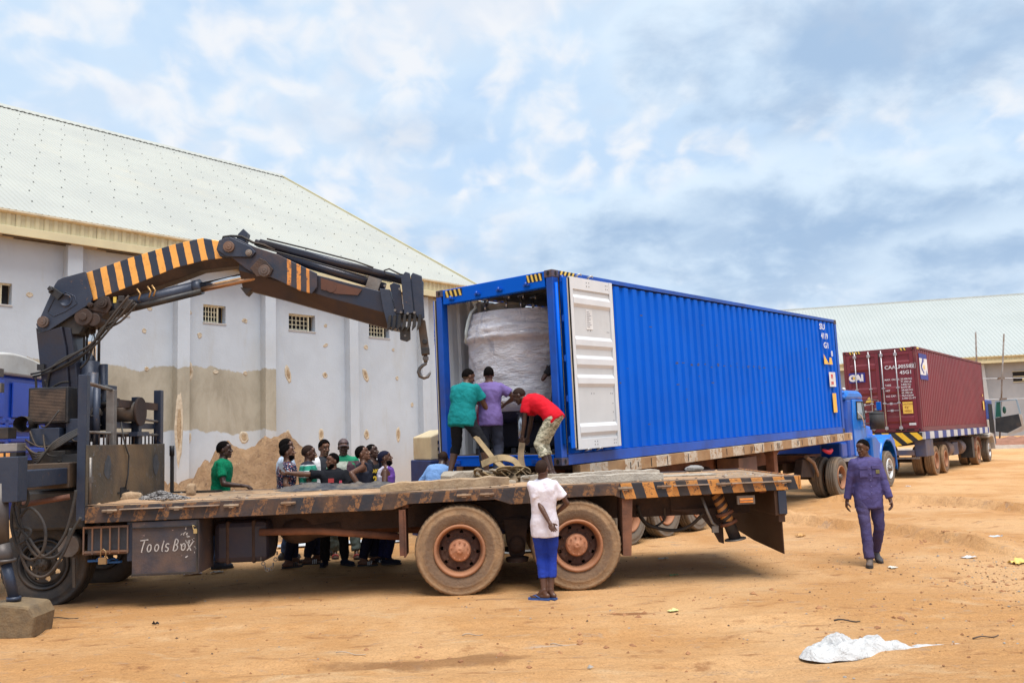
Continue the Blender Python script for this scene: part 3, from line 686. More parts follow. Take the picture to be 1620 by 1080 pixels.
def wheel(parent, x, y, z, R=.55, style='deep', outer=-1, tyre=None, rimm=None, disc=None, hub=None, W=.29, rot=0., sub=True):
    """a wheel with tyre, rim, hub as sub-parts; outer=-1 shows its face towards -y"""
    w = part_empty('wheel', parent, (x, y, z), (0, rot, 0 if outer < 0 else math.pi))
    key = (R, style, W)
    if key not in _wm:
        s = R / .55
        d = {'tyre': tyre_mb(R, W, .305 * s).mesh('tyre', TYRE)}
        if style == 'deep': d['rim'] = rim_mb(.305 * s, W, .115, .021, 8, .222).mesh('rim', [RIM, DISC]); d['hub'] = hub_mb(.132 * s, -.02, .085).mesh('hub', HUB); d['nut'] = nuts_mb(.178, -.03).mesh('wheel_nuts', DISC)
        if style == 'front': d['rim'] = rim_mb(.305 * s, W, .05, .028, 8, .185).mesh('rim', [WHITEM, WHITEM]); d['hub'] = hub_mb(.08 * s, -.07, .11, 8).mesh('hub', STEEL); d['nut'] = nuts_mb(.14, -.10).mesh('wheel_nuts', STEEL)
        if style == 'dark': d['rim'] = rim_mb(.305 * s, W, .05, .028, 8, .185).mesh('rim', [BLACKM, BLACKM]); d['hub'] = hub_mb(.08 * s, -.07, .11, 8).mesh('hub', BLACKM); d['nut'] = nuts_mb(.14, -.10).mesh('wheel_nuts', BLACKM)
        if style == 'spider': d['rim'] = rim_mb(.305 * s, W, .10, .05, 5, .17).mesh('rim', [RIM, DISC]); d['hub'] = hub_mb(.09 * s, -.02, .10, 8).mesh('hub', STEEL); d['nut'] = nuts_mb(.14, -.03).mesh('wheel_nuts', DISC)
        for k_, me in d.items():
            bm = bmesh.new(); bm.from_mesh(me); bmesh.ops.recalc_face_normals(bm, faces=bm.faces); bm.to_mesh(me); bm.free()
        _wm[key] = d
    for k_, me in _wm[key].items():
        o = link_mesh({'nut': 'nut_ring'}.get(k_, k_), me, w)
        if k_ == 'nut': o['kind'] = 'stuff'
        if k_ == 'tyre' and tyre: 
            o.data = me.copy(); o.data.materials[0] = tyre
    return w

def stroke_text(mb, segs, x, z, s, r, y):
    for st in segs:
        mb.tube([(x + px * s, y, z + pz * s) for px, pz in st], r, 5)
def font_mb(txt, size, extrude=.002, bold=0.0, shear=0):
    cu = bpy.data.curves.new('lettering', 'FONT'); cu.body = txt; cu.size = size; cu.extrude = extrude; cu.offset = bold; cu.shear = shear; cu.resolution_u = 3
    o = bpy.data.objects.new('tmp', cu); COL.objects.link(o)
    dg = bpy.context.evaluated_depsgraph_get(); me = bpy.data.meshes.new_from_object(o.evaluated_get(dg))
    bpy.data.objects.remove(o); bpy.data.curves.remove(cu); return me
def lettering(txt, size, mat, parent, loc, rot=(R_(90), 0, 0), name='lettering', bold=0.0, sx=1., shear=0):
    me = font_mb(txt, size, .0015, bold, shear); me.materials.clear(); me.materials.append(mat)
    o = link_mesh(name, me, parent, loc, rot); o.scale = (sx, 1, 1); return o

# ================================================================ crane lorry (local x: rear 0 -> front negative; y: near side 0 -> far side 2.5)
def tk(px, py, off=0.):
    d = ray(px, py); c0 = Vector((0, 0, CH)); tt = (TK_O + TK_B * off - c0).dot(TK_B) / d.dot(TK_B); p = c0 + d * tt - TK_O
    return p.dot(TK_A), p.dot(TK_C)
ty_ = R_(2.388); tp_ = R_(.27)
TK_O = Vector((3.531, 10.645, 0)); TK_A = Vector((math.cos(ty_) * math.cos(tp_), math.sin(ty_) * math.cos(tp_), math.sin(tp_))); TK_B = Vector((-math.sin(ty_), math.cos(ty_), 0)); TK_C = TK_A.cross(TK_B)
def TKW(x, y, z): return TK_O + TK_A * x + TK_B * y + TK_C * z
STR_OLD = M('rail_paint_old', (.022, .026, .038), .6, .1, (.05, .032, .025), dust=(.17, .09, .05), dusta=.42, dsc=2.2, bump=.25, stripes=dict(axis='X', period=.285, duty=.48, colour=(.25, .12, .05), slant=-.35, wear=.50, x1=-2.25))
STR_NEW = M('rail_paint_new', (.020, .024, .036), .5, .1, (.035, .03, .03), dust=(.22, .13, .08), dusta=.36, bump=.2, stripes=dict(axis='X', period=.272, duty=.52, colour=(.58, .25, .06), slant=.28, wear=.42))
KNUC = M('knuckle_grime', (.060, .038, .030), .6, .3, (.030, .024, .024), dust=(.17, .09, .06), dusta=.3, bump=.3)
BOOMP = M('boom_paint', (.020, .030, .055), .38, .2, (.030, .036, .055), dust=(.12, .075, .05), dusta=.30, bump=.12, stripes=dict(axis='X', period=.1965, duty=.46, colour=(.86, .40, .085), slant=.22, wear=.30, x0=-9.22, x1=-7.36, phase=.05))
LINKP = M('link_paint', (.020, .030, .055), .38, .2, (.030, .036, .055), dust=(.15, .08, .05), dusta=.35, bump=.12, stripes=dict(axis='X', period=.13, duty=.42, colour=(.70, .28, .06), wear=.42, x0=-6.55, x1=-6.20))
JIBP = M('jib_paint', (.020, .026, .048), .36, .25, (.035, .026, .028), sc=1.3, dust=(.16, .075, .04), dusta=.2, dsc=1.5, bump=.12)
PLATE = M('headboard_paint', (.10, .080, .055), .6, .3, (.045, .042, .042), sc=1.4, dust=(.25, .16, .085), dusta=.5, dsc=1.1, bump=.3, chip=(.16, .18, .22), chipa=.1)
DECKM = M('deck_dirt', (.26, .18, .115), .92, 0, (.13, .09, .065), sc=5, dust=(.45, .31, .19), dusta=.55, dsc=1.6, bump=1.0, bsc=22)
def crane_lorry():
    t = thing('crane_lorry', 'long black and orange striped flatbed lorry with a folding crane behind its blue cab', 'lorry', TK_O, (0, -tp_, ty_))
    A = 'xz'
    # deck of planks laid across, each a part
    n = 40; x0 = -8.68; w = 8.66 / n; rnd = random.Random(2); ms = []
    for v in range(4):
        mb = MB(); mb.box(.0015, w - .0015, .10, 2.40, 1.222, 1.262); ms.append(mb.mesh('deck_plank', DECKM))
    for i in range(n): link_mesh('deck_plank', ms[i % 4], t, (x0 + i * w, 0, rnd.uniform(-.002, .002)))
    # side rails: old paint over most of the length, fresh stripes at the rear
    def rail(pts, mt, y0, y1, name='side_rail'):
        mb = MB(); mb.prism(pts, (y0, y1), plane='xz'); return mb.obj(name, mt, t, bevel=.006)
    low = [(-8.72, 1.07), (-5.05, 1.075), (-4.86, 1.135), (-3.80, 1.145), (-3.62, 1.08), (-3.2, 1.08), (-3.05, 1.13), (-2.35, 1.135), (-2.262, 1.10)]
    rail([(-8.72, 1.262), ] + low + [(-2.262, 1.276)], STR_OLD, 0, .09)
    rail([(-2.258, 1.276), (-2.258, 1.10), (-2.2, 1.08), (-.03, 1.115), (-.03, 1.278)], STR_NEW, 0, .09)
    rail([(-8.72, 1.262), (-8.72, 1.09), (0, 1.12), (0, 1.276)], STR_OLD, 2.41, 2.50)
    mb = MB(); mb.box(-.026, .0, .0, 2.5, 1.115, 1.280); mb.obj('rear_rail', STR_NEW, t, bevel=.005)
    LIP = M('rail_lip', (.30, .20, .13), .85, .1, (.14, .09, .06), dust=(.42, .28, .18), dusta=.4)
    mb = MB(); mb.box(-8.72, -.03, .004, .098, 1.278, 1.286); mb.obj('top_lip', LIP, t)
    for x in (-8.42, -7.63, -6.98, -6.30, -4.18, -3.9, -2.2, -1.72, -.98, -.22):
        mb = MB(); z = 1.185 + (x + 8) * .001
        mb.box(x - .085, x - .035, -.028, -.001, z + .01, z + .04); mb.box(x + .035, x + .085, -.028, -.001, z + .01, z + .04); mb.box(x - .03, x + .03, -.024, -.001, z - .002, z + .045)
        mb.cyl((x - .09, -.022, z + .025), (x + .09, -.022, z + .025), .012, 6); mb.obj('hinge', M('rail_hinge', (.20, .13, .09), .7, .3, (.4, .32, .24), dust=DUST, dusta=.4), t)
    for a, b_ in ((-8.30, -7.78), (-7.55, -7.12), (-1.60, -1.16), (-.88, -.30)):
        mb = MB(); mb.box(a, b_, -.045, -.001, 1.215, 1.227); mb.obj('edge_strip', M('strip_pale', (.42, .33, .27), .6, .3, (.25, .18, .13)), t)
    # chassis
    for y in (.70, 1.72):
        mb = MB(); mb.box(-8.7, -.45, y, y + .012, .80, 1.065); mb.box(-8.7, -.45, y, y + .09, .79, .80); mb.box(-8.7, -.45, y, y + .09, 1.065, 1.075)
        for x in np.arange(-6.5, -.6, .42): mb.cyl((x, y - .012, .93), (x, y, .93), .014, 6); mb.cyl((x + .1, y - .012, .87), (x + .1, y, .87), .012, 6)
        mb.obj('chassis_rail', DARKR, t)
    for x in (-8.4, -7.0, -5.6, -4.95, -3.55, -2.1, -1.2, -.5):
        mb = MB(); mb.box(x, x + .08, .1, 2.4, 1.082, 1.215); mb.obj('cross_member', RUST, t)
    for x in (-7.6, -6.3, -2.9):
        mb = MB(); mb.box(x, x + .07, .72, 1.8, .85, 1.0); mb.obj('cross_member', DARKR, t)
    mb = MB(); mb.cyl((-6.9, 1.25, .88), (-4.3, 1.25, .66), .06, 12); mb.obj('drive_shaft', RUST, t)
    mb = MB(); mb.tube([(-6.75, .40, .84), (-6.0, .40, .82), (-4.95, .40, .70)], .045, 10); mb.obj('brace', RUST, t)
    # gearbox and tank mass under the front of the deck
    mb = MB(); mb.tube([(-7.30, .9, .72), (-7.22, .9, .72), (-6.75, .9, .72), (-6.68, .9, .72)], [.18, .24, .24, .18], 16); mb.obj('air_tank', DARKR, t)
    mb = MB(); mb.box(-7.33, -6.66, .42, .95, .47, .98); mb.obj('fuel_tank', M('tank_navy', (.02, .022, .045), .5, .1, (.035, .03, .04), dust=(.10, .06, .06), dusta=.3), t, bevel=.07)
    for x in (-7.18, -6.86):
        mb = MB(); mb.box(x, x + .05, .41, .96, .46, .99); mb.obj('tank_strap', DARKR, t, bevel=.03)
    mb = MB(); mb.ell((-6.35, .9, .82), ((.28, 0, 0), (0, .3, 0), (0, 0, .2)), 14, 10); mb.cyl((-6.3, .8, .80), (-5.8, .8, .84), .12, 14); mb.obj('gearbox', DARKR, t)
    mb = MB(); mb.box(-4.98, -4.90, .02, .10, .52, 1.07); mb.box(-4.93, -4.91, .02, .5, .50, 1.05); mb.obj('mud_guard', RUST, t)
    mb = MB(); mb.prism([(-2.24, 1.09), (-2.26, .40), (-2.16, .395), (-2.11, 1.09)], (.03, .42)); mb.obj('mud_guard', RUST, t)
    # short chain hanging
    mb = MB()
    for i in range(9):
        f = i / 8; x = -6.72 + .20 * f; z = .52 - .17 * math.sin(f * 3.14) + .06 * f
        mb.lathe([(-.006 + .006 * math.cos(q), .022 + .006 * math.sin(q)) for q in (0, 1.6, 3.1, 4.7)], (x, .35, z), 'y' if i % 2 else 'x', 8, closed=True)
    o = mb.obj('hanging_chain', STEEL, t); o['kind'] = 'stuff'
    # wheels: two driven axles, twin tyres each side
    xs = [tk(727, 868)[0], tk(914, 864.5)[0]]
    for i, x in enumerate(xs):
        wheel(t, x, .165, .548, rot=.35 + i * 1.1); wheel(t, x, .50, .548, outer=1)
        wheel(t, x, 2.335, .548, outer=1, rot=.3); wheel(t, x, 2.0, .548)
        mb = MB(); mb.cyl((x, .3, .548), (x, 2.2, .548), .085, 12); mb.ell((x, 1.25, .55), ((.24, 0, 0), (0, .2, 0), (0, 0, .22))); mb.obj('axle', DARKR, t)
    xm = sum(xs) / 2
    for y in (.72, 1.72):
        mb = MB()
        for k_ in range(7):
            L = .95 - k_ * .11; z = .80 - k_ * .022
            mb.grid(lambda u, v, L=L, z=z: (xm + (u * 2 - 1) * L, y - .04 + v * .08, z - .10 * (u * 2 - 1) ** 2 * L), 8, 1)
            mb.box(xm - L * .3, xm + L * .3, y - .045, y + .045, z - .018, z)
        mb.box(xm - .07, xm + .07, y - .07, y + .07, .42, .86); mb.obj('leaf_spring', DARKR, t)
        mb = MB(); mb.prism([(xm - .16, .84), (xm - .10, .40), (xm - .05, .33), (xm + .05, .33), (xm + .10, .40), (xm + .16, .84)], (y - .09, y - .06)); mb.lathe([(-.03, .10), (-.05, .08), (-.05, .03), (-.04, .0)], (xm, y - .09, .52), n=16); mb.obj('trunnion', DARKR, t)
        mb = MB(); mb.lathe([(-.02, .14), (.03, .15), (.05, .05), (.05, .001)], (xm, y - .1, .33), 'z', 16); mb.obj('spring_seat', DARKR, t)
    # toolbox with chalked words
    mb = MB(); mb.box(-8.17, -7.375, .02, .58, .425, 1.06); o = mb.obj('toolbox', M('toolbox_paint', (.040, .042, .060), .55, .15, (.085, .062, .055), sc=2.2, dust=(.23, .13, .085), dusta=.35, dsc=1.5, bump=.25, chip=(.45, .30, .27), chipa=-.12), t, bevel=.01)
    tb = o
    mb = MB(); mb.box(-8.24, -8.172, .06, .5, .60, 1.06); mb.obj('hinge_post', NAVY, tb)
    mb = MB(); mb.box(-8.17, -7.38, -.004, .018, .985, .992); mb.box(-8.168, -7.377, .005, .018, .425, .45); mb.box(-7.402, -7.385, -.002, .018, .43, 1.05); mb.obj('seam', BLACKM, tb)
    CH_ = M('chalk', (.50, .47, .45), .9, 0, (.30, .28, .28), sc=18)
    def arc(cx, cz, rx, rz, a0, a1, n=9): return [(cx + rx * math.cos(R_(a0 + (a1 - a0) * i / n)), cz + rz * math.sin(R_(a0 + (a1 - a0) * i / n))) for i in range(n + 1)]
    glyphs = [(0.0, [[(-.25, 1.02), (.55, 1.08)], [(.22, 1.05), (.10, .5), (.05, 0)]]), (.62, [arc(0, .34, .2, .32, 70, 430)]), (1.22, [arc(0, .34, .2, .30, 100, 460)]),
              (1.66, [[(.1, .95), (.0, .4), (.02, .05), (.12, .02)]]), (2.02, [arc(.06, .50, .16, .17, 30, 260), arc(.04, .17, .17, .17, 80, -150)]),
              (2.62, [[(.05, 1.02), (0, .5), (-.04, .02)], arc(.05, .78, .30, .26, 90, -95), arc(.02, .28, .36, .28, 85, -90)]), (3.38, [arc(0, .32, .2, .30, 60, 420)]), (3.85, [[(-.18, .62), (.0, .3), (.24, -.02)], [(.30, .68), (.05, .3), (-.16, -.02)]])]
    for gx, segs in glyphs:
        mb = MB()
        for st in segs:
            pts = [(-8.06 + (gx + .0) * .146 + px * .115 + pz * .02, .018, .70 + pz * .135) for px, pz in st]
            for a, b_ in zip(pts[:-1], pts[1:]): mb.bar(a, b_, .013, .006, (0, 1, 0))
        mb.obj('chalk_letter', CH_, tb)
    mb = MB(); rnd = random.Random(4)
    for i in range(26):
        x = rnd.gauss(-7.50, .05); z = rnd.gauss(.78, .08); mb.bar((x, .018, z), (x + rnd.uniform(-.03, .03), .018, z + rnd.uniform(-.02, .03)), rnd.uniform(.004, .016), .005, (0, 1, 0))
    o = mb.obj('chalk_smudge', CH_, tb); o['kind'] = 'stuff'
    mb = MB(); mb.tube([(-7.41, -.01, .98), (-7.44, -.02, 1.0), (-7.43, -.02, .95), (-7.39, -.02, .95)], .007, 6); mb.box(-7.425, -7.385, -.03, -.01, .90, .945); mb.obj('padlock', M('pale_brass', (.55, .42, .2), .4, .6), tb)
    # battery cage
    mb = MB(); mb.box(-8.72, -8.25, .09, .50, .74, 1.0); cg = mb.obj('battery', M('battery_grey', (.05, .055, .07), .5, 0, (.03, .03, .035), sc=5, dust=DUST, dusta=.2), t)
    CG = M('cage_bar', (.14, .10, .09), .7, .3, (.28, .13, .06), dust=DUST, dusta=.4)
    for z in (.725, 1.015):
        mb = MB(); mb.box(-8.76, -8.22, .045, .075, z - .012, z + .012); mb.obj('cage_rail', CG, t)
    for i in range(6):
        x = -8.75 + i * .104; mb = MB(); mb.box(x - .008, x + .008, .040, .056, .70, 1.02); mb.obj('cage_bar', CG, t)
    mb = MB(); mb.box(-8.75, -8.22, .07, .5, .690, .715); mb.obj('cage_floor', CG, t)
    for i in (0, 1):
        mb = MB(); x = -8.50; mb.tube([(x - .03, .01, .66), (x - .03, .01, .73), (x, .01, .76), (x + .03, .01, .73), (x + .03, .01, .66)], .008, 6); mb.box(x - .05, x + .04, -.01, .03, .585, .66); mb.obj('padlock', M('worn_brass', (.40, .25, .12), .5, .4), t); break
    # headboard
    hb = []
    mb = MB(); mb.box(-8.72, -8.69, 0.0, 2.50, 1.27, 2.0); hb = mb.obj('headboard', PLATE, t, bevel=.004)
    mb = MB(); mb.box(-8.688, -8.682, .92, 1.12, 1.29, 1.44); mb.box(-8.688, -8.682, .84, .90, 1.36, 1.385); mb.box(-8.688, -8.682, 1.14, 1.20, 1.37, 1.395); mb.obj('slot', DARK, hb)
    for (y, z) in ((.55, 1.72), (2.15, 1.70)):
        mb = MB(); mb.grid(lambda u, v: (-8.686, y + .10 * math.cos(u * 6.283) * v * (1 + .5 * mnoise.noise(Vector((math.cos(u * 6.283) * 1.6, y, math.sin(u * 6.283) * 1.6)))), z + .15 * math.sin(u * 6.283) * v), 28, 2, False); mb.obj('scuff', M('scuff_blue', (.04, .045, .055), .6, 0, (.07, .07, .08), sc=14), hb, fix=False)
    for i, (y, top, w_) in enumerate(((.02, 2.86, .10), (.80, 2.72, .10), (1.62, 2.66, .12), (2.44, 2.80, .12))):
        mb = MB(); mb.box(-8.83, -8.725, y - w_ / 2 + .04, y + w_ / 2 + .04, 1.10 if i in (0,) else 1.9, top); mb.obj('post', STEEL if i == 1 else NAVY, t, bevel=.008)
    mb = MB(); mb.cyl((-8.77, .12, 2.76), (-8.77, .80, 2.72), .025, 8); mb.obj('top_bar', STEEL, t)
    mb = MB(); mb.box(-8.82, -8.76, .9, 2.4, 2.50, 2.60); mb.obj('top_bar', DARKR, t)
    for z in (2.16, 2.36):
        mb = MB(); mb.cyl((-8.77, .1 if z < 2.3 else 1.7, z), (-8.77, 2.42, z - .03), .018, 8); mb.obj('cross_bar', STEEL, t)
    mb = MB(); mb.box(-8.86, -8.80, .9, 2.4, 2.22, 2.30); mb.obj('cross_bar', NAVY, t)
    for i in range(17):
        y = .2 + i * .135; mb = MB(); mb.cyl((-8.77, y, 2.0), (-8.77, y, 2.16), .011, 6); mb.obj('short_bar', DARKR, t)
    mb = MB(); mb.tube([(-8.74, 1.05, 2.3), (-8.70, 1.02, 2.12), (-8.67, 1.0, 2.02), (-8.66, 1.12, 1.85), (-8.66, 1.10, 1.6), (-8.66, 1.02, 1.42)], .010, 6); mb.obj('cable', BLACKM, t)
    mb = MB(); mb.cyl((-8.68, .04, 1.26), (-8.68, .04, 1.85), .02, 8); mb.box(-8.69, -8.66, .02, .08, 1.55, 1.62); mb.obj('latch_rod', STEEL, t)
    # winch drum behind the rack
    wn = part_empty('winch', t, (-9.0, 1.55, 2.45))
    mb = MB(); mb.cyl((-.32, 0, 0), (.32, 0, 0), .14, 24); mb.obj('drum', STEEL, wn)
    for x in (-.02, .30):
        mb = MB(); mb.cyl((x, 0, 0), (x + .03, 0, 0), .20, 24); mb.obj('flange', DARKR, wn)
    mb = MB(); mb.box(-.42, -.34, -.22, .22, -.3, .25); mb.box(-.42, .36, -.2, .2, -.34, -.28); mb.obj('bracket', NAVY, wn)
    # crane: base, column, cylinder, boom, jib
    cx, y0, y1 = -9.5, .98, 1.42
    mb = MB(); mb.box(-9.85, -9.05, .55, 1.95, 1.0, 1.55); mb.obj('crane_base', BLACKM, t, bevel=.02)
    mb = MB(); mb.lathe([(0, .36), (.10, .36), (.12, .30), (.5, .27), (.52, .30), (.62, .30)], (-9.5, 1.2, 1.55), 'z', 32); mb.obj('slew_ring', BLACKM, t)
    mb = MB(); mb.prism([(-9.84, 3.60), (-9.80, 3.53), (-9.66, 3.56), (-9.50, 3.60), (-9.44, 3.30), (-9.33, 2.12), (-9.68, 2.12), (-9.74, 2.8)], (y0 - .02, y0 + .20)); mb.prism([(-9.50, 3.60), (-9.40, 3.58), (-9.30, 2.9), (-9.24, 2.12), (-9.33, 2.12), (-9.44, 3.3)], (y0 + .02, y1)); mb.box(-9.74, -9.3, y0, y1, 2.0, 2.15); mb.obj('column', JIBP, t, bevel=.012)
    mb = MB(); mb.box(-9.79, -9.70, y0 - .06, y0 - .02, 3.02, 3.10); mb.obj('bracket', BLACKM, t)
    mb = MB(); mb.cyl((-9.22, 1.2, 2.2), (-9.215, 1.2, 3.14), .115, 20); mb.cyl((-9.05, 1.25, 2.2), (-9.06, 1.25, 3.10), .05, 12); mb.obj('lift_cylinder', NAVY, t)
    mb = MB(); mb.cyl((-9.215, 1.2, 3.14), (-9.22, 1.2, 3.72), .062, 20); mb.obj('lift_rod', CHROME, t)
    mb = MB(); mb.cyl((-9.31, 1.2, 3.14), (-9.31, 1.2, 3.7), .014, 8); mb.cyl((-9.11, 1.2, 3.14), (-9.11, 1.2, 3.7), .020, 8); mb.obj('guide_rod', BLACKM, t)
    mb = MB(); mb.cyl((-9.22, .96, 3.72), (-9.22, 1.44, 3.72), .12, 16); mb.cyl((-9.22, .94, 3.72), (-9.22, 1.46, 3.72), .055, 12); mb.cyl((-9.09, .98, 3.68), (-9.09, 1.42, 3.68), .09, 16); mb.prism([(-9.30, 3.72), (-9.12, 3.6), (-8.9, 3.8), (-8.98, 4.02)], (1.02, 1.38)); mb.obj('lift_knuckle', KNUC, t, bevel=.01)
    def ploft(st, w, wk, yc=1.2):
        """stations (x, ztop, xside, zside, xkeel, zkeel): box section with a tapered keel below"""
        mb = MB(); V = []
        for (xt, zt, xs_, zs, xk, zk) in st:
            for (x, z, hw) in ((xt, zt, w / 2 * .92), (xs_, zs, w / 2), (xk, zk, wk / 2)):
                V.append((x, yc - hw, z))
            for (x, z, hw) in ((xk, zk, wk / 2), (xs_, zs, w / 2), (xt, zt, w / 2 * .92)):
                V.append((x, yc + hw, z))
        G = lambda js: [(i * 6 + j, i * 6 + (j + 1) % 6, (i + 1) * 6 + (j + 1) % 6, (i + 1) * 6 + j) for i in range(len(st) - 1) for j in js]
        e = (len(st) - 1) * 6; mb.add(V, G((0, 4, 5)) + [(0, 1, 2, 3, 4, 5), (e + 5, e + 4, e + 3, e + 2, e + 1, e)]); mb.mi = 1
        for f_ in G((1, 2, 3)): mb.F.append(f_); mb.S.append(False); mb.M.append(1)
        return mb
    st = [(-9.22, 4.33, -9.12, 3.94, -9.05, 3.90), (-8.66, 4.51, -8.60, 4.13, -8.58, 4.04), (-8.04, 4.69, -8.01, 4.36, -8.0, 4.22), (-7.66, 4.765, -7.62, 4.45, -7.70, 4.33), (-7.40, 4.71, -7.40, 4.47, -7.4, 4.36), (-7.12, 4.68, -7.12, 4.46, -7.12, 4.38)]
    mb = ploft(st, .40, .22); mb.obj('main_boom', [BOOMP, KNUC], t, bevel=.008)
    root = [(-9.56, 4.23), (-9.60, 4.17), (-9.79, 3.71), (-9.835, 3.64), (-9.81, 3.575), (-9.74, 3.53), (-9.66, 3.55), (-9.12, 3.90), (-9.10, 3.97), (-9.20, 4.335), (-9.50, 4.26)]
    for (a, b_) in ((.955, 1.00), (1.40, 1.445)):
        mb = MB(); mb.prism(root, (a, b_)); mb.obj('root_plate', NAVY, t, bevel=.008)
    mb = MB(); mb.prism([(-9.52, 4.2), (-9.62, 3.95), (-9.30, 3.86), (-9.12, 3.98), (-9.2, 4.30)], (1.0, 1.40)); mb.prism([(-9.66, 3.52), (-9.3, 3.50), (-9.05, 3.9), (-9.3, 3.95), (-9.5, 3.8)], (1.02, 1.38)); mb.obj('root_web', BLACKM, t)
    mb = MB(); mb.prism([(-9.66, 4.06), (-9.60, 4.13), (-9.46, 4.03), (-9.53, 3.95)], (.90, .955)); mb.prism([(-9.655, 4.10), (-9.62, 4.14), (-9.58, 4.08), (-9.62, 4.05)], (.86, .95)); mb.obj('lug', BLACKM, t, bevel=.006)
    mb = MB(); mb.lathe([(0, .085), (-.012, .085), (-.014, .07), (-.004, .066), (-.004, .001)], (-9.45, .955, 3.95), n=24)
    ring = [(-9.68, 3.80), (-9.60, 3.98), (-9.45, 4.06), (-9.33, 4.0), (-9.30, 3.90), (-9.45, 3.80), (-9.60, 3.74)]
    mb.tube([(x, .953, z) for x, z in ring + ring[:1]], .007, 6); mb.obj('stiffener_ring', NAVY, t)
    PIN = M('pin_steel', (.10, .085, .08), .5, .5, (.20, .12, .085), dust=DUST, dusta=.2)
    def pin(x, z, r, ya=.92, yb=1.48, mt=PIN):
        mb = MB(); mb.cyl((x, ya, z), (x, yb, z), r, 20); mb.cyl((x, ya - .012, z), (x, ya, z), r * .62, 16); mb.cyl((x, ya - .018, z), (x, ya - .01, z), r * .2, 8); return mb.obj('pin', mt, t, bevel=.004)
    pin(-9.73, 3.665, .075); pin(-8.975, 3.90, .07, .95, 1.45, KNUC); pin(-9.13, 3.88, .035, .95, 1.45, KNUC)
    mb = MB(); mb.prism([(-9.2, 3.82), (-8.92, 3.76), (-8.86, 3.86), (-8.9, 3.99), (-9.0, 4.0)], (1.0, 1.4)); mb.obj('cylinder_lug', KNUC, t, bevel=.01)
    # jib cylinder under the boom
    mb = MB(); mb.cyl((-8.90, 1.12, 3.845), (-7.72, 1.12, 4.105), .095, 20); mb.cyl((-7.80, 1.12, 4.088), (-7.70, 1.12, 4.11), .105, 20); mb.obj('jib_cylinder', NAVY, t)
    mb = MB(); mb.cyl((-8.9, 1.05, 3.76), (-7.68, 1.05, 4.03), .045, 12); mb.obj('valve_tube', BLACKM, t)
    mb = MB(); mb.cyl((-7.70, 1.12, 4.115), (-6.86, 1.12, 4.275), .055, 20); mb.obj('jib_rod', CHROME, t)
    mb = MB(); mb.cyl((-7.70, 1.08, 4.055), (-6.82, 1.08, 4.22), .035, 12); mb.obj('jib_rod', BRASSY, t)
    mb = MB(); rnd = random.Random(8)
    mb.box(-8.80, -8.55, .93, 1.06, 3.80, 3.93); mb.box(-8.74, -8.66, .90, .95, 3.9, 3.98)
    mb.obj('valve_block', BLACKM, t, bevel=.01)
    for i, x in enumerate((-8.50, -8.36, -8.30)):
        mb = MB(); mb.tube([(x, .98, 3.86 + (x + 8.8) * .22), (x + .03, .97, 3.95 + (x + 8.8) * .2), (x - .02, .98, 4.02 + (x + 8.8) * .2)], .012, 6); mb.obj('hose_fitting', M('brass_fitting', (.5, .30, .12), .4, .6), t)
    mb = MB(); mb.box(-8.81, -8.77, .925, .94, 3.89, 3.97); mb.obj('yellow_tag', M('yellow_tag', (.7, .5, .08), .5), t)
    # knee links
    link = [(-7.42, 4.69), (-7.34, 4.745), (-7.21, 4.745), (-6.93, 4.60), (-6.63, 4.49), (-6.10, 4.21), (-6.10, 4.02), (-6.17, 3.93), (-6.32, 3.97), (-6.63, 4.13), (-6.74, 4.18), (-6.80, 4.17), (-6.88, 4.19), (-7.04, 4.29), (-7.24, 4.46), (-7.40, 4.48), (-7.45, 4.58)]
    for (a, b_) in ((.94, .985), (1.415, 1.46)):
        mb = MB(); mb.prism(link, (a, b_)); mb.obj('knee_plate', LINKP, t, bevel=.008)
    arm = [(-7.40, 4.70), (-7.26, 4.74), (-6.98, 4.60), (-6.91, 4.52), (-6.97, 4.45), (-7.3, 4.47), (-7.42, 4.56)]
    mb = MB(); mb.prism(arm, (.90, .94)); mb.obj('knee_link', NAVY, t, bevel=.008)
    pin(-7.265, 4.60, .075, .87); pin(-7.0, 4.51, .045, .88, 1.48, STEEL); pin(-6.80, 4.26, .08, .90, 1.48, PIN)
    mb = MB(); mb.prism([(-6.99, 4.30), (-6.86, 4.44), (-6.78, 4.40), (-6.68, 4.28), (-6.72, 4.20), (-6.9, 4.18)], (.905, .94)); mb.obj('pin_plate', KNUC, t, bevel=.006)
    mb = MB(); mb.prism([(-7.24, 4.72), (-7.20, 4.83), (-7.13, 4.90), (-7.07, 4.84), (-7.10, 4.72)], (1.1, 1.25)); mb.obj('top_lug', NAVY, t, bevel=.006)
    mb = MB(); mb.tube([(-7.42, 1.1, 4.72), (-7.40, 1.1, 4.79), (-7.30, 1.1, 4.80), (-7.15, 1.1, 4.79), (-7.0, 1.1, 4.70), (-6.85, 1.1, 4.66), (-6.7, 1.1, 4.58)], .018, 8); mb.obj('hose', RUBBER, t)
    # hexagonal jib box
    st = [(-7.16, 4.46, -7.17, 4.30, -7.15, 4.06), (-6.78, 4.47, -6.64, 4.13, -6.64, 3.91), (-6.1, 4.20, -5.98, 3.89, -5.87, 3.665), (-5.19, 3.93, -5.14, 3.63, -5.14, 3.43)]
    mb = ploft(st, .36, .12); mb.obj('jib_box', [JIBP, M('jib_belly', (.028, .022, .030), .45, .2, (.05, .03, .025), dust=(.12, .06, .04), dusta=.25)], t, bevel=.006)
    mb = MB(); mb.prism([(-7.18, 4.08), (-7.10, 3.97), (-7.02, 4.06)], (1.12, 1.28)); mb.obj('jib_lug', BLACKM, t)
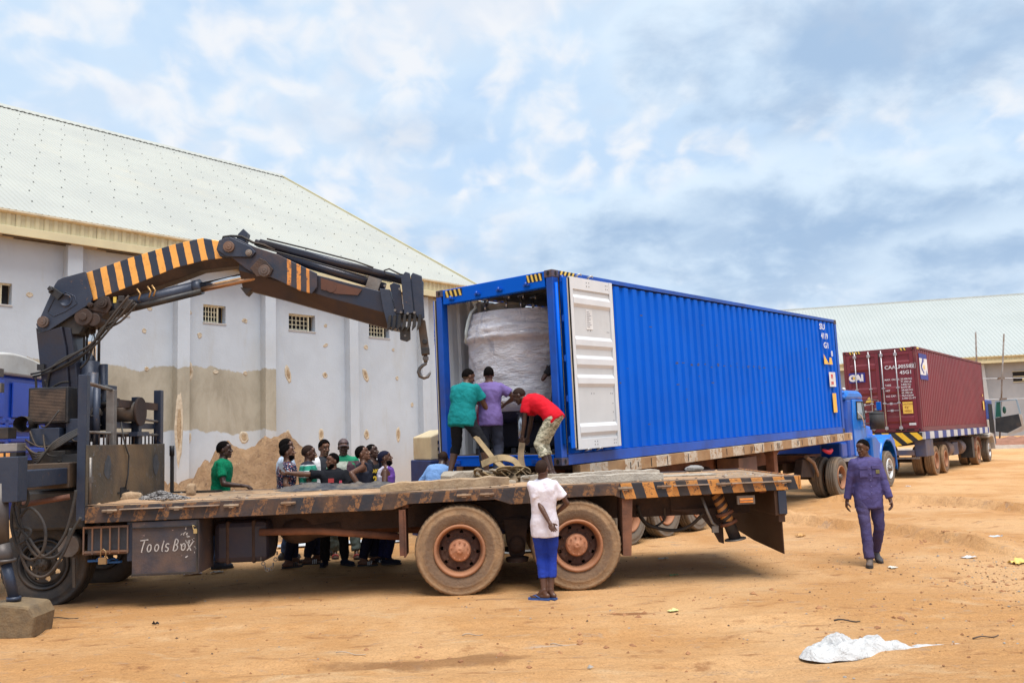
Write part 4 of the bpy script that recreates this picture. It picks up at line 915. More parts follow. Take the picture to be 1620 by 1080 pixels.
    mb = MB(); mb.cyl((-5.92, 1.0, 4.02), (-5.92, 1.03, 4.02), .07, 16); mb.prism([(-6.06, 4.16), (-5.75, 4.05), (-5.5, 3.98), (-5.56, 3.90), (-5.86, 3.93), (-6.06, 4.0)], (1.005, 1.018)); mb.obj('jib_pad', M('jib_rust', (.11, .045, .028), .6, .2, (.05, .03, .03)), t)
    mb = MB(); mb.cyl((-6.92, 1.16, 4.70), (-4.95, 1.16, 4.115), .062, 16); mb.cyl((-6.98, 1.16, 4.715), (-6.86, 1.16, 4.68), .045, 16); mb.obj('extension_cylinder', JIBP, t)
    mb = MB(); mb.cyl((-6.68, 1.14, 4.52), (-5.20, 1.14, 4.02), .060, 16); mb.obj('extension_cylinder', JIBP, t)
    mb = MB(); mb.tube([(-6.80, 1.08, 4.74), (-6.2, 1.08, 4.57), (-5.6, 1.08, 4.39), (-5.35, 1.08, 4.29)], .012, 6); mb.obj('hydraulic_pipe', BLACKM, t)
    mb = MB(); mb.tube([(-6.94, 1.06, 4.64), (-6.7, 1.06, 4.56), (-6.3, 1.06, 4.44), (-5.5, 1.06, 4.18), (-5.1, 1.06, 4.08)], .010, 6); mb.obj('hydraulic_pipe', BLACKM, t)
    mb = MB(); mb.tube([(-5.05, 1.05, 4.15), (-5.18, 1.05, 4.19), (-5.20, 1.05, 4.24), (-5.13, 1.05, 4.26), (-4.98, 1.05, 4.18), (-4.85, 1.05, 4.15)], .012, 6); mb.obj('hose', RUBBER, t)
    mb = MB(); mb.bar((-5.38, 1.06, 3.98), (-5.32, 1.06, 4.14), .035, .18); mb.obj('strap_clamp', STEEL, t)
    # head of the jib
    for (pts, a, b_, mt) in (([(-5.26, 3.98), (-5.12, 3.96), (-5.05, 3.66), (-4.98, 3.62), (-5.02, 3.42), (-5.16, 3.45), (-5.22, 3.7)], .98, 1.42, NAVY), ([(-5.12, 4.02), (-5.06, 4.05), (-4.98, 4.02), (-4.94, 3.62), (-5.04, 3.62)], .96, 1.02, JIBP),
                             ([(-4.96, 4.12), (-4.90, 4.19), (-4.84, 4.17), (-4.80, 3.62), (-4.93, 3.60)], .93, 1.0, NAVY), ([(-4.83, 4.14), (-4.80, 4.18), (-4.68, 4.13), (-4.66, 3.56), (-4.72, 3.52), (-4.79, 3.62)], .96, 1.04, NAVY), ([(-5.1, 3.55), (-4.72, 3.55), (-4.70, 3.66), (-5.1, 3.70)], 1.0, 1.3, BLACKM),
                             ([(-4.96, 4.12), (-4.84, 4.17), (-4.68, 4.12), (-4.70, 3.6), (-4.93, 3.6)], 1.30, 1.38, NAVY)):
        mb = MB(); mb.prism(pts, (a, b_)); mb.obj('head_plate', mt, t, bevel=.006)
    for i in range(7):
        x = -5.14 + i * .068; mb = MB(); mb.prism([(x, 3.60), (x + .035, 3.60), (x + .02, 3.44), (x - .035, 3.38)], (.93 + .0 * i, .99)); mb.obj('claw', BLACKM, t, bevel=.003)
    for (x, z) in ((-5.05, 3.66), (-4.97, 3.63), (-4.88, 3.61), (-4.79, 3.62), (-5.18, 4.0), (-4.98, 3.95)):
        mb = MB(); mb.cyl((x, .90, z), (x, .93, z), .018, 8); mb.obj('bolt', STEEL, t)
    mb = MB(); mb.prism([(-5.0, 3.44), (-4.86, 3.44), (-4.86, 3.27), (-4.91, 3.24), (-5.0, 3.27)], (1.0, 1.06)); mb.obj('towing_eye', BLACKM, t, bevel=.005)
    mb = MB(); mb.cyl((-4.93, .995, 3.32), (-4.93, 1.065, 3.32), .016, 10); mb.obj('eye_bore', STEEL, t)
    hk = part_empty('hook_block', t, (-4.68, 1.15, 3.02))
    mb = MB(); mb.prism([(-.09, .56), (.02, .52), (.05, .25), (.07, .05), (-.04, .03), (-.06, .26)], (-.05, .05)); mb.obj('hanger', M('hanger_metal', (.06, .05, .045), .5, .4, (.13, .08, .05)), hk, bevel=.008)
    mb = MB(); mb.cyl((0.01, -.07, .22), (0.01, .07, .22), .035, 12); mb.box(-.045, .065, -.06, .06, .05, .14); mb.obj('swivel', BLACKM, hk, bevel=.006)
    mb = MB(); mb.cyl((.01, 0, -.06), (.01, 0, .04), .028, 12); mb.box(-.03, .05, -.03, .03, -.03, .02)
    pts = [(.01, 0, -.05), (.01, 0, -.08), (-.03, 0, -.10), (-.075, 0, -.14), (-.09, 0, -.19), (-.07, 0, -.245), (-.02, 0, -.27), (.035, 0, -.255), (.065, 0, -.21), (.07, 0, -.18)]
    mb.tube(pts, [.02, .022, .024, .026, .028, .030, .030, .026, .016, .006], 10); mb.obj('hook', M('hook_steel', (.20, .19, .19), .35, .7, (.10, .09, .085)), hk)
    # hoses from the boom down to the valves
    HO = RUBBER
    def hose(pts, r=.020, n_=7):
        P = [Vector(p) for p in pts]; out = []
        for i in range(len(P) - 1):
            a = P[max(i - 1, 0)]; b_ = P[i]; c = P[i + 1]; d = P[min(i + 2, len(P) - 1)]
            for k_ in range(5):
                u = k_ / 5; out.append(.5 * ((2 * b_) + (c - a) * u + (2 * a - 5 * b_ + 4 * c - d) * u * u + (-a + 3 * b_ - 3 * c + d) * u ** 3))
        out.append(P[-1]); mb = MB(); mb.tube(out, r, n_); return mb.obj('hose', HO, t)
    hp = [[(205, 468), (175, 505), (150, 540), (120, 560), (75, 585), (50, 592)], [(210, 475), (180, 512), (150, 546), (118, 568), (80, 588), (52, 596)], [(216, 480), (190, 508), (160, 524), (140, 552), (110, 576), (70, 590)],
          [(212, 478), (185, 503), (158, 520), (146, 545), (136, 570), (125, 582)], [(200, 470), (172, 510), (140, 545), (100, 565), (80, 580), (72, 600), (68, 640)], [(66, 600), (72, 614), (90, 605), (104, 603)], [(50, 594), (52, 630), (54, 690)]]
    for i, path in enumerate(hp):
        hose([(*(lambda q: (q[0], .86 + .02 * i, q[1]))(tk(px, py, .88)),) for px, py in path], .015)
    hose([(*(lambda q: (q[0], .75, q[1]))(tk(px, py, .8)),) for px, py in [(145, 660), (152, 645), (160, 648), (158, 657), (140, 658)]], .02)
    # oil cooler, valve banks, pipes, tank between cab and crane
    mb = MB(); mb.box(-9.70, -9.20, .55, .80, 2.30, 2.76); mb.obj('oil_cooler', BLACKM, t, bevel=.01)
    mb = MB()
    for i in range(22): mb.box(-9.67, -9.23, .538, .548, 2.33 + i * .0185, 2.341 + i * .0185)
    o = mb.obj('cooler_fins', M('fin_brown', (.17, .12, .09), .6, .4, (.07, .055, .05), sc=6), t); o['kind'] = 'stuff'
    def bxs(lst, name, mt, bev=.008):
        for (a, b_, c, d, e, f) in lst:
            mb = MB(); mb.box(a, b_, c, d, e, f); mb.obj(name, mt, t, bevel=bev)
    bxs([(-9.65, -9.28, .50, .85, 2.02, 2.24), (-9.25, -9.02, .6, 1.0, 2.05, 2.35), (-9.1, -8.9, .9, 1.3, 2.5, 2.8)], 'valve_block', NAVY)
    bxs([(-9.98, -9.78, .25, .45, 2.12, 2.26), (-9.95, -9.6, .6, .9, 1.62, 1.85), (-9.55, -9.2, .5, .9, 1.65, 1.95), (-9.2, -8.9, .4, .9, 1.6, 1.9)], 'valve_block', BLACKM)
    mb = MB(); mb.box(-10.02, -9.64, .20, .42, 1.96, 2.06); mb.obj('lever_box', M('lever_grey', (.32, .31, .30), .5, .3, (.16, .14, .13), dust=DUST, dusta=.2), t, bevel=.008)
    mb = MB(); mb.box(-10.02, -9.64, .19, .40, 1.86, 1.955); mb.obj('lever_box', BLACKM, t)
    for i in range(4):
        mb = MB(); mb.box(-9.99 + i * .077, -9.945 + i * .077, .178, .188, 1.875, 1.945); mb.obj('warning_label', M('orange_label', (.75, .36, .10), .6, 0, (.6, .25, .08), sc=30), t)
    for i in range(5):
        hose([(-9.62, .35 + i * .04, 2.02 - i * .02), (-9.45, .30, 1.92 - i * .03), (-9.25, .3, 1.97 + i * .02), (-9.05, .35 + .05 * i, 2.1 + i * .03), (-8.95, .5, 2.2)], .014)
    rnd = random.Random(21)
    for i in range(12):
        a = Vector((rnd.uniform(-9.7, -9.3), rnd.uniform(.45, .8), rnd.uniform(1.6, 2.3))); b_ = a + Vector((rnd.uniform(.1, .5), rnd.uniform(-.1, .2), rnd.uniform(-.3, .3))); mid = (a + b_) / 2 + Vector((0, -.08, -.1))
        hose([a, mid, b_], .011, 6)
    mb = MB(); mb.lathe([(-.12, .10), (.1, .10), (.12, .06)], (-9.72, .55, 2.30), 'y', 16); mb.obj('filter', BLACKM, t)
    mb = MB(); mb.cyl((-9.98, .35, 1.95), (-9.98, .35, 2.95), .022, 8); mb.box(-10.03, -9.93, .30, .40, 2.90, 3.0); mb.obj('mirror_post', STEEL, t)
    mb = MB(); mb.ell((-10.02, .30, 2.55), ((.09, 0, 0), (0, .05, 0), (0, 0, .17)), 12, 8); mb.obj('work_lamp', M('lamp_dusty', (.25, .27, .27), .3, .2, (.12, .12, .12)), t)
    mb = MB(); mb.box(-10.0, -9.92, .33, .4, 2.7, 2.82); mb.obj('work_lamp', STEEL, t)
    for i in range(6):
        mb = MB(); x = -9.15 + rnd.uniform(-.1, .25); z = 2.2 + i * .11; mb.cyl((x, .9, z), (x + .2, .9, z), .035, 10); mb.obj('pipe_fitting', BLACKM, t)
    mb = MB(); mb.cyl((-9.02, .8, 2.1), (-9.0, .8, 2.95), .06, 12); mb.cyl((-8.93, .75, 2.0), (-8.93, .75, 2.75), .045, 12); mb.obj('standing_pipe', NAVY, t)
    # outrigger beam across the frame, leg and hoses
    mb = MB(); mb.box(-9.42, -8.90, -.02, 2.4, 1.50, 1.80); mb.obj('outrigger_beam', M('beam_grime', (.085, .055, .035), .65, .2, (.035, .028, .025), dust=(.20, .12, .065), dusta=.4, bump=.3), t, bevel=.01)
    mb = MB(); mb.box(-9.25, -8.92, -1.12, -.02, 1.55, 1.74); mb.obj('outrigger_beam', NAVY, t, bevel=.008)
    lg = part_empty('outrigger_leg', t, (-9.03, -1.12, 0))
    mb = MB(); mb.box(-.16, .16, -.10, .10, 1.42, 1.90); mb.obj('leg_head', NAVY, lg, bevel=.01)
    mb = MB(); mb.cyl((-.03, -.04, .95), (-.06, -.04, 1.62), .082, 16); mb.cyl((.02, -.04, .78), (-.03, -.04, .98), .088, 16); mb.cyl((.02, -.04, .80), (.02, -.04, .83), .105, 16); mb.obj('leg_sleeve', M('sleeve_grey', (.10, .09, .085), .5, .4, (.06, .05, .05), dust=DUST, dusta=.25), lg)
    mb = MB(); mb.cyl((.02, -.04, .82), (.12, -.04, .42), .052, 16); mb.cyl((.12, -.04, .40), (.12, -.04, .44), .07, 16); mb.obj('leg_ram', NAVY, lg)
    for path in ([(30, 760), (22, 790), (18, 830), (30, 870), (50, 885), (68, 870), (72, 840), (62, 815), (45, 803), (30, 820)], [(45, 780), (30, 800), (40, 850), (60, 880), (85, 870), (105, 840), (118, 790), (120, 775)], [(25, 840), (40, 895), (60, 912), (80, 905), (100, 875), (115, 840), (128, 818)], [(28, 765), (38, 770), (45, 785), (40, 800), (28, 797), (24, 780), (30, 768)], [(20, 800), (28, 830), (45, 850), (55, 865), (70, 880), (88, 880), (104, 862), (112, 835)], [(28, 850), (35, 835), (48, 838), (45, 850), (30, 860)]):
        hose([(*(lambda q: (q[0], -.75, q[1]))(tk(px, py, -.75)),) for px, py in path], .017)
    mb = MB(); mb.cyl((-9.3, -.3, 1.34), (-8.85, -.1, 1.40), .035, 10); mb.obj('pipe_bar', RUST, t)
    # front running gear in the gloom below
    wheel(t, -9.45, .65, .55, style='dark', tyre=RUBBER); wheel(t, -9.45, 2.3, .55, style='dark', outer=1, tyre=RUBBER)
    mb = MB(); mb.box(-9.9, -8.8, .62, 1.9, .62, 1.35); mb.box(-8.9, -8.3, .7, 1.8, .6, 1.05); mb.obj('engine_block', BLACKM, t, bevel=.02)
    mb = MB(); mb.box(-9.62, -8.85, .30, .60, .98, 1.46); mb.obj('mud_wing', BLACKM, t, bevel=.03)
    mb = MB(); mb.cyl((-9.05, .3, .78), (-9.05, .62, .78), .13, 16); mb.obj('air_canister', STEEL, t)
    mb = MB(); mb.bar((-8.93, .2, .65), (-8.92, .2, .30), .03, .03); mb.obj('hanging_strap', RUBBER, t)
    # rear leg, plate bumper, lamp
    rl = part_empty('rear_leg', t, (-.93, .35, 1.07))
    STL = M('leg_paint', (.022, .024, .03), .5, .1, (.06, .035, .03), dust=(.2, .1, .06), dusta=.35, bump=.2, stripes=dict(axis='Z', slax='X', period=.105, duty=.5, colour=(.62, .27, .07), slant=-.8, wear=.36, z0=-.34))
    mb = MB(); mb.cyl((-.05, 0, .02), (.16, 0, -.56), .075, 18); mb.obj('leg_tube', STL, rl)
    for f in (.45, .66):
        mb = MB(); c = Vector((-.05, 0, .02)).lerp(Vector((.16, 0, -.56)), f); d = Vector((.21, 0, -.58)).normalized(); mb.cyl(c - d * .018, c + d * .018, .115, 20); mb.obj('collar', RUST, rl)
    mb = MB(); mb.cyl((.16, 0, -.565), (.162, 0, -.58), .135, 20); mb.obj('foot_plate', STEEL, rl)
    mb = MB(); mb.tube([(-1.18, .30, 1.05), (-1.12, .28, .85), (-1.07, .28, .72), (-1.0, .28, .66)], .02, 8); mb.box(-1.08, -1.0, .26, .30, .60, .68); mb.obj('lever_arm', STEEL, t)
    BP = M('bumper_plate', (.085, .043, .024), .55, .35, (.06, .030, .020), sc=1.2, dust=(.17, .09, .05), dusta=.25, bump=.15)
    mb = MB(); mb.box(-.34, -.20, .03, 2.46, .80, 1.11); mb.obj('bumper_beam', BP, t, bevel=.008)
    mb = MB(); mb.box(-.30, -.198, .0, .028, .82, 1.10); mb.obj('beam_end', NAVY, t, bevel=.004)
    mb = MB(); mb.prism([(.06, .795), (2.46, .795), (2.46, .50), (2.2, .44), (1.2, .36), (.06, .33)], (-.262, -.250), plane='yz'); mb.obj('plate', BP, t)
    mb = MB(); mb.box(-.30, -.22, .04, 2.47, .72, .80); mb.obj('plate_rim', BP, t)
    mb = MB(); mb.prism([(-1.55, .88), (-1.15, .80), (-1.0, .60), (-.92, .44), (-.86, .42), (-.86, .88)], (.55, .58)); mb.obj('gusset', DARKR, t)
    mb = MB(); mb.box(-.80, -.58, .045, .09, .955, 1.06); mb.obj('lamp_housing', M('lamp_frame', (.20, .16, .13), .6, .3), t)
    mb = MB(); mb.box(-.775, -.605, .030, .044, .975, 1.03); mb.obj('side_lamp', M('amber_glass', (.80, .24, .04), .25, 0, (.9, .35, .08), sc=12), t, bevel=.006)
    mb = MB(); mb.box(-.775, -.605, .026, .031, .998, 1.006); mb.obj('lamp_bar', STEEL, t)
    hose([(-1.95, .62, .95), (-1.85, .6, .72), (-1.55, .55, .62), (-1.30, .55, .66), (-1.12, .5, .82)], .022)
    hose([(-1.95, .68, .85), (-1.80, .66, .66), (-1.62, .6, .74), (-1.6, .6, .9)], .015)
    for x in (-2.0, -1.5): 
        mb = MB(); mb.prism([(x, 1.07), (x + .45, 1.07), (x + .1, .80), (x, .80)], (.68, .70)); mb.obj('gusset', DARKR, t)
    # cab
    CB = M('cab_blue', (.010, .075, .58), .35, .0, (.008, .06, .46), sc=.8, dust=(.25, .22, .25), dusta=.14, bump=.03)
    cb = part_empty('cab', t, (-10.30, 0, 0))
    mb = MB(); mb.prism([(0, 1.05), (0, 2.95), (-.05, 3.05), (-1.9, 3.05), (-2.2, 1.9), (-2.25, 1.05)], (.0, 2.45)); mb.obj('cab_shell', CB, cb, bevel=.03)
    for (a, b_, c, d) in ((.18, 1.05, 2.42, 2.92), (1.25, 1.95, 2.42, 2.90), (.18, 1.05, 1.15, 1.3)):
        mb = MB(); mb.box(.012, .03, a, b_, c, d); mb.obj('panel', CB, cb, bevel=.02)
    for i in range(5):
        for (a, b_) in ((.12, 1.1), (1.2, 2.3)):
            mb = MB(); mb.box(.0, .035, a, b_, 1.62 + i * .155, 1.70 + i * .155); mb.obj('rib', CB, cb, bevel=.015)
    mb = MB(); mb.box(.0, .02, 1.1, 1.2, 1.1, 2.4); mb.box(.0, .02, .02, 2.4, 2.34, 2.40); mb.obj('rib', CB, cb, bevel=.008)
    arc_ = [(.02 + 2.42 * k / 20, 2.99 + .30 * (math.sin(math.pi * k / 20)) ** .6) for k in range(21)]
    mb = MB(); mb.prism(arc_, (-2.0, .06), plane='yz'); mb.obj('cab_roof', M('roof_white', (.62, .63, .62), .5, 0, (.50, .49, .46), sc=2, dust=(.35, .3, .25), dusta=.3), cb, bevel=.03)
    return t
crane_lorry()
# block under the outrigger
p = TKW(-8.93, -1.12, 0)
mb = MB(); mb.prism([(-.44, .03), (-.42, -.02), (.30, -.03), (.33, .20), (.27, .31), (.0, .345), (-.38, .30), (-.46, .18)], (-.22, .22))
o = mb.obj('timber_block', M('block_wood', (.20, .14, .075), .85, 0, (.10, .075, .05), sc=3, dust=(.30, .20, .10), dusta=.4, dsc=2.5, bump=.8, bsc=14), None, (p.x, p.y, .01), (0, 0, R_(2)), bevel=.03)
tag(o, 'thick dirty block of wood under the outrigger foot at the front of the crane lorry', 'block')
# ================================================================ containers
BLUE = M('container_blue', (.0, .110, .64), .5, .0, (.0, .095, .57), sc=.7, spec=.1, dust=(.015, .11, .42), dusta=.10, dsc=.8, bump=.05, chip=(.05, .035, .04), chipa=-.30)
BLUED = M('container_blue_frame', (.001, .085, .50), .45, .1, (.004, .055, .32), sc=1.2, dust=(.12, .10, .12), dusta=.18, chip=(.10, .05, .035), chipa=-.12)
LGREY = M('container_liner', (.58, .60, .62), .5, 0, (.52, .54, .56), sc=1, dust=(.32, .27, .22), dusta=.15)
CAST = M('casting_worn', (.05, .075, .16), .6, .3, (.14, .08, .06), sc=7, dust=(.2, .12, .1), dusta=.3)
YEL = M('yellow_tape', (.85, .58, .10), .4, 0, (.75, .48, .08), sc=8)
BLK = M('tape_black', (.012, .012, .014), .5)
GASK = M('gasket', (.015, .015, .018), .6)
MAR = M('container_maroon', (.20, .028, .040), .45, .1, (.165, .024, .034), sc=.8, dust=(.28, .12, .10), dusta=.16, dsc=.9, bump=.05)
MARF = M('container_maroon_frame', (.17, .026, .036), .5, .1, (.12, .022, .03), sc=1.5, dust=(.28, .14, .11), dusta=.3)
def corrug(mb, x0, x1, z0, z1, y, depth, out=-1, per=.29, thick=.012, mi=(0, 1), axis='x'):
    """trapezoid ribs along x between two faces: outer material mi[0], inner mi[1]"""
    n = max(1, round((x1 - x0) / per)); p = (x1 - x0) / n; us = []
    for i in range(n):
        for a, o_ in ((0, 0), (.13, 1), (.42, 1), (.55, 0)): us.append((x0 + (i + a) * p, o_ * depth))
    us.append((x1, 0))
    for k, (off, mm) in enumerate(((0, mi[0]), (-out * thick, mi[1]))):
        V = []
        for (u, o_) in us:
            yy = y - out * o_ + off if True else y
            for z in (z0, z1): V.append((u, yy, z) if axis == 'x' else (yy, u, z))
        F = [(2 * i, 2 * i + 2, 2 * i + 3, 2 * i + 1) for i in range(len(us) - 1)]
        mb.mi = mm; mb.add(V, F)
    mb.mi = 0
def casting(t, x, y, z, mt, W, sx, sy, sz):
    """corner block with its oval holes; sx, sy, sz give the outward direction"""
    mb = MB(); a, b_, c = .178, .162, .118
    x1, y1, z1 = x - sx * a, y - sy * b_, z - sz * c
    mb.box(min(x, x1), max(x, x1), min(y, y1), max(y, y1), min(z, z1), max(z, z1)); o = mb.obj('corner_casting', mt, t, bevel=.01)
    mb = MB(); cy, cx, cz = y - sy * b_ / 2, x - sx * a / 2, z - sz * c / 2
    for (axis_, n_) in (('x', 12), ('y', 12)):
        V = []
        for i in range(n_):
            q = 2 * math.pi * i / n_; u, v = .028 * math.cos(q), .040 * math.sin(q)
            V.append((x + sx * .003, cy + u, cz + v) if axis_ == 'x' else (cx + u, y + sy * .003, cz + v))
        mb.add(V, [tuple(range(n_))])
    mb.obj('casting_hole', DARK, o); return o
def hazard(t, pts_fn, u0, u1, v0, v1, n, name='hazard_tape'):
    """black strip with slanted yellow bars; pts_fn(u, v, d) -> point, d lifts it off the surface"""
    mb = MB(); mb.mi = 0; mb.add([pts_fn(u0, v0, .003), pts_fn(u1, v0, .003), pts_fn(u1, v1, .003), pts_fn(u0, v1, .003)], [(0, 1, 2, 3)])
    w = (u1 - u0) / n; mb.mi = 1
    for i in range(n):
        a = u0 + (i + .10) * w; mb.add([pts_fn(a, v0, .006), pts_fn(a + w * .45, v0, .006), pts_fn(a + w * .45 + w * .38, v1, .006), pts_fn(a + w * .38, v1, .006)], [(0, 1, 2, 3)])
    return mb.obj(name, [BLK, YEL], t)
def door_mb(w, h, ribs, face=-1, th=.05):
    """door leaf in the xz plane, face towards -y, recessed bands between horizontal ribs"""
    mb = MB(); mb.box(0, w, 0, th, 0, h)
    return mb

yb = R_(50.307); pb = R_(1.163)
BO = Vector((.6942, 12.9426, 1.416))
BA = Vector((math.cos(yb) * math.cos(pb), math.sin(yb) * math.cos(pb), math.sin(pb))); BB = Vector((-math.sin(yb), math.cos(yb), 0)); BC = BA.cross(BB)
def BW(x, y, z): return BO + BA * x + BB * y + BC * z
L, W, H = 12.68, 2.54, 3.02
def blue_container():
    t = thing('shipping_container', 'long bright blue shipping container with its doors open on a wrapped tank', 'container', BO, (0, -pb, yb))
    # side panels (outside blue, inside pale grey)
    mb = MB(); corrug(mb, .20, L - .20, .17, H - .10, -.0, .038, -1, .285, mi=(0, 1)); 
    o = mb.obj('side_panel', [BLUE, LGREY], t, (0, .012, 0), fix=False)
    mb = MB(); corrug(mb, .20, L - .20, .17, H - .10, W, .038, 1, .285, mi=(0, 1)); mb.obj('side_panel', [BLUE, LGREY], t, (0, -.012, 0), fix=False)
    mb = MB(); corrug(mb, .16, W - .16, .17, H - .10, L, .045, 1, .25, mi=(0, 1), axis='y'); mb.obj('end_panel', [BLUE, LGREY], t, (-.01, 0, 0), fix=False)
    mb = MB(); n = 60
    V = []; us = []
    for i in range(n):
        for a, o_ in ((0, 0), (.25, .022), (.5, .022), (.75, 0)): us.append((.15 + (i + a) * (L - .3) / n, o_))
    us.append((L - .15, 0))
    for (off, mm) in ((0, 0), (-.01, 1)):
        V = []
        for u, o_ in us: V += [(u, .08, H - .06 + o_ + off), (u, W - .08, H - .06 + o_ + off)]
        mb.mi = mm; mb.add(V, [(2 * i, 2 * i + 2, 2 * i + 3, 2 * i + 1) for i in range(len(us) - 1)])
    mb.obj('roof_panel', [BLUE, M('ceiling_grey', (.40, .41, .43), .5)], t, fix=False)
    mb = MB(); mb.box(.12, L - .1, .05, W - .05, .14, .168); mb.obj('floor', M('container_floor', (.10, .065, .045), .8, 0, (.06, .045, .035), dust=DUST, dusta=.3), t)
    # frame
    for y in (0, W - .07):
        mb = MB(); mb.box(.179, L - .179, y, y + .07, H - .075, H - .004); mb.obj('top_rail', BLUED, t, bevel=.006)
        mb = MB(); mb.box(.179, L - .179, y + .004, y + .066, .0, .162); mb.obj('bottom_rail', BLUED, t, bevel=.006)
    for (x0, x1) in ((0.004, .15), (L - .15, L - .004)):
        for (y0, y1) in ((.004, .13), (W - .13, W - .004)):
            mb = MB(); mb.box(x0, x1, y0, y1, .118, H - .118); mb.obj('corner_post', BLUED, t, bevel=.008)
    mb = MB(); mb.box(.01, .14, .162, W - .162, H - .26, H - .01); mb.obj('header', BLUE, t, bevel=.008)
    mb = MB(); mb.box(.0, .13, .162, W - .162, .0, .150); mb.box(-.01, .10, .16, W - .16, .150, .166); mb.obj('sill', BLUE, t, bevel=.006)
    for y in (.45, 1.02, 1.5, 2.1):
        mb = MB(); mb.box(-.03, .012, y, y + .12, H - .20, H - .17); mb.cyl((-.03, y + .06, H - .20), (-.03, y + .06, H - .14), .02, 8); mb.obj('cam_keeper', BLUED, t)
        mb = MB(); mb.box(-.03, .0, y, y + .12, .04, .10); mb.obj('cam_keeper', BLUED, t)
    for x, sx in ((0, -1), (L, 1)):
        for y, sy in ((0, -1), (W, 1)):
            for z, sz in ((0, -1), (H, 1)): casting(t, x, y, z, CAST, W, sx, sy, sz)
    hazard(t, lambda u, v, d: (.01 - d, u, H - .15 + v), .20, .52, .0, .12, 4)
    hazard(t, lambda u, v, d: (.01 - d, u, H - .15 + v), W - .62, W - .22, .0, .12, 4)
    hazard(t, lambda u, v, d: (u, -d, H - .072 + v), .185, .60, .0, .064, 4)
    # open near door, folded flat along the side
    dr = part_empty('door', t, (.26, -.115, .225))
    w, h = 1.20, H - .33
    mb = MB(); mb.box(.0, w, .0, .03, .0, h); mb.obj('door_skin', [LGREY], dr)
    WH = M('door_inner_white', (.66, .68, .71), .45, 0, (.60, .62, .65), sc=1.5, dust=(.42, .38, .34), dusta=.12)
    for (a, b_, z0, z1) in ((0, .07, 0, h), (w - .085, w, 0, h)):
        mb = MB(); mb.box(a, b_, -.028, -.001, z0, z1); mb.obj('door_stile', WH, dr, bevel=.006)
    for (z0, z1) in ((0, .16), (h - .19, h)):
        mb = MB(); mb.box(.072, w - .087, -.018, -.001, z0, z1); mb.obj('door_rail', WH, dr, bevel=.004)
    for z in (.30, 1.06, 1.36, 1.66, 2.32):
        mb = MB(); mb.prism([(-.001, z - .10), (-.030, z - .045), (-.030, z + .045), (-.001, z + .10)], (.074, w - .09), plane='yz'); mb.obj('door_rib', WH, dr)
    mb = MB()
    for z in (.06, .11, h - .06, h - .12, 1.86, .86, .7, .56, .42):
        for x in (.46, .53, w - .14, w - .19):
            if .4 < z < .8 and x < w - .15: continue
            if z > 1.8 and z < 2: 
                if x > .6 and x < w - .1: pass
            mb.box(x - .008, x + .008, -.022 if (z < .2 or z > h - .2) else -.004, -.001 if not (z < .2 or z > h - .2) else -.018, z - .008, z + .008)
    o = mb.obj('rivets', M('rivet_grey', (.25, .26, .28), .5, .4), dr); o['kind'] = 'stuff'
    mb = MB(); mb.box(.42, .60, -.006, -.001, 1.88, 2.20); o = mb.obj('notice', M('paper', (.75, .76, .77), .6), dr)
    mb = MB(); 
    for i in range(9): mb.box(.44, .50 + .08 * ((i * 7) % 5) / 5, -.009, -.007, 2.16 - i * .03, 2.168 - i * .03)
    q = mb.obj('notice_print', M('print_grey', (.30, .32, .38), .7), dr); q['kind'] = 'stuff'
    mb = MB()
    for x0 in (-.018, w + .004): mb.box(x0, x0 + .014, -.02, .045, .02, h - .02)
    mb.obj('gasket', GASK, dr)
    for x in (.30, .62):
        mb = MB(); mb.cyl((x, .050, -.02), (x, .050, h + .04), .016, 8); mb.obj('lock_rod', STEEL, dr)
        for z in (-.03, h + .03): 
            mb = MB(); mb.tube([(x - .03, .05, z), (x - .035, -.01, z + .02), (x, -.02, z + .035), (x + .04, -.01, z + .02)], .014, 6); mb.obj('lock_cam', M('cam_pale', (.5, .5, .5), .4, .4), dr)
    for i in range(5):
        z = .12 + i * .62; mb = MB(); mb.box(-.16, .0, .02, .045, z, z + .09); mb.cyl((-.12, .03, z - .01), (-.12, .03, z + .10), .022, 8); mb.obj('door_hinge', BLUED, dr)
    mb = MB(); mb.box(-.145, -.05, .0, .022, .03, h - .03); mb.obj('door_edge', BLUE, dr, bevel=.004)
    mb = MB(); mb.box(-.052, -.036, -.012, .012, .03, h - .03); mb.obj('door_seal', M('seal_pale', (.55, .5, .4), .6), dr)
    mb = MB(); mb.tube([(-.19, .10, .1), (-.19, .10, h - .1)], .028, 8); mb.obj('lock_rod', BLUE, dr)
    # far door, opened back along the far side
    dr = part_empty('door', t, (.14, W + .06, .18))
    mb = MB(); mb.box(-.02, 1.2, .0, .05, .0, h); mb.obj('door_skin', [BLUE], dr, bevel=.005)
    mb = MB(); mb.box(-.05, -.024, .0, .05, .0, h); mb.obj('gasket', GASK, dr); mb = MB(); mb.box(-.052, -.03, .052, .075, .0, h); mb.obj('door_seal', M('seal_pale', (.55, .5, .4), .6), dr)
    mb = MB(); mb.cyl((-.02, .10, 0), (-.02, .10, h), .018, 8); mb.obj('lock_rod', BLUED, dr)
    # lashing rings along the lower rail
    # markings at the far end of the near side
    WM = M('marking_white', (.72, .75, .80), .5)
    y = -.030
    for (tx, x, z, s_, sx_) in (('SU', 11.30, 2.70, .21, 1.6), ('4119', 11.38, 2.46, .21, 1.15), ('G1', 11.50, 2.22, .21, 1.5), ('8', 12.0, 2.02, .20, 1.3)):
        lettering(tx, s_, WM, t, (x, y, z), name='marking', bold=.004, sx=sx_)
    def sticker(x0, x1, z0, z1, mt, name, yy=y):
        mb = MB(); mb.box(x0, x1, yy, yy + .003, z0, z1); return mb.obj(name, mt, t)
    ST = M('sticker_white', (.72, .72, .72), .5); OR = M('sticker_orange', (.85, .50, .06), .45)
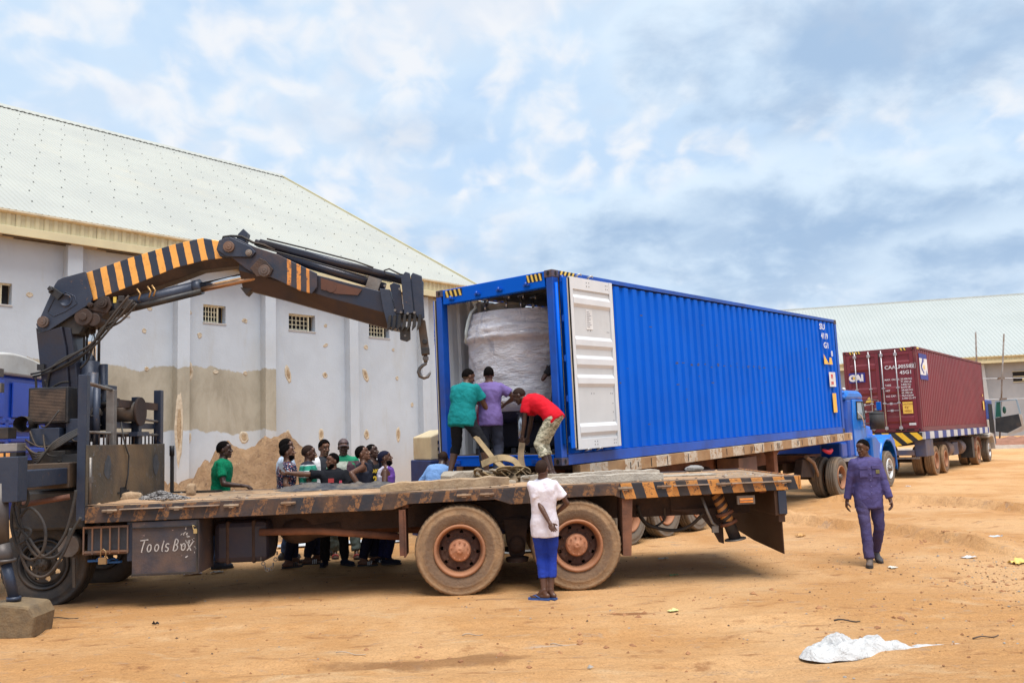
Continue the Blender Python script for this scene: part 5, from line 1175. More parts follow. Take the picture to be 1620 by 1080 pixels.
    sticker(11.72, 12.18, 1.22, 1.60, ST, 'sticker'); lettering('PI', .16, M('sticker_red', (.6, .02, .03), .5), t, (11.84, y - .004, 1.43), name='sticker_text', bold=.004, sx=1.2); lettering('288', .11, M('sticker_red', (.6, .02, .03), .5), t, (11.80, y - .004, 1.28), name='sticker_text', sx=1.3)
    sticker(11.85, 12.12, .55, 1.05, OR, 'sticker'); 
    mb = MB(); mb.prism([(11.45, 1.80), (11.80, 1.80), (11.45, 2.06)], (y, y + .003)); mb.obj('sticker', OR, t); mb = MB(); mb.prism([(11.80, 1.80), (12.06, 1.80), (12.0, 1.98), (11.86, 1.98)], (y, y + .003)); mb.obj('sticker', OR, t)
    o = side_scuffs(); o.parent = t; o.location = (0, 0, 0); o.rotation_euler = (0, 0, 0); o['kind'] = 'stuff'
    return t
BLUEBOX = None

def side_scuffs():
    mb = MB(); rnd = random.Random(31)
    for i in range(60):
        if i < 34: x = rnd.uniform(3.6, 9.0); z = 1.62 + rnd.gauss(0, .02) - (x - 6) * .004
        else: x = rnd.uniform(1.6, 12.3); z = rnd.uniform(.3, 2.8)
        k_ = round((x - .2 - .28 * .285) / .285); xx = .2 + (k_ + .28) * .285 + rnd.uniform(-.03, .03); w_ = rnd.uniform(.015, .06); mb.box(xx - w_, xx + w_, -.0275, -.0262, z, z + rnd.uniform(.008, .028))
    o = mb.obj('scrapes', M('scrape_dark', (.02, .06, .22), .6, 0, (.05, .05, .09), sc=20)); o.location = BO; o.rotation_euler = (0, -pb, yb); return o
blue_container()

def tank():
    c = BW(.98, 1.50, .17); R = .94
    t = thing('wrapped_tank', 'big steel tank wrapped in creased white plastic film inside the blue container', 'tank', c, (0, -pb, yb))
    k = node_mat('stretch_film'); nz, ramp, mix, mth = k.nz, k.ramp, k.mix, k.mth; sx, sy, sz = k.xyz()
    cc = mix(ramp(nz(1.4, 6, .65, .4, (1, 1, 2.0)), .35, .68), (.80, .79, .84), (.60, .60, .67)); cc = mix(ramp(nz(2.6, 5, .6, .8, (1.5, 1.5, .5)), .56, .66, .55), cc, (.30, .33, .45))
    cc = mix(ramp(nz(7, 6, .7, 1.2, (1, 1, 2.5)), .55, .7, .6), cc, (.80, .79, .80))
    k.L.new(cc, k.b.inputs['Base Color']); k.b.inputs['Roughness'].default_value = .28; k.b.inputs['Coat Weight'].default_value = .4
    k.bump(mth('ADD', nz(4.5, 8, .7, 1.5, (1, 1, 3.2)), mth('MULTIPLY', nz(13, 6, .7, 1.0, (1, 1, 2)), .35)), 1.0, .07)
    n = 150; zs = np.linspace(0.66, 2.36, 90)
    def fn(u, v):
        a = u * 2 * math.pi; z = .66 + 1.72 * v
        r = R - .05
        for zc, wd, amt in ((2.02, .13, .055), (1.94, .05, .03), (.95, .16, .035), (1.45, .3, .01)): r += amt * math.exp(-((z - zc) / wd) ** 4)
        if z > 2.24: r -= .05 * (z - 2.24) / .14
        if z < .80: r -= .14 * ((.80 - z) / .14) ** 1.5
        P = Vector((math.cos(a) * 2.2, math.sin(a) * 2.2, z * 4.2 + .5 * math.sin(a * 2)))
        r += .028 * (abs(mnoise.noise(P)) - .2) + .012 * mnoise.noise(P * 3.1) + .016 * (abs(mnoise.noise(Vector((a * 1.3, z * 9 + math.sin(a * 3) * .8, 4)))) - .2)
        return (r * math.cos(a), r * math.sin(a), z)
    mb = MB(); mb.grid(fn, n, 90)
    o_ = len(mb.V); ring = [fn(i / n, 1) for i in range(n)]; V = [(x * f, y * f, z + h_) for f, h_ in ((1, 0), (.8, .03), (.4, .06)) for x, y, z in ring] + [(0, 0, 2.46)]
    F = [(r_ * n + j, r_ * n + (j + 1) % n, (r_ + 1) * n + (j + 1) % n, (r_ + 1) * n + j) for r_ in range(2) for j in range(n)] + [(2 * n + j, 2 * n + (j + 1) % n, 3 * n) for j in range(n)]
    mb.add(V, F, True)
    mb.obj('film_wrap', k.mt, t, fix=False)
    SS = M('stainless', (.55, .56, .58), .22, .9, (.45, .46, .48)); FC = M('fitting_cream', (.52, .50, .44), .5, 0, (.4, .38, .33))
    mb = MB(); mb.lathe([(2.42, .30), (2.52, .30), (2.53, .34), (2.56, .34), (2.58, .25), (2.62, .001)], (-.10, .18, 0), 'z', 32); mb.obj('manway', FC, t)
    for (a, b_) in ((-.42, .40), (-.38, -.05), (-.20, -.22), (.1, -.25)):
        mb = MB(); mb.cyl((a, b_, 2.40), (a, b_, 2.66), .02, 8); mb.bar((a - .02, b_ - .07, 2.66), (a + .02, b_ + .07, 2.66), .03, .03); mb.cyl((a, b_ - .06, 2.60), (a, b_ - .06, 2.7), .022, 8); mb.obj('clamp', SS, t)
    mb = MB(); mb.tube([(-.70, .42, 2.60), (-.66, .40, 2.50), (-.74, .44, 2.42), (-.80, .46, 2.28), (-.82, .50, 2.10), (-.80, .54, 1.9)], .028, 8); mb.ell((-.68, .40, 2.62), ((.06, 0, 0), (0, .07, 0), (0, 0, .06)), 8, 6); mb.obj('knotted_cloth', M('cloth_white', (.62, .70, .70), .8, bump=.5), t)
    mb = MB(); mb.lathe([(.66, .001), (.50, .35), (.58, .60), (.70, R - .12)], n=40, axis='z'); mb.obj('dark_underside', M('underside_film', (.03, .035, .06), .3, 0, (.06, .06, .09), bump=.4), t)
    for a in (35, 125, 215, 305):
        x, y_ = .68 * math.cos(R_(a)), .68 * math.sin(R_(a)); mb = MB(); mb.cyl((x, y_, 0), (x, y_, .75), .055, 12); mb.cyl((x, y_, 0), (x, y_, .02), .10, 12); mb.obj('leg', SS, t)
    for (a, z) in (((-.86, .10), .56), ((-.80, -.06), .47)):
        mb = MB(); mb.cyl((a[0], a[1], z - .03), (a[0], a[1], z + .14), .018, 8); mb.bar((a[0], a[1] - .10, z + .02), (a[0], a[1] + .10, z + .02), .02, .03); mb.box(a[0] - .02, a[0] + .02, a[1] - .05, a[1] + .05, z - .04, z - .01); mb.obj('drain_valve', SS, t)
    for y_ in (-.6, -.2, .25, .6):
        mb = MB(); mb.box(-.55, .7, y_ - .05, y_ + .05, .0, .10); mb.obj('skid', BLACKM, t)
    for x in (.15, .5):
        mb = MB(); mb.box(x, x + .04, -.75, .75, .1, .62); mb.obj('crate_board', M('dark_board', (.03, .03, .05), .7), t)
    return t
tank()

def trailer():
    t = thing('trailer', 'flatbed trailer with brown and white striped edge carrying the open blue container', 'trailer', BO, (0, -pb, yb))
    WS = M('bed_edge_paint', (.36, .22, .11), .8, 0, (.27, .15, .07), sc=3, dust=(.36, .25, .16), dusta=.35, bump=.3, chip=(.12, .07, .05), chipa=-.05, stripes=dict(axis='X', period=1.02, duty=.50, colour=(.52, .46, .38), wear=.44, phase=.35))
    for (y0, y1) in ((-.05, .10), (W - .1, W + .05)):
        mb = MB(); mb.box(.40, 13.05, y0, y1, -.205, -.012); mb.obj('bed_edge', WS, t, bevel=.004)
    mb = MB(); mb.box(.42, 13.0, .10, W - .10, -.09, -.02); mb.obj('bed', DARKR, t)
    mb = MB()
    rnd = random.Random(9)
    for i in range(26):
        x = rnd.uniform(.6, 12.8); mb.box(x, x + .02, -.056, -.0505, -.19 + rnd.uniform(0, .05), -.03 - rnd.uniform(0, .05))
    o = mb.obj('edge_scars', BLACKM, t); o['kind'] = 'stuff'
    mb = MB(); mb.box(.42, .52, -.0, W, -.30, -.22); mb.obj('tail_beam', RUST, t)
    for y in (.7, W - .8):
        mb = MB(); mb.prism([(.45, -.10), (.45, -.42), (6.0, -.60), (9.2, -.60), (9.9, -.32), (13.0, -.30), (13.0, -.10)], (y, y + .09)); mb.obj('chassis_beam', RUST, t)
    for x in np.arange(1.0, 12.6, 1.16):
        mb = MB(); mb.box(x, x + .08, .1, W - .1, -.24, -.095); mb.obj('cross_member', DARKR, t)
    mb = MB(); mb.box(8.30, 8.50, .18, .38, -1.25, -.20); mb.box(8.25, 8.55, .12, .44, -1.29, -1.25); mb.obj('landing_leg', RUST, t, bevel=.01)
    mb = MB(); mb.box(8.30, 8.50, W - .38, W - .18, -1.25, -.20); mb.obj('landing_leg', RUST, t)
    mb = MB(); mb.bar((8.45, .28, -.5), (9.0, .8, -.12), .05, .05); mb.obj('brace', RUST, t)
    mb = MB(); mb.box(6.3, 7.2, .10, .60, -.72, -.28); mb.obj('side_box', M('box_red_brown', (.13, .065, .05), .7, 0, (.09, .05, .04), dust=DUST, dusta=.3), t, bevel=.01)
    mb = MB(); mb.cyl((5.0, .6, -.55), (5.8, .6, -.55), .14, 16); mb.obj('air_tank', DARKR, t)
    for x in (1.9, 3.1, 4.3):
        zc = lambda xx, yy: None
        gz_ = -(BO.z + BA.z * x) + .52
        for y, of in ((.16, -1), (.52, 1), (W - .16, 1), (W - .5, -1)): wheel(t, x, y, gz_, .52, outer=of, W=.28, rot=x * 1.3, tyre=TYREG)
        mb = MB(); mb.cyl((x, .3, gz_), (x, W - .3, gz_), .07, 10); mb.obj('axle', DARKR, t)
    mb = MB()
    for y in (.72, W - .8): mb.box(1.4, 4.9, y, y + .08, -.75, -.62)
    mb.obj('spring_hanger', DARKR, t)
    for x in (1.3, 4.85):
        mb = MB(); mb.prism([(x, -.5), (x + .12, -.5), (x + .03, -.95), (x - .02, -.95)], (.68, .86)); mb.obj('spring_bracket', RUST, t)
trailer()

TB = M('tractor_blue', (.004, .19, .72), .3, .1, (.006, .11, .50), sc=1.5, dust=(.25, .28, .36), dusta=.12, dsc=1.1)
TBD = M('tractor_blue_deep', (.006, .075, .42), .35, .1, (.006, .06, .36), sc=1.5, dust=(.2, .2, .3), dusta=.12)
GLASS = M('cab_glass', (.25, .30, .33), .08, 0, (.40, .46, .50), sc=1.5)
def tractor():
    org = BW(0, 0, 0); org.z = 0
    t = thing('tractor_unit', 'old bright blue bonneted lorry tractor pulling the blue container trailer', 'lorry', (BO.x, BO.y, 0), (0, 0, yb))
    # local x along the trailer, y to the far side, z from the ground; cab x 13.6-15.6
    mb = MB()
    sec = [(13.65, .10, 2.44, 1.20, 2.95), (15.05, .10, 2.44, 1.20, 2.98)]
    def body(name, mt, pts, y0, y1, bev=.05): 
        mb = MB(); mb.prism(pts, (y0, y1)); return mb.obj(name, mt, t, bevel=bev)
    sh = body('cab_shell', TBD, [(13.55, .95), (13.50, 2.05), (13.60, 2.62), (14.95, 2.62), (15.10, 2.05), (15.15, 1.85), (15.12, .95)], .22, 2.32, .10)
    body('cab_roof', TB, [(13.48, 2.56), (13.52, 2.74), (13.75, 2.84), (14.7, 2.84), (14.98, 2.76), (15.06, 2.58)], .20, 2.34, .09)
    body('door_panel', TB, [(13.98, 1.0), (13.95, 2.0), (14.02, 2.58), (14.92, 2.58), (15.04, 2.02), (15.06, 1.0)], .195, .225, .02)
    mb = MB(); mb.prism([(14.30, 2.05), (14.34, 2.50), (14.86, 2.50), (14.97, 2.05)], (.180, .193)); mb.obj('side_window', GLASS, t)
    mb = MB(); 
    for a, b_ in (((14.28, 2.03), (14.32, 2.52)), ((14.32, 2.52), (14.88, 2.52)), ((14.88, 2.52), (14.99, 2.03)), ((14.99, 2.03), (14.28, 2.03)), ((14.76, 2.50), (14.86, 2.05))): mb.bar((a[0], .178, a[1]), (b_[0], .178, b_[1]), .02, .03)
    mb.obj('window_frame', BLACKM, t)
    mb = MB(); mb.prism([(14.98, 2.55), (15.10, 2.05), (15.12, 2.05), (15.0, 2.56)], (.35, 2.2)); mb.obj('windscreen', GLASS, t)
    mb = MB(); mb.tube([(14.30, .17, 2.22), (14.45, .12, 2.12), (14.56, .10, 1.96), (14.62, .12, 1.78)], .018, 6); mb.box(14.56, 14.68, .11, .16, 1.78, 1.83); mb.obj('door_handle', CHROME, t)
    body('bonnet', TB, [(15.08, 1.0), (15.08, 1.95), (15.5, 1.92), (16.9, 1.82), (17.05, 1.68), (17.08, 1.0)], .62, 1.92, .09)
    # front wing: arched skin over the wheel
    mb = MB(); xc, zc, Rw = 16.55, .56, .80; pr = []
    for i in range(19):
        a = R_(186 - i * 10.8); pr.append((xc + Rw * math.cos(a) * 1.0, zc + (Rw - .02) * math.sin(a) * 1.08))
    V = []; 
    for (x, z) in pr: V += [(x, .06, z), (x, .09, z + .05), (x, .70, z + .07)]
    mb.add(V, [(i * 3 + j, (i + 1) * 3 + j, (i + 1) * 3 + j + 1, i * 3 + j + 1) for i in range(18) for j in range(2)], True)
    o = mb.obj('wing', TB, t); s_ = o.modifiers.new('solid', 'SOLIDIFY'); s_.thickness = .03
    body('wing_skirt', TB, [(15.10, .85), (15.10, 1.48), (15.45, 1.55), (15.95, 1.30), (15.76, 1.0), (15.76, .70), (15.3, .70)], .08, .66, .05)
    body('wing_skirt', TB, [(16.6, 1.36), (17.0, 1.55), (17.32, 1.35), (17.42, .85), (17.30, .80), (17.2, 1.1), (16.95, 1.32)], .08, .66, .03)
    body('bumper', RUST, [(17.1, .55), (17.1, .85), (17.35, .85), (17.35, .55)], .12, 2.3, .03)
    body('wheel_well', BLACKM, [(15.8, .7), (15.9, 1.25), (16.5, 1.34), (17.1, 1.2), (17.2, .7)], .60, .68, .01)
    mb = MB(); mb.cyl((15.05, -.12, 1.72), (15.05, -.12, 2.16), .20, 20); mb.lathe([(2.16, .205), (2.20, .20), (2.22, .12), (2.24, .05)], (15.05, -.12, 0), 'z', 20); mb.obj('air_cleaner', RUBBER, t)
    mb = MB(); mb.cyl((15.05, -.12, 2.2), (15.05, -.12, 2.32), .05, 10); mb.bar((15.05, -.12, 1.9), (15.0, .2, 1.9), .04, .04); mb.obj('air_cleaner_bracket', STEEL, t)
    mb = MB(); mb.tube([(14.85, .2, 2.52), (14.95, .0, 2.58), (15.02, -.18, 2.55)], .014, 6); mb.tube([(15.02, -.2, 2.55), (15.02, -.2, 2.20)], .014, 6); mb.obj('mirror_arm', STEEL, t)
    mb = MB(); mb.box(15.00, 15.03, -.28, -.14, 2.26, 2.50); mb.obj('mirror', TB, t, bevel=.01)
    mb = MB(); mb.ell((13.55, .25, 2.86), ((.07, 0, 0), (0, .05, 0), (0, 0, .05)), 10, 6); mb.obj('roof_lamp', WHITEM, t)
    for y in (.85, 1.6):
        mb = MB(); mb.box(10.6, 17.0, y, y + .09, .70, .95); mb.obj('chassis_rail', DARKR, t)
    body('fuel_tank', TBD, [(13.0, .98), (13.0, 1.42), (13.5, 1.42), (13.5, .98)], .25, .85, .06)
    mb = MB(); mb.box(12.55, 14.0, .12, .55, .90, .98); mb.obj('step', M('step_grey', (.35, .35, .36), .5, .3, dust=DUST, dusta=.3), t)
    mb = MB(); mb.box(12.2, 13.2, .3, .8, .55, .9); mb.obj('battery_tray', BLACKM, t)
    mb = MB(); mb.box(11.2, 12.4, .6, 1.9, .98, 1.14); mb.prism([(11.0, .9), (11.5, 1.15), (12.4, 1.15), (12.8, .9)], (.9, 1.6)); mb.obj('fifth_wheel', RUST, t)
    mb = MB(); mb.tube([(10.7, .35, 1.12), (11.05, .3, .95), (11.25, .3, .7), (11.4, .35, .6)], [.05, .045, .035, .03], 8); mb.obj('dusty_pipe', M('pipe_dusty', (.30, .20, .14), .9), t)
    mb = MB(); mb.prism([(10.6, 1.06), (10.4, .62), (11.3, .58), (11.5, 1.1)], (.4, .6)); mb.obj('valve_bracket', DARKR, t, bevel=.02)
    mb = MB()
    mb.tube([(11.25, .12, 1.27), (11.4, .08, 1.22), (11.6, .08, 1.20), (11.78, .1, 1.24), (11.9, .15, 1.20)], [.03, .05, .06, .055, .03], 8); mb.obj('red_rag', M('rag_red', (.55, .03, .06), .8, bump=.4), t)
    wheel(t, 12.22, .16, .53, .53, 'spider', -1, tyre=TYREG, W=.28); wheel(t, 12.22, .53, .53, .53, 'spider', 1, tyre=TYREG, W=.28)
    wheel(t, 12.22, 2.38, .53, .53, 'spider', 1, tyre=TYREG, W=.28); wheel(t, 12.22, 2.0, .53, .53, 'spider', -1, tyre=TYREG, W=.28)
    wheel(t, xc, .20, .53, .53, 'front', -1, tyre=TYREG, W=.27); wheel(t, xc, 2.30, .53, .53, 'front', 1, tyre=TYREG, W=.27)
    for x in (12.22, xc):
        mb = MB(); mb.cyl((x, .3, .53), (x, 2.2, .53), .07, 10); mb.obj('axle', DARKR, t)
tractor()

yr = R_(51.92)
RO = Vector((13.7986, 28.88, 1.568))
def red_container():
    t = thing('shipping_container', 'dark red shipping container with closed barred doors on the farther lorry', 'container', RO, (0, 0, yr))
    L, W, H = 12.19, 2.44, 2.9
    mb = MB(); corrug(mb, .18, L - .18, .16, H - .09, 0.012, .036, -1, .278, mi=(0, 0)); mb.obj('side_panel', MAR, t, fix=False)
    mb = MB(); corrug(mb, .18, L - .18, .16, H - .09, W - .012, .036, 1, .278, mi=(0, 0)); mb.obj('side_panel', MAR, t, fix=False)
    mb = MB(); mb.box(.1, L - .1, .05, W - .05, H - .05, H - .03); mb.obj('roof_panel', MAR, t)
    mb = MB(); mb.box(L - .06, L - .03, .1, W - .1, .1, H - .1); mb.obj('end_panel', MAR, t)
    mb = MB(); mb.box(.1, L - .1, .06, W - .06, .05, .12); mb.obj('floor', DARKR, t)
    for y in (0, W - .07):
        mb = MB(); mb.box(.179, L - .179, y, y + .07, H - .07, H - .004); mb.obj('top_rail', MARF, t)
        mb = MB(); mb.box(.179, L - .179, y + .004, y + .066, .0, .155); mb.obj('bottom_rail', MARF, t)
    for (x0, x1) in ((0.004, .12), (L - .12, L - .004)):
        for (y0, y1) in ((.004, .10), (W - .10, W - .004)):
            mb = MB(); mb.box(x0, x1, y0, y1, .118, H - .118); mb.obj('corner_post', MARF, t)
    mb = MB(); mb.box(.01, .12, .162, W - .162, H - .13, H - .01); mb.obj('header', MARF, t)
    mb = MB(); mb.box(.0, .12, .162, W - .162, .0, .12); mb.obj('sill', MARF, t)
    mb = MB(); mb.box(-.004, -.001, .25, .50, .04, .09); mb.box(-.004, -.001, .55, .85, .04, .09); mb.obj('sill_slot', DARK, t)
    for x, sx in ((0, -1), (L, 1)):
        for y, sy in ((0, -1), (W, 1)):
            for z, sz in ((0, -1), (H, 1)): casting(t, x, y, z, MARF, W, sx, sy, sz)
    hazard(t, lambda u, v, d: (.01 - d, u, H - .11 + v), W - .62, W - .22, .0, .09, 4); hazard(t, lambda u, v, d: (.01 - d, u, H - .11 + v), .30, .52, .0, .09, 2)
    mb = MB(); mb.box(.16, .45, -.004, -.001, H - .075, H - .02); mb.obj('hazard_tape', YEL, t)
    for (y0, y1) in ((.11, 1.205), (1.235, W - .11)):
        d = part_empty('door', t, (.0, 0, .13)); h = H - .27
        mb = MB(); mb.box(.03, .07, y0, y1, 0, h); mb.obj('door_skin', MAR, d)
        for a, b_ in ((y0, y0 + .12), (y1 - .12, y1)):
            mb = MB(); mb.box(.002, .029, a, b_, 0, h); mb.obj('door_stile', MAR, d, bevel=.004)
        for z0, z1 in ((0, .12), (h - .10, h)):
            mb = MB(); mb.box(.004, .029, y0 + .121, y1 - .121, z0, z1); mb.obj('door_rail', MAR, d)
        for z in (.30, .72, 1.02, 1.32, 2.16):
            if y0 < 1 and z == 2.16: z = 2.20
            mb = MB(); mb.prism([(.029, z - .13), (-.004, z - .07), (-.004, z + .07), (.029, z + .13)], (y0 + .125, y1 - .125), plane='xz'); 
            mb.obj('door_rib', MAR, d)
        mb = MB(); mb.box(-.002, .0295, 1.207 if y0 < 1 else 1.222, 1.218 if y0 < 1 else 1.233, 0, h); mb.obj('gasket', GASK, d)
    # locking rods with their brackets and handles
    for k, y in enumerate((2.02, 1.55, 1.13, .66)):
        r = part_empty('lock_rod', t, (-.045, y, 0)); RP = M('rod_galvanised', (.50, .50, .53), .4, .5, (.38, .36, .37), dust=DUST, dusta=.15)
        mb = MB(); mb.cyl((0, 0, .05), (0, 0, H - .07), .021, 8); mb.obj('rod', RP, r)
        for z in (.14, 1.0, 1.52, 2.68):
            mb = MB(); mb.box(-.03, .03, -.055, .055, z - (.05 if z in (.14, 2.68) else .02), z + (.05 if z in (.14, 2.68) else .02)); mb.obj('rod_bracket', RP, r, bevel=.005)
        z = (.72, .96)[k % 2] if False else (.96 if k in (0, 2) else .72)
        for z in (.74, .98):
            if (k in (0, 2)) == (z > .8):
                mb = MB(); mb.bar((-.02, .0, z), (-.02, -.42 if k in (0, 2) else .40, z), .03, .02); mb.box(-.04, .0, -.26 if k in (0, 2) else .2, -.18 if k in (0, 2) else .28, z - .04, z + .04); mb.obj('handle', RP, r)
    # print
    WM = M('marking_white', (.72, .75, .80), .5); rot = (R_(90), 0, R_(-90))
    lettering('CAAU', .17, WM, t, (-.008, 1.05, 2.18), rot, 'marking', .003, 1.05); lettering('905585', .17, WM, t, (-.008, .60, 2.185), rot, 'marking', .003, .98); lettering('2', .17, WM, t, (-.008, .17, 2.19), rot, 'marking', .003)
    mb = MB(); 
    for a in (((.19, 2.16), (.19, 2.34)), ((.05, 2.16), (.05, 2.34)), ((.05, 2.34), (.19, 2.34)), ((.05, 2.16), (.19, 2.16))): mb.bar((-.008, a[0][0], a[0][1]), (-.008, a[1][0], a[1][1]), .008, .004)
    mb.obj('marking_box', WM, t)
    lettering('45G1', .17, WM, t, (-.008, .57, 1.98), rot, 'marking', .003, 1.05)
    rows = (('MAX. GROSS', '32.500 KG'), ('', '71.650 LB'), ('TARE', '3.840 KG'), ('', '8.470 LB'), ('NET', '28.660 KG'), ('', '63.180 LB'), ('CU. CAP.', '76.4 CU.M'), ('', '2.700 CU.FT'))
    for i, (a, b_) in enumerate(rows):
        z = 1.78 - i * .095
        if a: lettering(a, .085, WM, t, (-.008, 1.08, z), rot, 'marking', .001, 1.0)
        lettering(b_, .085, WM, t, (-.008, .56, z), rot, 'marking', .001, 1.0)
    BD = M('logo_blue', (.02, .03, .28), .5)
    mb = MB(); mb.box(-.010, -.006, 1.72, 2.27, 1.78, 2.12); mb.obj('logo_panel', BD, t); lettering('CAI', .30, M('logo_white', (.8, .8, .82), .5), t, (-.014, 2.27, 1.84), rot, 'logo_text', .022, 1.0)
    mb = MB(); mb.ell((-.016, 2.10, 1.94), ((.003, 0, 0), (0, .05, 0), (0, 0, .05)), 12, 6); mb.obj('logo_dot', YEL, t)
    y = -.006
    mb = MB(); mb.box(.36, 1.50, y, y + .003, 1.78, 2.68); mb.obj('logo_panel', BD, t)
    mb = MB(); mb.box(.38, 1.48, y - .003, y - .0005, 1.94, 2.52); mb.obj('logo_field', M('logo_white', (.8, .8, .82), .5), t)
    mb = MB(); mb.prism([(.80, 2.52), (1.0, 2.52), (1.0, 2.42), (.80, 2.34), (.66, 2.22), (.80, 2.10), (.96, 2.02), (.86, 1.98), (.56, 2.14), (.52, 2.26), (.72, 2.40)], (y - .006, y - .0035)); mb.prism([(1.20, 1.94), (1.45, 1.94), (1.30, 2.12)], (y - .006, y - .0035)); mb.obj('logo_mark', BD, t)
    mb = MB(); mb.ell((.98, y - .004, 2.22), ((.13, 0, 0), (0, .004, 0), (0, 0, .085)), 14, 6); mb.obj('logo_dot', YEL, t)
    mb = MB(); mb.box(-.012, -.008, .24, .56, .62, 1.02); mb.obj('caution_plate', YEL, t); lettering('CAUTION', .075, M('print_brown', (.35, .15, .02), .6), t, (-.016, .555, .92), rot, 'caution_text', .001, .95); lettering("9'6\"", .10, M('print_brown', (.35, .15, .02), .6), t, (-.016, .50, .80), rot, 'caution_text', .001); lettering('HIGH', .09, M('print_brown', (.35, .15, .02), .6), t, (-.016, .51, .68), rot, 'caution_text', .001)
    mb = MB(); mb.prism([(1.50, 1.06), (1.78, 1.06), (1.64, 1.26)], (-.012, -.008), plane='yz'); mb.obj('warning_triangle', YEL, t)
    mb = MB(); mb.box(-.012, -.008, .18, .40, .22, .30); mb.obj('maker_plate', WM, t)
    mb = MB(); mb.box(11.45, 11.75, -.03, -.026, .75, 1.15); mb.obj('sticker', YEL, t); mb = MB(); mb.box(11.5, 11.62, -.03, -.026, 1.35, 1.45); mb.obj('sticker', YEL, t)
red_container()

def red_lorry():
    t = thing('container_lorry', 'cab-over lorry with open driver door carrying the dark red container', 'lorry', (RO.x, RO.y, 0), (0, 0, yr))
    z0 = RO.z
    ED = M('bed_blue_white', (.56, .58, .60), .6, 0, (.45, .46, .48), sc=3, dust=DUST, dusta=.25, stripes=dict(axis='X', period=1.30, duty=.5, colour=(.03, .06, .25), wear=.28))
    mb = MB(); mb.box(-.10, 12.0, -.08, .08, z0 - .26, z0 - .012); mb.obj('bed_edge', ED, t)
    mb = MB(); mb.box(-.10, 12.0, 2.36, 2.52, z0 - .26, z0 - .012); mb.obj('bed_edge', ED, t)
    mb = MB(); mb.box(-.05, 12.0, .08, 2.36, z0 - .12, z0 - .02); mb.obj('bed', DARKR, t)
    HZ = M('hazard_board', (.015, .015, .018), .5, 0, (.03, .03, .03), sc=4, dust=DUST, dusta=.15, stripes=dict(axis='Y', period=.46, duty=.5, colour=(.80, .52, .04), slant=-1.0, wear=.25))
    mb = MB(); mb.prism([(.0, z0 - .26), (0, z0 - .03), (2.44, z0 - .03), (2.44, z0 - .20), (2.0, z0 - .52), (1.2, z0 - .60)], (-.14, -.10), plane='yz'); mb.obj('tail_board', HZ, t)
    BLB = M('rear_blue_grey', (.05, .06, .12), .6, 0, (.10, .08, .09), dust=DUST, dusta=.3)
    mb = MB(); mb.box(.0, 1.1, -.06, .30, z0 - .85, z0 - .265); mb.obj('side_locker', BLB, t, bevel=.02)
    mb = MB(); mb.box(-.12, -.02, .30, 2.2, z0 - .80, z0 - .62); mb.obj('bumper', BLB, t, bevel=.01)
    mb = MB(); mb.box(-.14, -.121, .9, 1.25, z0 - .76, z0 - .66); mb.obj('tail_lamp', M('lamp_red', (.5, .02, .03), .3), t)
    mb = MB(); mb.box(-.13, -.05, .15, 1.1, z0 - .92, z0 - .86); mb.obj('bumper_step', STEEL, t)
    for y in (.8, 1.55):
        mb = MB(); mb.box(0, 13.5, y, y + .09, z0 - .5, z0 - .13); mb.obj('chassis_rail', DARKR, t)
    for x in (1.75, 3.25):
        for y, of in ((.17, -1), (.56, 1), (2.28, 1), (1.9, -1)): wheel(t, x, y, .52, .52, outer=of, W=.33)
    for y, of in ((.17, -1), (.56, 1), (2.28, 1), (1.9, -1)): wheel(t, 9.6, y, .52, .52, outer=of, W=.33)
    for y, of in ((.22, -1), (2.22, 1)): wheel(t, 12.6, y, .52, .52, 'front', outer=of, W=.30, tyre=TYREG)
    for x in (1.75, 3.25, 9.6, 12.6):
        mb = MB(); mb.cyl((x, .3, .52), (x, 2.2, .52), .07, 10); mb.obj('axle', DARKR, t)
    for (a, b_) in ((4.6, 5.4), (6.9, 7.7)):
        mb = MB(); mb.cyl((a, .42, .82), (b_, .42, .82), .30, 20); mb.obj('fuel_drum', M('drum_dusty', (.20, .15, .14), .6, .2, (.12, .10, .12), dust=DUST, dusta=.4), t)
    mb = MB(); mb.box(5.6, 6.6, .2, .7, .55, 1.05); mb.obj('battery_box', BLB, t, bevel=.02)
    mb = MB(); mb.box(8.3, 8.7, .0, .45, .35, 1.2); mb.obj('mud_flap', BLACKM, t)
    mb = MB()
    V = []
    for i in range(13):
        a = R_(175 - i * 14); V += [(9.6 + .66 * math.cos(a), -.02, .55 + .66 * math.sin(a)), (9.6 + .66 * math.cos(a), .75, .55 + .66 * math.sin(a))]
    mb.add(V, [(2 * i, 2 * i + 2, 2 * i + 3, 2 * i + 1) for i in range(12)], True); o = mb.obj('wheel_arch', RUST, t); s_ = o.modifiers.new('s', 'SOLIDIFY'); s_.thickness = .03
    CBL = M('far_cab_blue', (.01, .05, .30), .35, .1, (.01, .04, .24)); CW = M('far_cab_white', (.5, .48, .45), .5, 0, (.42, .38, .34), dust=DUST, dusta=.3)
    mb = MB(); mb.prism([(12.25, 1.9), (12.25, 2.72), (12.5, 2.78), (13.75, 2.78), (13.95, 1.9)], (-.02, 2.46)); mb.obj('cab_shell', CBL, t, bevel=.04)
    mb = MB(); mb.prism([(12.25, 1.1), (12.25, 1.895), (12.62, 1.895), (12.62, 1.3), (13.3, 1.1)], (-.02, 2.46)); mb.obj('cab_lower', CW, t, bevel=.02)
    mb = MB(); mb.box(12.7, 13.7, -.03, -.022, 1.25, 2.6); mb.obj('door_opening', DARK, t)
    mb = MB(); mb.prism([(13.3, .75), (13.3, 1.9), (13.95, 1.9), (14.0, .75)], (-.02, 2.46)); mb.obj('cab_front', BLB, t, bevel=.03)
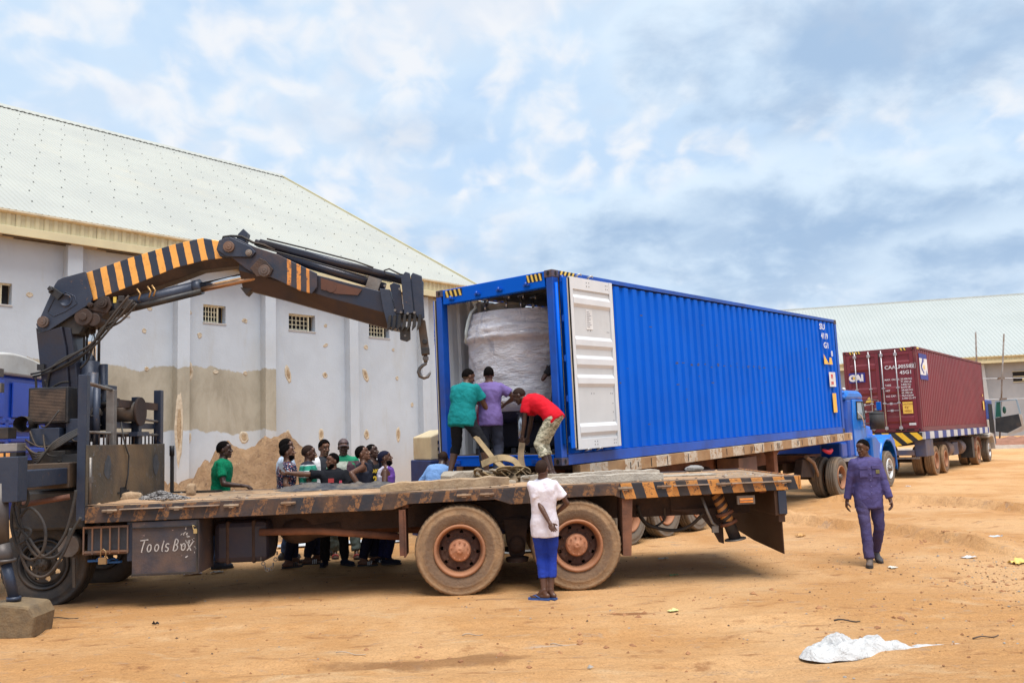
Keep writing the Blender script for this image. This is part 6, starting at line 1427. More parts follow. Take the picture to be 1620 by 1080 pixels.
    mb = MB(); mb.prism([(13.45, .55), (13.40, .95), (13.15, 1.25), (12.5, 1.30), (11.95, 1.2), (11.9, 1.1), (12.5, 1.16), (13.05, 1.10), (13.25, .85), (13.3, .55)], (-.06, .5)); mb.obj('wheel_arch', CW, t, bevel=.01)
    d = part_empty('door', t, (13.75, -.05, 0))
    mb = MB(); mb.prism([(-.02, 1.32), (-.06, 1.95), (-1.02, 2.10), (-1.10, 1.55), (-.85, 1.42), (-.5, 1.24)], (-.03, .03), plane='yz'); mb.obj('door_panel', M('door_trim_dark', (.02, .025, .035), .6, 0, (.04, .045, .05), dust=DUST, dusta=.15), d, bevel=.01)
    mb = MB(); mb.prism([(-1.02, 2.10), (-1.14, 2.08), (-1.20, 1.45), (-1.12, 1.30), (-.5, 1.12), (-.5, 1.22), (-.86, 1.40), (-1.10, 1.54)], (-.032, .032), plane='yz'); mb.obj('door_edge', CW, d)
    FR = M('door_frame_blue', (.30, .42, .52), .4)
    mb = MB(); mb.bar((0, -.04, 1.9), (0, -.14, 2.70), .05, .05); mb.bar((0, -.14, 2.70), (0, -.98, 2.76), .05, .05); mb.bar((0, -.98, 2.76), (0, -1.10, 2.0), .07, .05); mb.bar((0, -.32, 2.0), (0, -.34, 2.72), .03, .03); mb.obj('window_frame', FR, d)
    mb = MB(); mb.prism([(-.06, 1.97), (-.15, 2.68), (-.33, 2.69), (-.31, 2.0)], (-.006, .006), plane='yz'); mb.obj('quarter_glass', M('green_glass', (.03, .16, .13), .1), d)
    mb = MB(); mb.ell((.05, -.45, 2.3), ((.03, 0, 0), (0, .08, 0), (0, 0, .17)), 10, 8); mb.obj('mirror', M('mirror_green', (.02, .10, .08), .3), d)
red_lorry()

# generator seen between the warehouse and the blue container
p = at(680, 757, 16.2)
t = thing('generator', 'cream louvred generator housing on a navy base left of the blue container', 'generator', (at(706, 757, 16.0).x, 16.0, 0), (0, 0, R_(28)))
GC = M('generator_cream', (.62, .50, .30), .5, 0, (.54, .43, .26), dust=DUST, dusta=.25)
mb = MB(); mb.prism([(-.30, 1.50), (-.30, 1.93), (.05, 2.06), (1.3, 2.10), (1.3, 1.50)], (0, .9)); mb.obj('housing', GC, t, bevel=.02)
for i in range(3):
    mb = MB(); mb.box(-.16, .30, -.012, -.002, 1.55 + i * .12, 1.615 + i * .12); mb.obj('louvre', DARK, t)
mb = MB(); mb.prism([(-.34, 0), (-.34, 1.495), (1.35, 1.495), (1.35, 0)], (-.05, .95)); mb.obj('base', M('generator_navy', (.012, .03, .13), .6, 0, (.01, .02, .09), dust=DUST, dusta=.1, bump=.2), t, bevel=.02)
# ================================================================ people
def skin(name, c1, c2):
    return M(name, c1, .42, 0, c2, sc=9, bump=.12, bsc=60, spec=.45)
SK = [skin('skin_deep', (.058, .026, .017), (.042, .018, .012)), skin('skin_brown', (.105, .047, .028), (.078, .034, .020)), skin('skin_warm', (.155, .070, .040), (.118, .052, .030))]
HAIRM = M('hair_black', (.006, .005, .005), 1.0, 0, (.010, .008, .008), sc=30, bump=1.0, bsc=140, spec=.05)
EYEW = M('eye_white', (.20, .16, .13), .9, spec=.1); EYED = M('eye_dark', (.008, .005, .005), .6); LIP = M('lip', (.10, .035, .03), .45)
SOLE = M('sole', (.03, .03, .035), .7)
def cloth(name, col, col2=None, stripes=None, bump=.5, rough=.85, sc=7):
    return M(name, col, rough, 0, col2 or tuple(x * .86 for x in col), sc=sc, bump=bump, bsc=11, bdet=2, spec=.2, stripes=stripes)
def vox(mb, size, smooth, its):
    me = bpy.data.meshes.new('tmp'); me.from_pydata(mb.V, [], mb.F); o = bpy.data.objects.new('tmp', me); COL.objects.link(o)
    r = o.modifiers.new('r', 'REMESH'); r.mode = 'VOXEL'; r.voxel_size = size
    if its: s = o.modifiers.new('s', 'SMOOTH'); s.factor = smooth; s.iterations = its
    dg = bpy.context.evaluated_depsgraph_get(); e = o.evaluated_get(dg).to_mesh()
    n = len(e.vertices); co = np.empty(n * 3); e.vertices.foreach_get('co', co); co = co.reshape(-1, 3)
    no = np.empty(n * 3); e.vertices.foreach_get('normal', no); no = no.reshape(-1, 3)
    F = [tuple(p.vertices) for p in e.polygons]
    bpy.data.objects.remove(o); bpy.data.meshes.remove(me); return co, no, F
def ik(a, c, l1, l2, pole):
    d = c - a; L = min(max(d.length, abs(l1 - l2) + .01), (l1 + l2) * .999); dn = d.normalized(); c2 = a + dn * L
    x = (l1 * l1 - l2 * l2 + L * L) / (2 * L); h = math.sqrt(max(l1 * l1 - x * x, 0)); pl = pole - dn * pole.dot(dn)
    if pl.length < 1e-4: pl = Vector((0, 0, -1)) - dn * dn.z * -1
    return a + dn * x + pl.normalized() * h, c2
def wrinkle(co, no, amp, seed, fz=7., fh=5.):
    out = co.copy()
    for i in range(len(co)):
        x, y, z = co[i]
        a = mnoise.noise(Vector((x * fh + seed, y * fh, z * fz * .8))) ; b_ = mnoise.noise(Vector((x * 13 + z * 9, y * 13 - z * 7 + seed, z * 16)))
        k = (abs(a) * 1.6 - .35) * amp + b_ * amp * .45
        out[i] = co[i] + no[i] * k
    return out
class P_: pass
def loft(mb, secs, n=18):
    """secs: (centre, lateral axis*halfwidth, depth axis*halfdepth)"""
    V = []; F = []
    for (c, a, b_) in secs:
        for j in range(n):
            t = 2 * math.pi * j / n; ct, st = math.cos(t), math.sin(t); q = (abs(ct) ** 2.5 + abs(st) ** 2.5) ** (-1 / 2.5)
            V.append(c + a * (ct * q) + b_ * (st * q))
    k = len(secs)
    for i in range(k - 1):
        for j in range(n): F.append((i * n + j, i * n + (j + 1) % n, (i + 1) * n + (j + 1) % n, (i + 1) * n + j))
    F.append(tuple(range(n))[::-1]); F.append(tuple((k - 1) * n + j for j in range(n))); mb.add(V, F, True)
def hand(mb, w, d, nrm, s, side, curl=.6, spread=0., grip=False):
    """palm, four fingers of different length, thumb from the side of the palm near its base"""
    d = d.normalized(); nrm = (nrm - d * nrm.dot(d)).normalized(); lat = d.cross(nrm) * side
    c = w + d * .050 * s
    mb.ell(c, (d * .056 * s, lat * .042 * s, nrm * .018 * s), 12, 8)
    mb.rc(w - d * .01 * s, w + d * .03 * s, .026 * s, .024 * s, 10)
    for i, (off, L_, r) in enumerate(((.030, .074, .0095), (.010, .082, .0098), (-.010, .076, .0094), (-.029, .060, .0085))):
        p = w + d * (.088 - abs(off) * .25) * s + lat * off * s; a = curl * (.55 + .12 * i); dd = (d + lat * off * spread * 8).normalized()
        for k_, f in enumerate((.45, .32, .23)):
            dd = (dd * math.cos(a) + nrm * math.sin(a)).normalized(); nn = (nrm - dd * nrm.dot(dd)).normalized()
            q = p + dd * L_ * f * s; mb.rc(p, q, r * s * (1 - .1 * k_), r * s * (.92 - .1 * k_), 7); p = q; a = curl * .75
    p = w + d * .028 * s + lat * .030 * s; q = p + (d * .6 + lat * .62 + nrm * .45).normalized() * .040 * s; r_ = q + (d * .85 + lat * .15 + nrm * .5 * (1 + curl)).normalized() * .030 * s
    mb.rc(p, q, .0135 * s, .0115 * s, 7); mb.rc(q, r_, .0115 * s, .009 * s, 7)
SKIP = set()
def person(label, pos, yaw, H=1.75, sk=1, top=None, bot=None, shoes=None, lean=0., leany=0., drop=0., twist=0., hip=(0, 0), fR=(0, -.10, 0), fL=(0, .10, 0), fyaw=(0, 0), kp=None,
           hR=(.06, -.27, .78), hL=(.06, .27, .78), eR=None, eL=None, nR=None, nL=None, curl=(.6, .6), headyaw=0., headpitch=0., hair='short', beard=None, group=None, build=1., extras=None, cat='man', toeup=(0, 0)):
    """local frame: facing +x, left is +y; lengths for a body 1.75 m tall"""
    root = thing('person', label, cat, pos, (0, 0, R_(yaw)), group); s = H / 1.715; S = Matrix.Scale(s, 4)
    V3 = lambda t_: Vector(t_) * s
    X, Y, Z = Vector((1, 0, 0)), Vector((0, 1, 0)), Vector((0, 0, 1))
    pel = V3((hip[0], hip[1], .955 - drop))
    up0 = (Matrix.Rotation(R_(lean * .55), 3, 'Y') @ Matrix.Rotation(R_(-leany * .5), 3, 'X')) @ Z
    up1 = (Matrix.Rotation(R_(lean), 3, 'Y') @ Matrix.Rotation(R_(-leany), 3, 'X')) @ Z
    lat0 = Y.copy(); lat1 = Matrix.Rotation(R_(twist), 3, 'Z') @ Y; lat1 = (lat1 - up1 * lat1.dot(up1)).normalized()
    fw0 = lat0.cross(up0).normalized(); fw1 = lat1.cross(up1).normalized()
    upm = (up0 + up1).normalized(); fwm = (fw0 + fw1).normalized(); latm = (lat0 + lat1).normalized()
    waist = pel + up0 * .13 * s; chest = waist + upm * .19 * s; shc = chest + up1 * .145 * s; neck = shc + up1 * .055 * s
    bw = build
    def torso_secs(infl, lo=0, hi=9, hem=0.):
        T = [(pel - up0 * (.10 + hem) * s, lat0, fw0, .155 * bw + hem * .05, .112 * bw + hem * .03), (pel, lat0, fw0, .165 * bw, .118 * bw), (waist - up0 * .03 * s, lat0, fw0, .145 * bw, .105 * bw), (waist + upm * .04 * s, latm, fwm, .138 * bw, .102 * bw),
             (chest - upm * .04 * s, latm, fwm, .160 * bw, .115 * bw), (chest + up1 * .05 * s, lat1, fw1, .166 * bw, .118 * bw), (shc - up1 * .035 * s, lat1, fw1, .158 * bw, .100 * bw), (shc + up1 * .015 * s, lat1, fw1, .112 * bw, .078 * bw), (neck - up1 * .0 * s, lat1, fw1, .066, .060)]
        return [(c, a * (w_ * s + infl), f * (dp * s + infl)) for (c, a, f, w_, dp) in T[lo:hi]]
    shR = shc - lat1 * .162 * s * bw - up1 * .028 * s; shL = shc + lat1 * .162 * s * bw - up1 * .028 * s
    arms = []
    for sd, sh, hp, ep in ((-1, shR, hR, eR), (1, shL, hL, eL)):
        tgt = V3(hp); pole = Vector(ep) if ep else Vector((-.6, sd * .5, -.4))
        el, wr = ik(sh, tgt, .285 * s, .255 * s, pole); arms.append((sh, el, wr))
    hips = (pel - lat0 * .092 * s - up0 * .03 * s, pel + lat0 * .092 * s - up0 * .03 * s); legs = []
    for i, ft in enumerate((fR, fL)):
        an = V3((ft[0] - .02, ft[1], ft[2] + .085)); pole = Vector(kp[i]) if kp else Vector((1, (-.15, .15)[i], 0))
        kn, an2 = ik(hips[i], an, .435 * s, .430 * s, pole); legs.append((hips[i], kn, an2))
    # ---- body: one continuous surface
    mb = MB(); loft(mb, torso_secs(-.012))
    for (a, e, w_) in arms:
        mb.rc(a, e, .047 * s * bw, .037 * s * bw); mb.rc(e, e.lerp(w_, .3), .038 * s * bw, .040 * s * bw); mb.rc(e.lerp(w_, .3), w_, .040 * s * bw, .025 * s); mb.ell(a, (lat1 * .052 * s * bw, fw1 * .052 * s, up1 * .050 * s)); mb.rc(neck - up1 * .01 * s, a + (shc - a) * .25 + up1 * .012 * s, .045 * s, .034 * s)
    for (a, k_, n_) in legs:
        mb.rc(a, k_, .083 * s * bw, .056 * s); mb.rc(k_, k_.lerp(n_, .35) - X * .012, .052 * s, .056 * s * bw); mb.rc(k_.lerp(n_, .3) - X * .010, n_, .055 * s * bw, .036 * s)
    hy = Matrix.Rotation(R_(headyaw), 3, up1) @ Matrix.Rotation(0, 3, 'X'); u = (Matrix.Rotation(R_(lean * .35), 3, 'Y') @ Z)
    f = Matrix.Rotation(R_(headyaw), 3, 'Z') @ (lat1.cross(u)).normalized(); l = u.cross(f).normalized(); f = l.cross(u)
    rot = Matrix.Rotation(R_(-headpitch), 3, l); f = rot @ f; u = rot @ u
    hc = neck + up1 * .035 * s + u * .080 * s + f * .018 * s
    mb.rc(neck - up1 * .03 * s, hc - u * .05 * s - f * .012 * s, .060 * s * (1 + (bw - 1) * .5), .055 * s)
    co, no, F = vox(mb, .0135 * s, .5, 4)
    V = [tuple(c) for c in co]; B = MB(); B.add(V, F, True)
    # head
    hm = MB(); a_ = lambda x, y, z: hc + f * x * s + l * y * s + u * z * s
    hm.ell(a_(-.012, 0, .022), (f * .096 * s, l * .074 * s, u * .094 * s), 20, 14)
    hm.ell(a_(.022, 0, -.042), (f * .064 * s, l * .058 * s, u * .076 * s), 16, 12)
    hm.rc(a_(-.01, -.038, -.055), a_(.062, -.014, -.098), .026 * s, .018 * s); hm.rc(a_(-.01, .038, -.055), a_(.062, .014, -.098), .026 * s, .018 * s)
    hm.ell(a_(.070, 0, -.100), (f * .018 * s, l * .022 * s, u * .016 * s)); hm.rc(a_(.074, -.034, .034), a_(.076, .034, .034), .009 * s, .009 * s); hm.ell(a_(.060, 0, .045), (f * .030 * s, l * .055 * s, u * .035 * s))
    hm.rc(a_(.082, 0, .014), a_(.101, 0, -.026), .010 * s, .014 * s); hm.ell(a_(.094, -.014, -.030), (f * .011 * s, l * .010 * s, u * .010 * s)); hm.ell(a_(.094, .014, -.030), (f * .011 * s, l * .010 * s, u * .010 * s))
    hm.rc(a_(.083, -.020, -.058), a_(.083, .020, -.058), .0095 * s, .0095 * s); hm.rc(a_(.080, -.017, -.071), a_(.080, .017, -.071), .010 * s, .010 * s)
    hm.ell(a_(.062, -.036, -.018), (f * .022 * s, l * .018 * s, u * .020 * s)); hm.ell(a_(.062, .036, -.018), (f * .022 * s, l * .018 * s, u * .020 * s))
    for sd in (-1, 1): hm.ell(a_(-.012, sd * .076, -.008), (f * .018 * s, l * .010 * s, u * .031 * s), 10, 8)
    co, no, F = vox(hm, .0062 * s, .5, 2); B.add([tuple(c) for c in co], F, True)
    for sd in (-1, 1):
        B.mi = 1; B.ell(a_(.074, sd * .030, .008), (f * .0085 * s, l * .0105 * s, u * .0045 * s), 10, 8); B.mi = 2; B.ell(a_(.0815, sd * .030, .008), (f * .004 * s, l * .0048 * s, u * .0048 * s), 8, 6); B.rc(a_(.0885, sd * .016, .032), a_(.083, sd * .043, .030), .0026 * s, .002 * s, 6)
    B.mi = 3; B.rc(a_(.0905, -.018, -.064), a_(.0905, .018, -.064), .0032 * s, .0032 * s, 6); B.mi = 0
    for i, (a, e, w_) in enumerate(arms):
        sd = (-1, 1)[i]; nr = (nR, nL)[i]; nr = Vector(nr) if nr else Vector((0, -sd, 0)); hand(B, w_, (w_ - e), nr, s * 1.02, -sd, curl[i])
    ft_m = []
    for i, (a, k_, n_) in enumerate(legs):
        ft = (fR, fL)[i]; ya = R_(fyaw[i]); fx = Vector((math.cos(ya), math.sin(ya), 0)); tu = R_(toeup[i]); fx = (fx * math.cos(tu) + Z * math.sin(tu)).normalized(); fy = Z.cross(fx).normalized(); fz = fx.cross(fy)
        g = n_ - fz * .085 * s; ft_m.append((g, fx, fy, fz, n_))
        if shoes is None or shoes[0] in ('sandal', 'bare'):
            m2 = MB(); m2.rc(g + fx * (-.045 * s) + fz * .036 * s, g + fx * .12 * s + fz * .026 * s, .032 * s, .026 * s, 12); m2.rc(n_ + fz * .02, g + fx * .08 * s + fz * .032 * s, .036 * s, .026 * s)
            m2.ell(g + fx * .12 * s + fz * .022 * s, (fx * .055 * s, fy * .046 * s, fz * .018 * s)); m2.rc(n_, g - fx * .03 * s + fz * .035 * s, .036 * s, .032 * s)
            for j in range(5): m2.rc(g + fx * (.15) * s + fy * (-.034 + j * .017) * s * (1 if i else -1) + fz * .018 * s, g + fx * (.192 - j * .008) * s + fy * (-.038 + j * .019) * s * (1 if i else -1) + fz * .015 * s, .011 * s, (.012 if j == 0 else .009) * s, 7)
            co, no, F = vox(m2, .008 * s, .5, 2); B.add([tuple(c) for c in co], F, True)
    B.obj('body', [SK[sk], EYEW, EYED, LIP], root, fix=False)
    # ---- clothing
    seed = (pos[0] * 7 + pos[1] * 3) % 50
    def garment(mb, name, mt, amp, vs=.0135, sm=3, fz=7., fh=5.):
        co, no, F = vox(mb, vs * s, .5, sm); co = wrinkle(co, no, amp * s, seed, fz, fh); q = MB(); q.add([tuple(c) for c in co], F, True); return q.obj(name, mt, root, fix=False)
    if bot:
        kind, mt = bot[0], bot[1]; infl = bot[2] if len(bot) > 2 else .014; mb = MB()
        loft(mb, [(c, a * 1.0, b_) for c, a, b_ in torso_secs(infl, 0, 3)])
        cut = {'trousers': 1.0, 'shorts': .18, 'knee': .30, 'calf': .62, 'mid': .45}[kind]
        for i, (a, k_, n_) in enumerate(legs):
            mb.rc(a, k_, (.088 * bw) * s + infl, .060 * s + infl * 1.25)
            if cut > .05:
                e = k_.lerp(n_, cut if cut < 1 else .97); r1 = (.060 if cut < .5 else .052 if cut < 1 else .050) * s + infl * (1.5 if cut < .7 else 1.0)
                mb.tube([k_ + (k_ - n_).normalized() * -.0, k_.lerp(e, .5) - X * .006, e], [.059 * s + infl * 1.2, (.060 * s * bw + infl), r1], 14)
        o = garment(mb, {'trousers': 'trousers', 'shorts': 'shorts', 'knee': 'shorts'}.get(kind, 'trousers'), mt, .012 if kind == 'trousers' else .010, fz=11)
    if top:
        kind, mt = top[0], top[1]; infl = top[2] if len(top) > 2 else .016; hem = top[3] if len(top) > 3 else .03; mb = MB()
        if kind == 'vest':
            loft(mb, torso_secs(infl * .6, 0, 6, hem)); 
            for sd in (-1, 1):
                for fb in (-1, 1): mb.tube([chest + up1 * .06 * s + lat1 * sd * .085 * s + fw1 * fb * .085 * s * bw, shc + up1 * .0 * s + lat1 * sd * .092 * s + fw1 * fb * .078 * s, shc + up1 * .040 * s + lat1 * sd * .088 * s + fw1 * fb * .02 * s], [.045 * s, .034 * s, .026 * s], 10)
            loft(mb, [(chest + up1 * .03 * s, lat1 * (.150 * bw * s), fw1 * (.118 * bw * s + infl * .5)), (shc - up1 * .02 * s, lat1 * (.115 * bw * s), fw1 * (.098 * bw * s + infl * .5))])
        else:
            loft(mb, torso_secs(infl, 0, 8, hem)); loft(mb, [(shc + up1 * .0 * s, lat1 * (.105 * s), fw1 * (.07 * s + infl)), (neck - up1 * .012 * s, lat1 * (.070 * s), fw1 * (.066 * s))])
            fr = {'tee': .66, 'half': .9, 'long': 2.0, 'open': .55}[kind]
            for (a, e, w_) in arms:
                mb.ell(a, (lat1 * (.050 * s * bw + infl * .55), fw1 * (.052 * s + infl * .6), up1 * (.048 * s + infl * .5))); mb.rc(neck - up1 * .028 * s, a + (shc - a) * .25 + up1 * .008 * s, .045 * s + infl * .3, .036 * s + infl * .5)
                q = a.lerp(e, min(fr, 1)); mb.tube([a, a.lerp(q, .5), q], [.046 * s * bw + infl * .6, .048 * s * bw + infl * .8, .050 * s * bw + infl * 1.0] if fr <= 1 else [.050 * s * bw + infl * .6, .047 * s * bw + infl * .6, .043 * s * bw + infl * .6], 14)
                if fr > 1: mb.ell(e, (X * (.042 * s + infl * .55), Y * (.042 * s + infl * .55), Z * (.042 * s + infl * .55)), 10, 8); mb.tube([e, e.lerp(w_, .5), e.lerp(w_, .93)], [.043 * s + infl * .6, .041 * s + infl * .6, .038 * s + infl * .7], 14)
        o = garment(mb, {'vest': 'vest', 'long': 'jacket'}.get(kind, 'shirt'), mt, .008 if kind == 'long' else .011, fz=8 if kind == 'long' else 6, fh=6.5)
    # ---- footwear
    if shoes:
        sk_, sm = shoes[0], shoes[1]
        for i, (g, fx, fy, fz, n_) in enumerate(ft_m):
            if sk_ == 'sandal':
                mb = MB(); pts = [(-.075, .028), (-.06, .036), (.06, .038), (.14, .050), (.20, .040), (.215, .0)]; ol = [(x, y) for x, y in pts] + [(x, -y) for x, y in pts[::-1][1:]]
                V = [g + fx * x * s + fy * y * s + fz * z for z in (-.012, .010) for x, y in ol]; n = len(ol); mb.add(V, [tuple(range(n))[::-1], tuple(range(n, 2 * n))] + [(j, (j + 1) % n, n + (j + 1) % n, n + j) for j in range(n)])
                o = mb.obj('sandal_sole', sm, root)
                mb = MB(); c = g + fx * .155 * s + fz * .03 * s
                if len(shoes) > 2 and shoes[2] == 'slide':
                    for k_ in range(3):
                        mb.tube([g + fx * (.08 + k_ * .024) * s + fy * .048 * s + fz * .006, g + fx * (.08 + k_ * .024) * s + fy * .036 * s + fz * .042 * s, g + fx * (.08 + k_ * .024) * s + fz * .056 * s, g + fx * (.08 + k_ * .024) * s - fy * .036 * s + fz * .042 * s, g + fx * (.08 + k_ * .024) * s - fy * .048 * s + fz * .006], .0085, 6)
                else:
                    for sd in (-1, 1): mb.tube([c, g + fx * .11 * s + fy * sd * .03 * s + fz * .045 * s, g + fx * .04 * s + fy * sd * .042 * s + fz * .012 * s], .007, 6)
                mb.obj('sandal_strap', shoes[3] if len(shoes) > 3 else sm, o)
            elif sk_ in ('shoe', 'boot'):
                mb = MB(); mb.rc(g - fx * .05 * s + fz * .045 * s, g + fx * .13 * s + fz * .036 * s, .042 * s, .036 * s); mb.ell(g + fx * .13 * s + fz * .034 * s, (fx * .085 * s, fy * .048 * s, fz * .036 * s)); mb.rc(n_ + Z * (.06 if sk_ == 'boot' else -.005), g + fx * .06 * s + fz * .04 * s, .047 * s, .036 * s); mb.ell(g - fx * .03 * s + fz * .04 * s, (fx * .055 * s, fy * .042 * s, fz * .045 * s))
                co, no, F = vox(mb, .009 * s, .5, 3); q = MB(); q.add([tuple(c) for c in co], F, True); o = q.obj('shoe', sm, root, fix=False)
                mb = MB(); pts = [(-.085, .0), (-.07, .036), (.05, .036), (.14, .050), (.205, .032), (.22, .0)]; ol = [(x, y) for x, y in pts] + [(x, -y) for x, y in pts[::-1][1:-1]]
                V = [g + fx * x * s + fy * y * s + fz * z * s for z in (-.004, .018) for x, y in ol]; n = len(ol); mb.add(V, [tuple(range(n))[::-1], tuple(range(n, 2 * n))] + [(j, (j + 1) % n, n + (j + 1) % n, n + j) for j in range(n)]); mb.obj('sole', SOLE, o)
    # ---- hair, beard, hats
    def shell(name, mt, test, grow, cen=(-.012, 0, .022), rad=(.096, .074, .094), rough=.0022, nn=(40, 30)):
        q = MB(); C = a_(*cen); V = []; keep = []; n, m_ = nn
        for i in range(m_ + 1):
            ph = math.pi * i / m_
            for j in range(n):
                t_ = 2 * math.pi * j / n; x, y, z = math.sin(ph) * math.cos(t_), math.sin(ph) * math.sin(t_), math.cos(ph)
                g_ = grow(x, y, z) * (1 + 0 * x); k_ = 1 + g_ + rough / .09 * mnoise.noise(Vector((x * 14, y * 14, z * 14 + seed)))
                V.append(C + (f * x * rad[0] + l * y * rad[1] + u * z * rad[2]) * k_ * s); keep.append(test(x, y, z))
        F = [(i * n + j, i * n + (j + 1) % n, (i + 1) * n + (j + 1) % n, (i + 1) * n + j) for i in range(m_) for j in range(n)]
        F = [t_ for t_ in F if all(keep[v] for v in t_)]; q.add(V, F, True)
        o = q.obj(name, mt, root, fix=False); sm_ = o.modifiers.new('solid', 'SOLIDIFY'); sm_.thickness = .003; sm_.offset = -1; return o
    def hairline(x, y, z): return z > .66 - .14 * abs(y) + .03 * math.sin(y * 9) if x > .55 else (z > -.12 + .75 * (x + .05) if x > -.05 else z > -.62 + .15 * abs(y))
    def ear(x, y, z): return not (abs(y) > .85 and z < -.15 and -.22 < x < .25)
    if hair == 'short': shell('hair', HAIRM, lambda x, y, z: hairline(x, y, z) and ear(x, y, z), lambda x, y, z: .045 + .03 * max(0, z) + .03 * max(0, -z))
    elif hair == 'shaved': shell('hair', M('hair_stubble', (.030, .016, .012), .8, 0, (.022, .012, .009), sc=20, spec=.15), lambda x, y, z: hairline(x, y, z) and ear(x, y, z), lambda x, y, z: .022, rough=.0004)
    elif hair == 'full': shell('hair', HAIRM, lambda x, y, z: hairline(x, y, z) and ear(x, y, z), lambda x, y, z: .09 + .16 * max(0, z), rough=.004)
    elif hair == 'curls': shell('hair', HAIRM, lambda x, y, z: hairline(x, y, z) and ear(x, y, z), lambda x, y, z: .06 + .17 * max(0, z) + .05 * max(0, x), rough=.009)
    elif isinstance(hair, tuple) and hair[0] == 'cap':
        shell('cap', hair[1], lambda x, y, z: z > .30 + .14 * x if x > 0 else z > .20 + .45 * x, lambda x, y, z: .07 + .12 * max(0, z), rough=0); shell('hair', HAIRM, lambda x, y, z: -.5 < z < .35 and x < .1 and ear(x, y, z), lambda x, y, z: .02)
        q = MB(); q.grid(lambda a2, b2: a_(.070 + .085 * a2 * (1 - .35 * (2 * b2 - 1) ** 2), (b2 - .5) * .140, .056 - .010 * a2 - .05 * (2 * b2 - 1) ** 2 * .35), 6, 10); o = q.obj('cap_peak', hair[1], root, fix=False); sm_ = o.modifiers.new('solid', 'SOLIDIFY'); sm_.thickness = .006
    elif isinstance(hair, tuple) and hair[0] == 'durag':
        shell('headscarf', hair[1], lambda x, y, z: (z > .28 if x > .4 else z > .28 + .5 * (x - .4) if x > -.2 else z > -.45), lambda x, y, z: .06 + .03 * max(0, -x), rough=.001)
        q = MB(); q.grid(lambda a2, b2: a_(-.09 - .03 * a2 + .012 * math.sin(b2 * 9), (b2 - .5) * (.10 - .03 * a2), -.01 - .15 * a2), 6, 6); q.obj('headscarf_tail', hair[1], root, fix=False).modifiers.new('s', 'SOLIDIFY').thickness = .008
    if beard: shell('beard', HAIRM, lambda x, y, z: (z < -.48 + .5 * min(1, abs(y) * 1.15) * (1 if x < .75 else .35)) and x > -.25, lambda x, y, z: .0 + beard * max(0, -z) * max(0, x), (.014, 0, -.046), (.075, .066, .082), .004, (44, 36))
    info = P_(); info.root = root; info.a_ = a_; info.s = s; info.arms = arms; info.shc = shc; info.lat1 = lat1; info.fw1 = fw1; info.up1 = up1; info.chest = chest; info.pel = pel; info.up0 = up0; info.fw0 = fw0; info.lat0 = lat0; info.neck = neck; info.legs = legs; info.ft = ft_m; info.f = f; info.u = u; info.l = l
    return info
def on_deck(px, py, Y): 
    p = at(px, py, Y); return p
# world heights: onlookers' heads from the photograph, feet on the trampled earth
def stand(px, ytop, Y, z=None):
    p = at(px, ytop, Y); g = GH(p.x, Y) if z is None else z; return (p.x, Y, g), p.z - g
JEAN = cloth('denim_blue', (.035, .06, .13)); BLKT = cloth('cloth_black', (.012, .013, .018)); NAVT = cloth('cloth_navy', (.014, .018, .045)); GREYT = cloth('cloth_grey_green', (.16, .20, .19))
# 1 man in green
GRN = cloth('green_lace', (.0, .20, .095), (.0, .12, .055), sc=30, bump=.9)
pos, h = stand(349, 697, 13.15)
i = person('man in a green shirt standing alone, left of the crowd, by the lorry bed', pos, 8, h, 0, ('tee', GRN, .024, .10), ('trousers', JEAN), ('boot', cloth('boot_grey', (.06, .07, .10))), lean=5, headpitch=4, hR=(.34, -.30, 1.10), eR=(-.6, -.2, -.8), nR=(0, 0, -1), hL=(.05, .33, .85), fR=(.0, -.10, 0), fL=(-.16, .10, 0))
# 2 floral shirt
def dots_mat(name, base, cols, scale=26):
    k = node_mat(name); cur = base
    for j, c_ in enumerate(cols):
        v = k.N.new('ShaderNodeTexVoronoi'); v.inputs['Scale'].default_value = scale; mp = k.N.new('ShaderNodeMapping'); mp.inputs['Location'].default_value = (j * 3.7, j * 1.9, j * 2.3); k.L.new(k.co, mp.inputs[0]); k.L.new(mp.outputs[0], v.inputs['Vector'])
        cur = k.mix(k.mth('LESS_THAN', v.outputs['Distance'], .26), cur, c_)
    k.L.new(cur, k.b.inputs['Base Color']); k.b.inputs['Roughness'].default_value = .8; k.bump(k.nz(10, 2, .5, .6), .5, .02); return k.mt
pos, h = stand(452, 702, 13.05)
person('man in a navy shirt with pink and white flower print, looking up to the right', pos, 22, h, 2, ('tee', dots_mat('floral_print', (.012, .018, .06), [(.60, .60, .62), (.55, .14, .11), (.45, .30, .34)]), .024, .06), ('trousers', NAVT), ('sandal', SOLE, 'slide'), lean=3, headpitch=12, headyaw=-4, hR=(.14, -.30, .98), fR=(.02, -.12, 0), fL=(.14, .12, 0), hair='short', beard=.05)
# 3 man behind in pale shirt
pos, h = stand(452, 693, 13.75)
person('man in a pale blue shirt with red collar, standing behind the flower-print shirt', pos, 10, h, 1, ('tee', cloth('shirt_pale_blue', (.42, .50, .62)), .022), ('trousers', JEAN), ('shoe', SOLE), headpitch=2, hair='short')
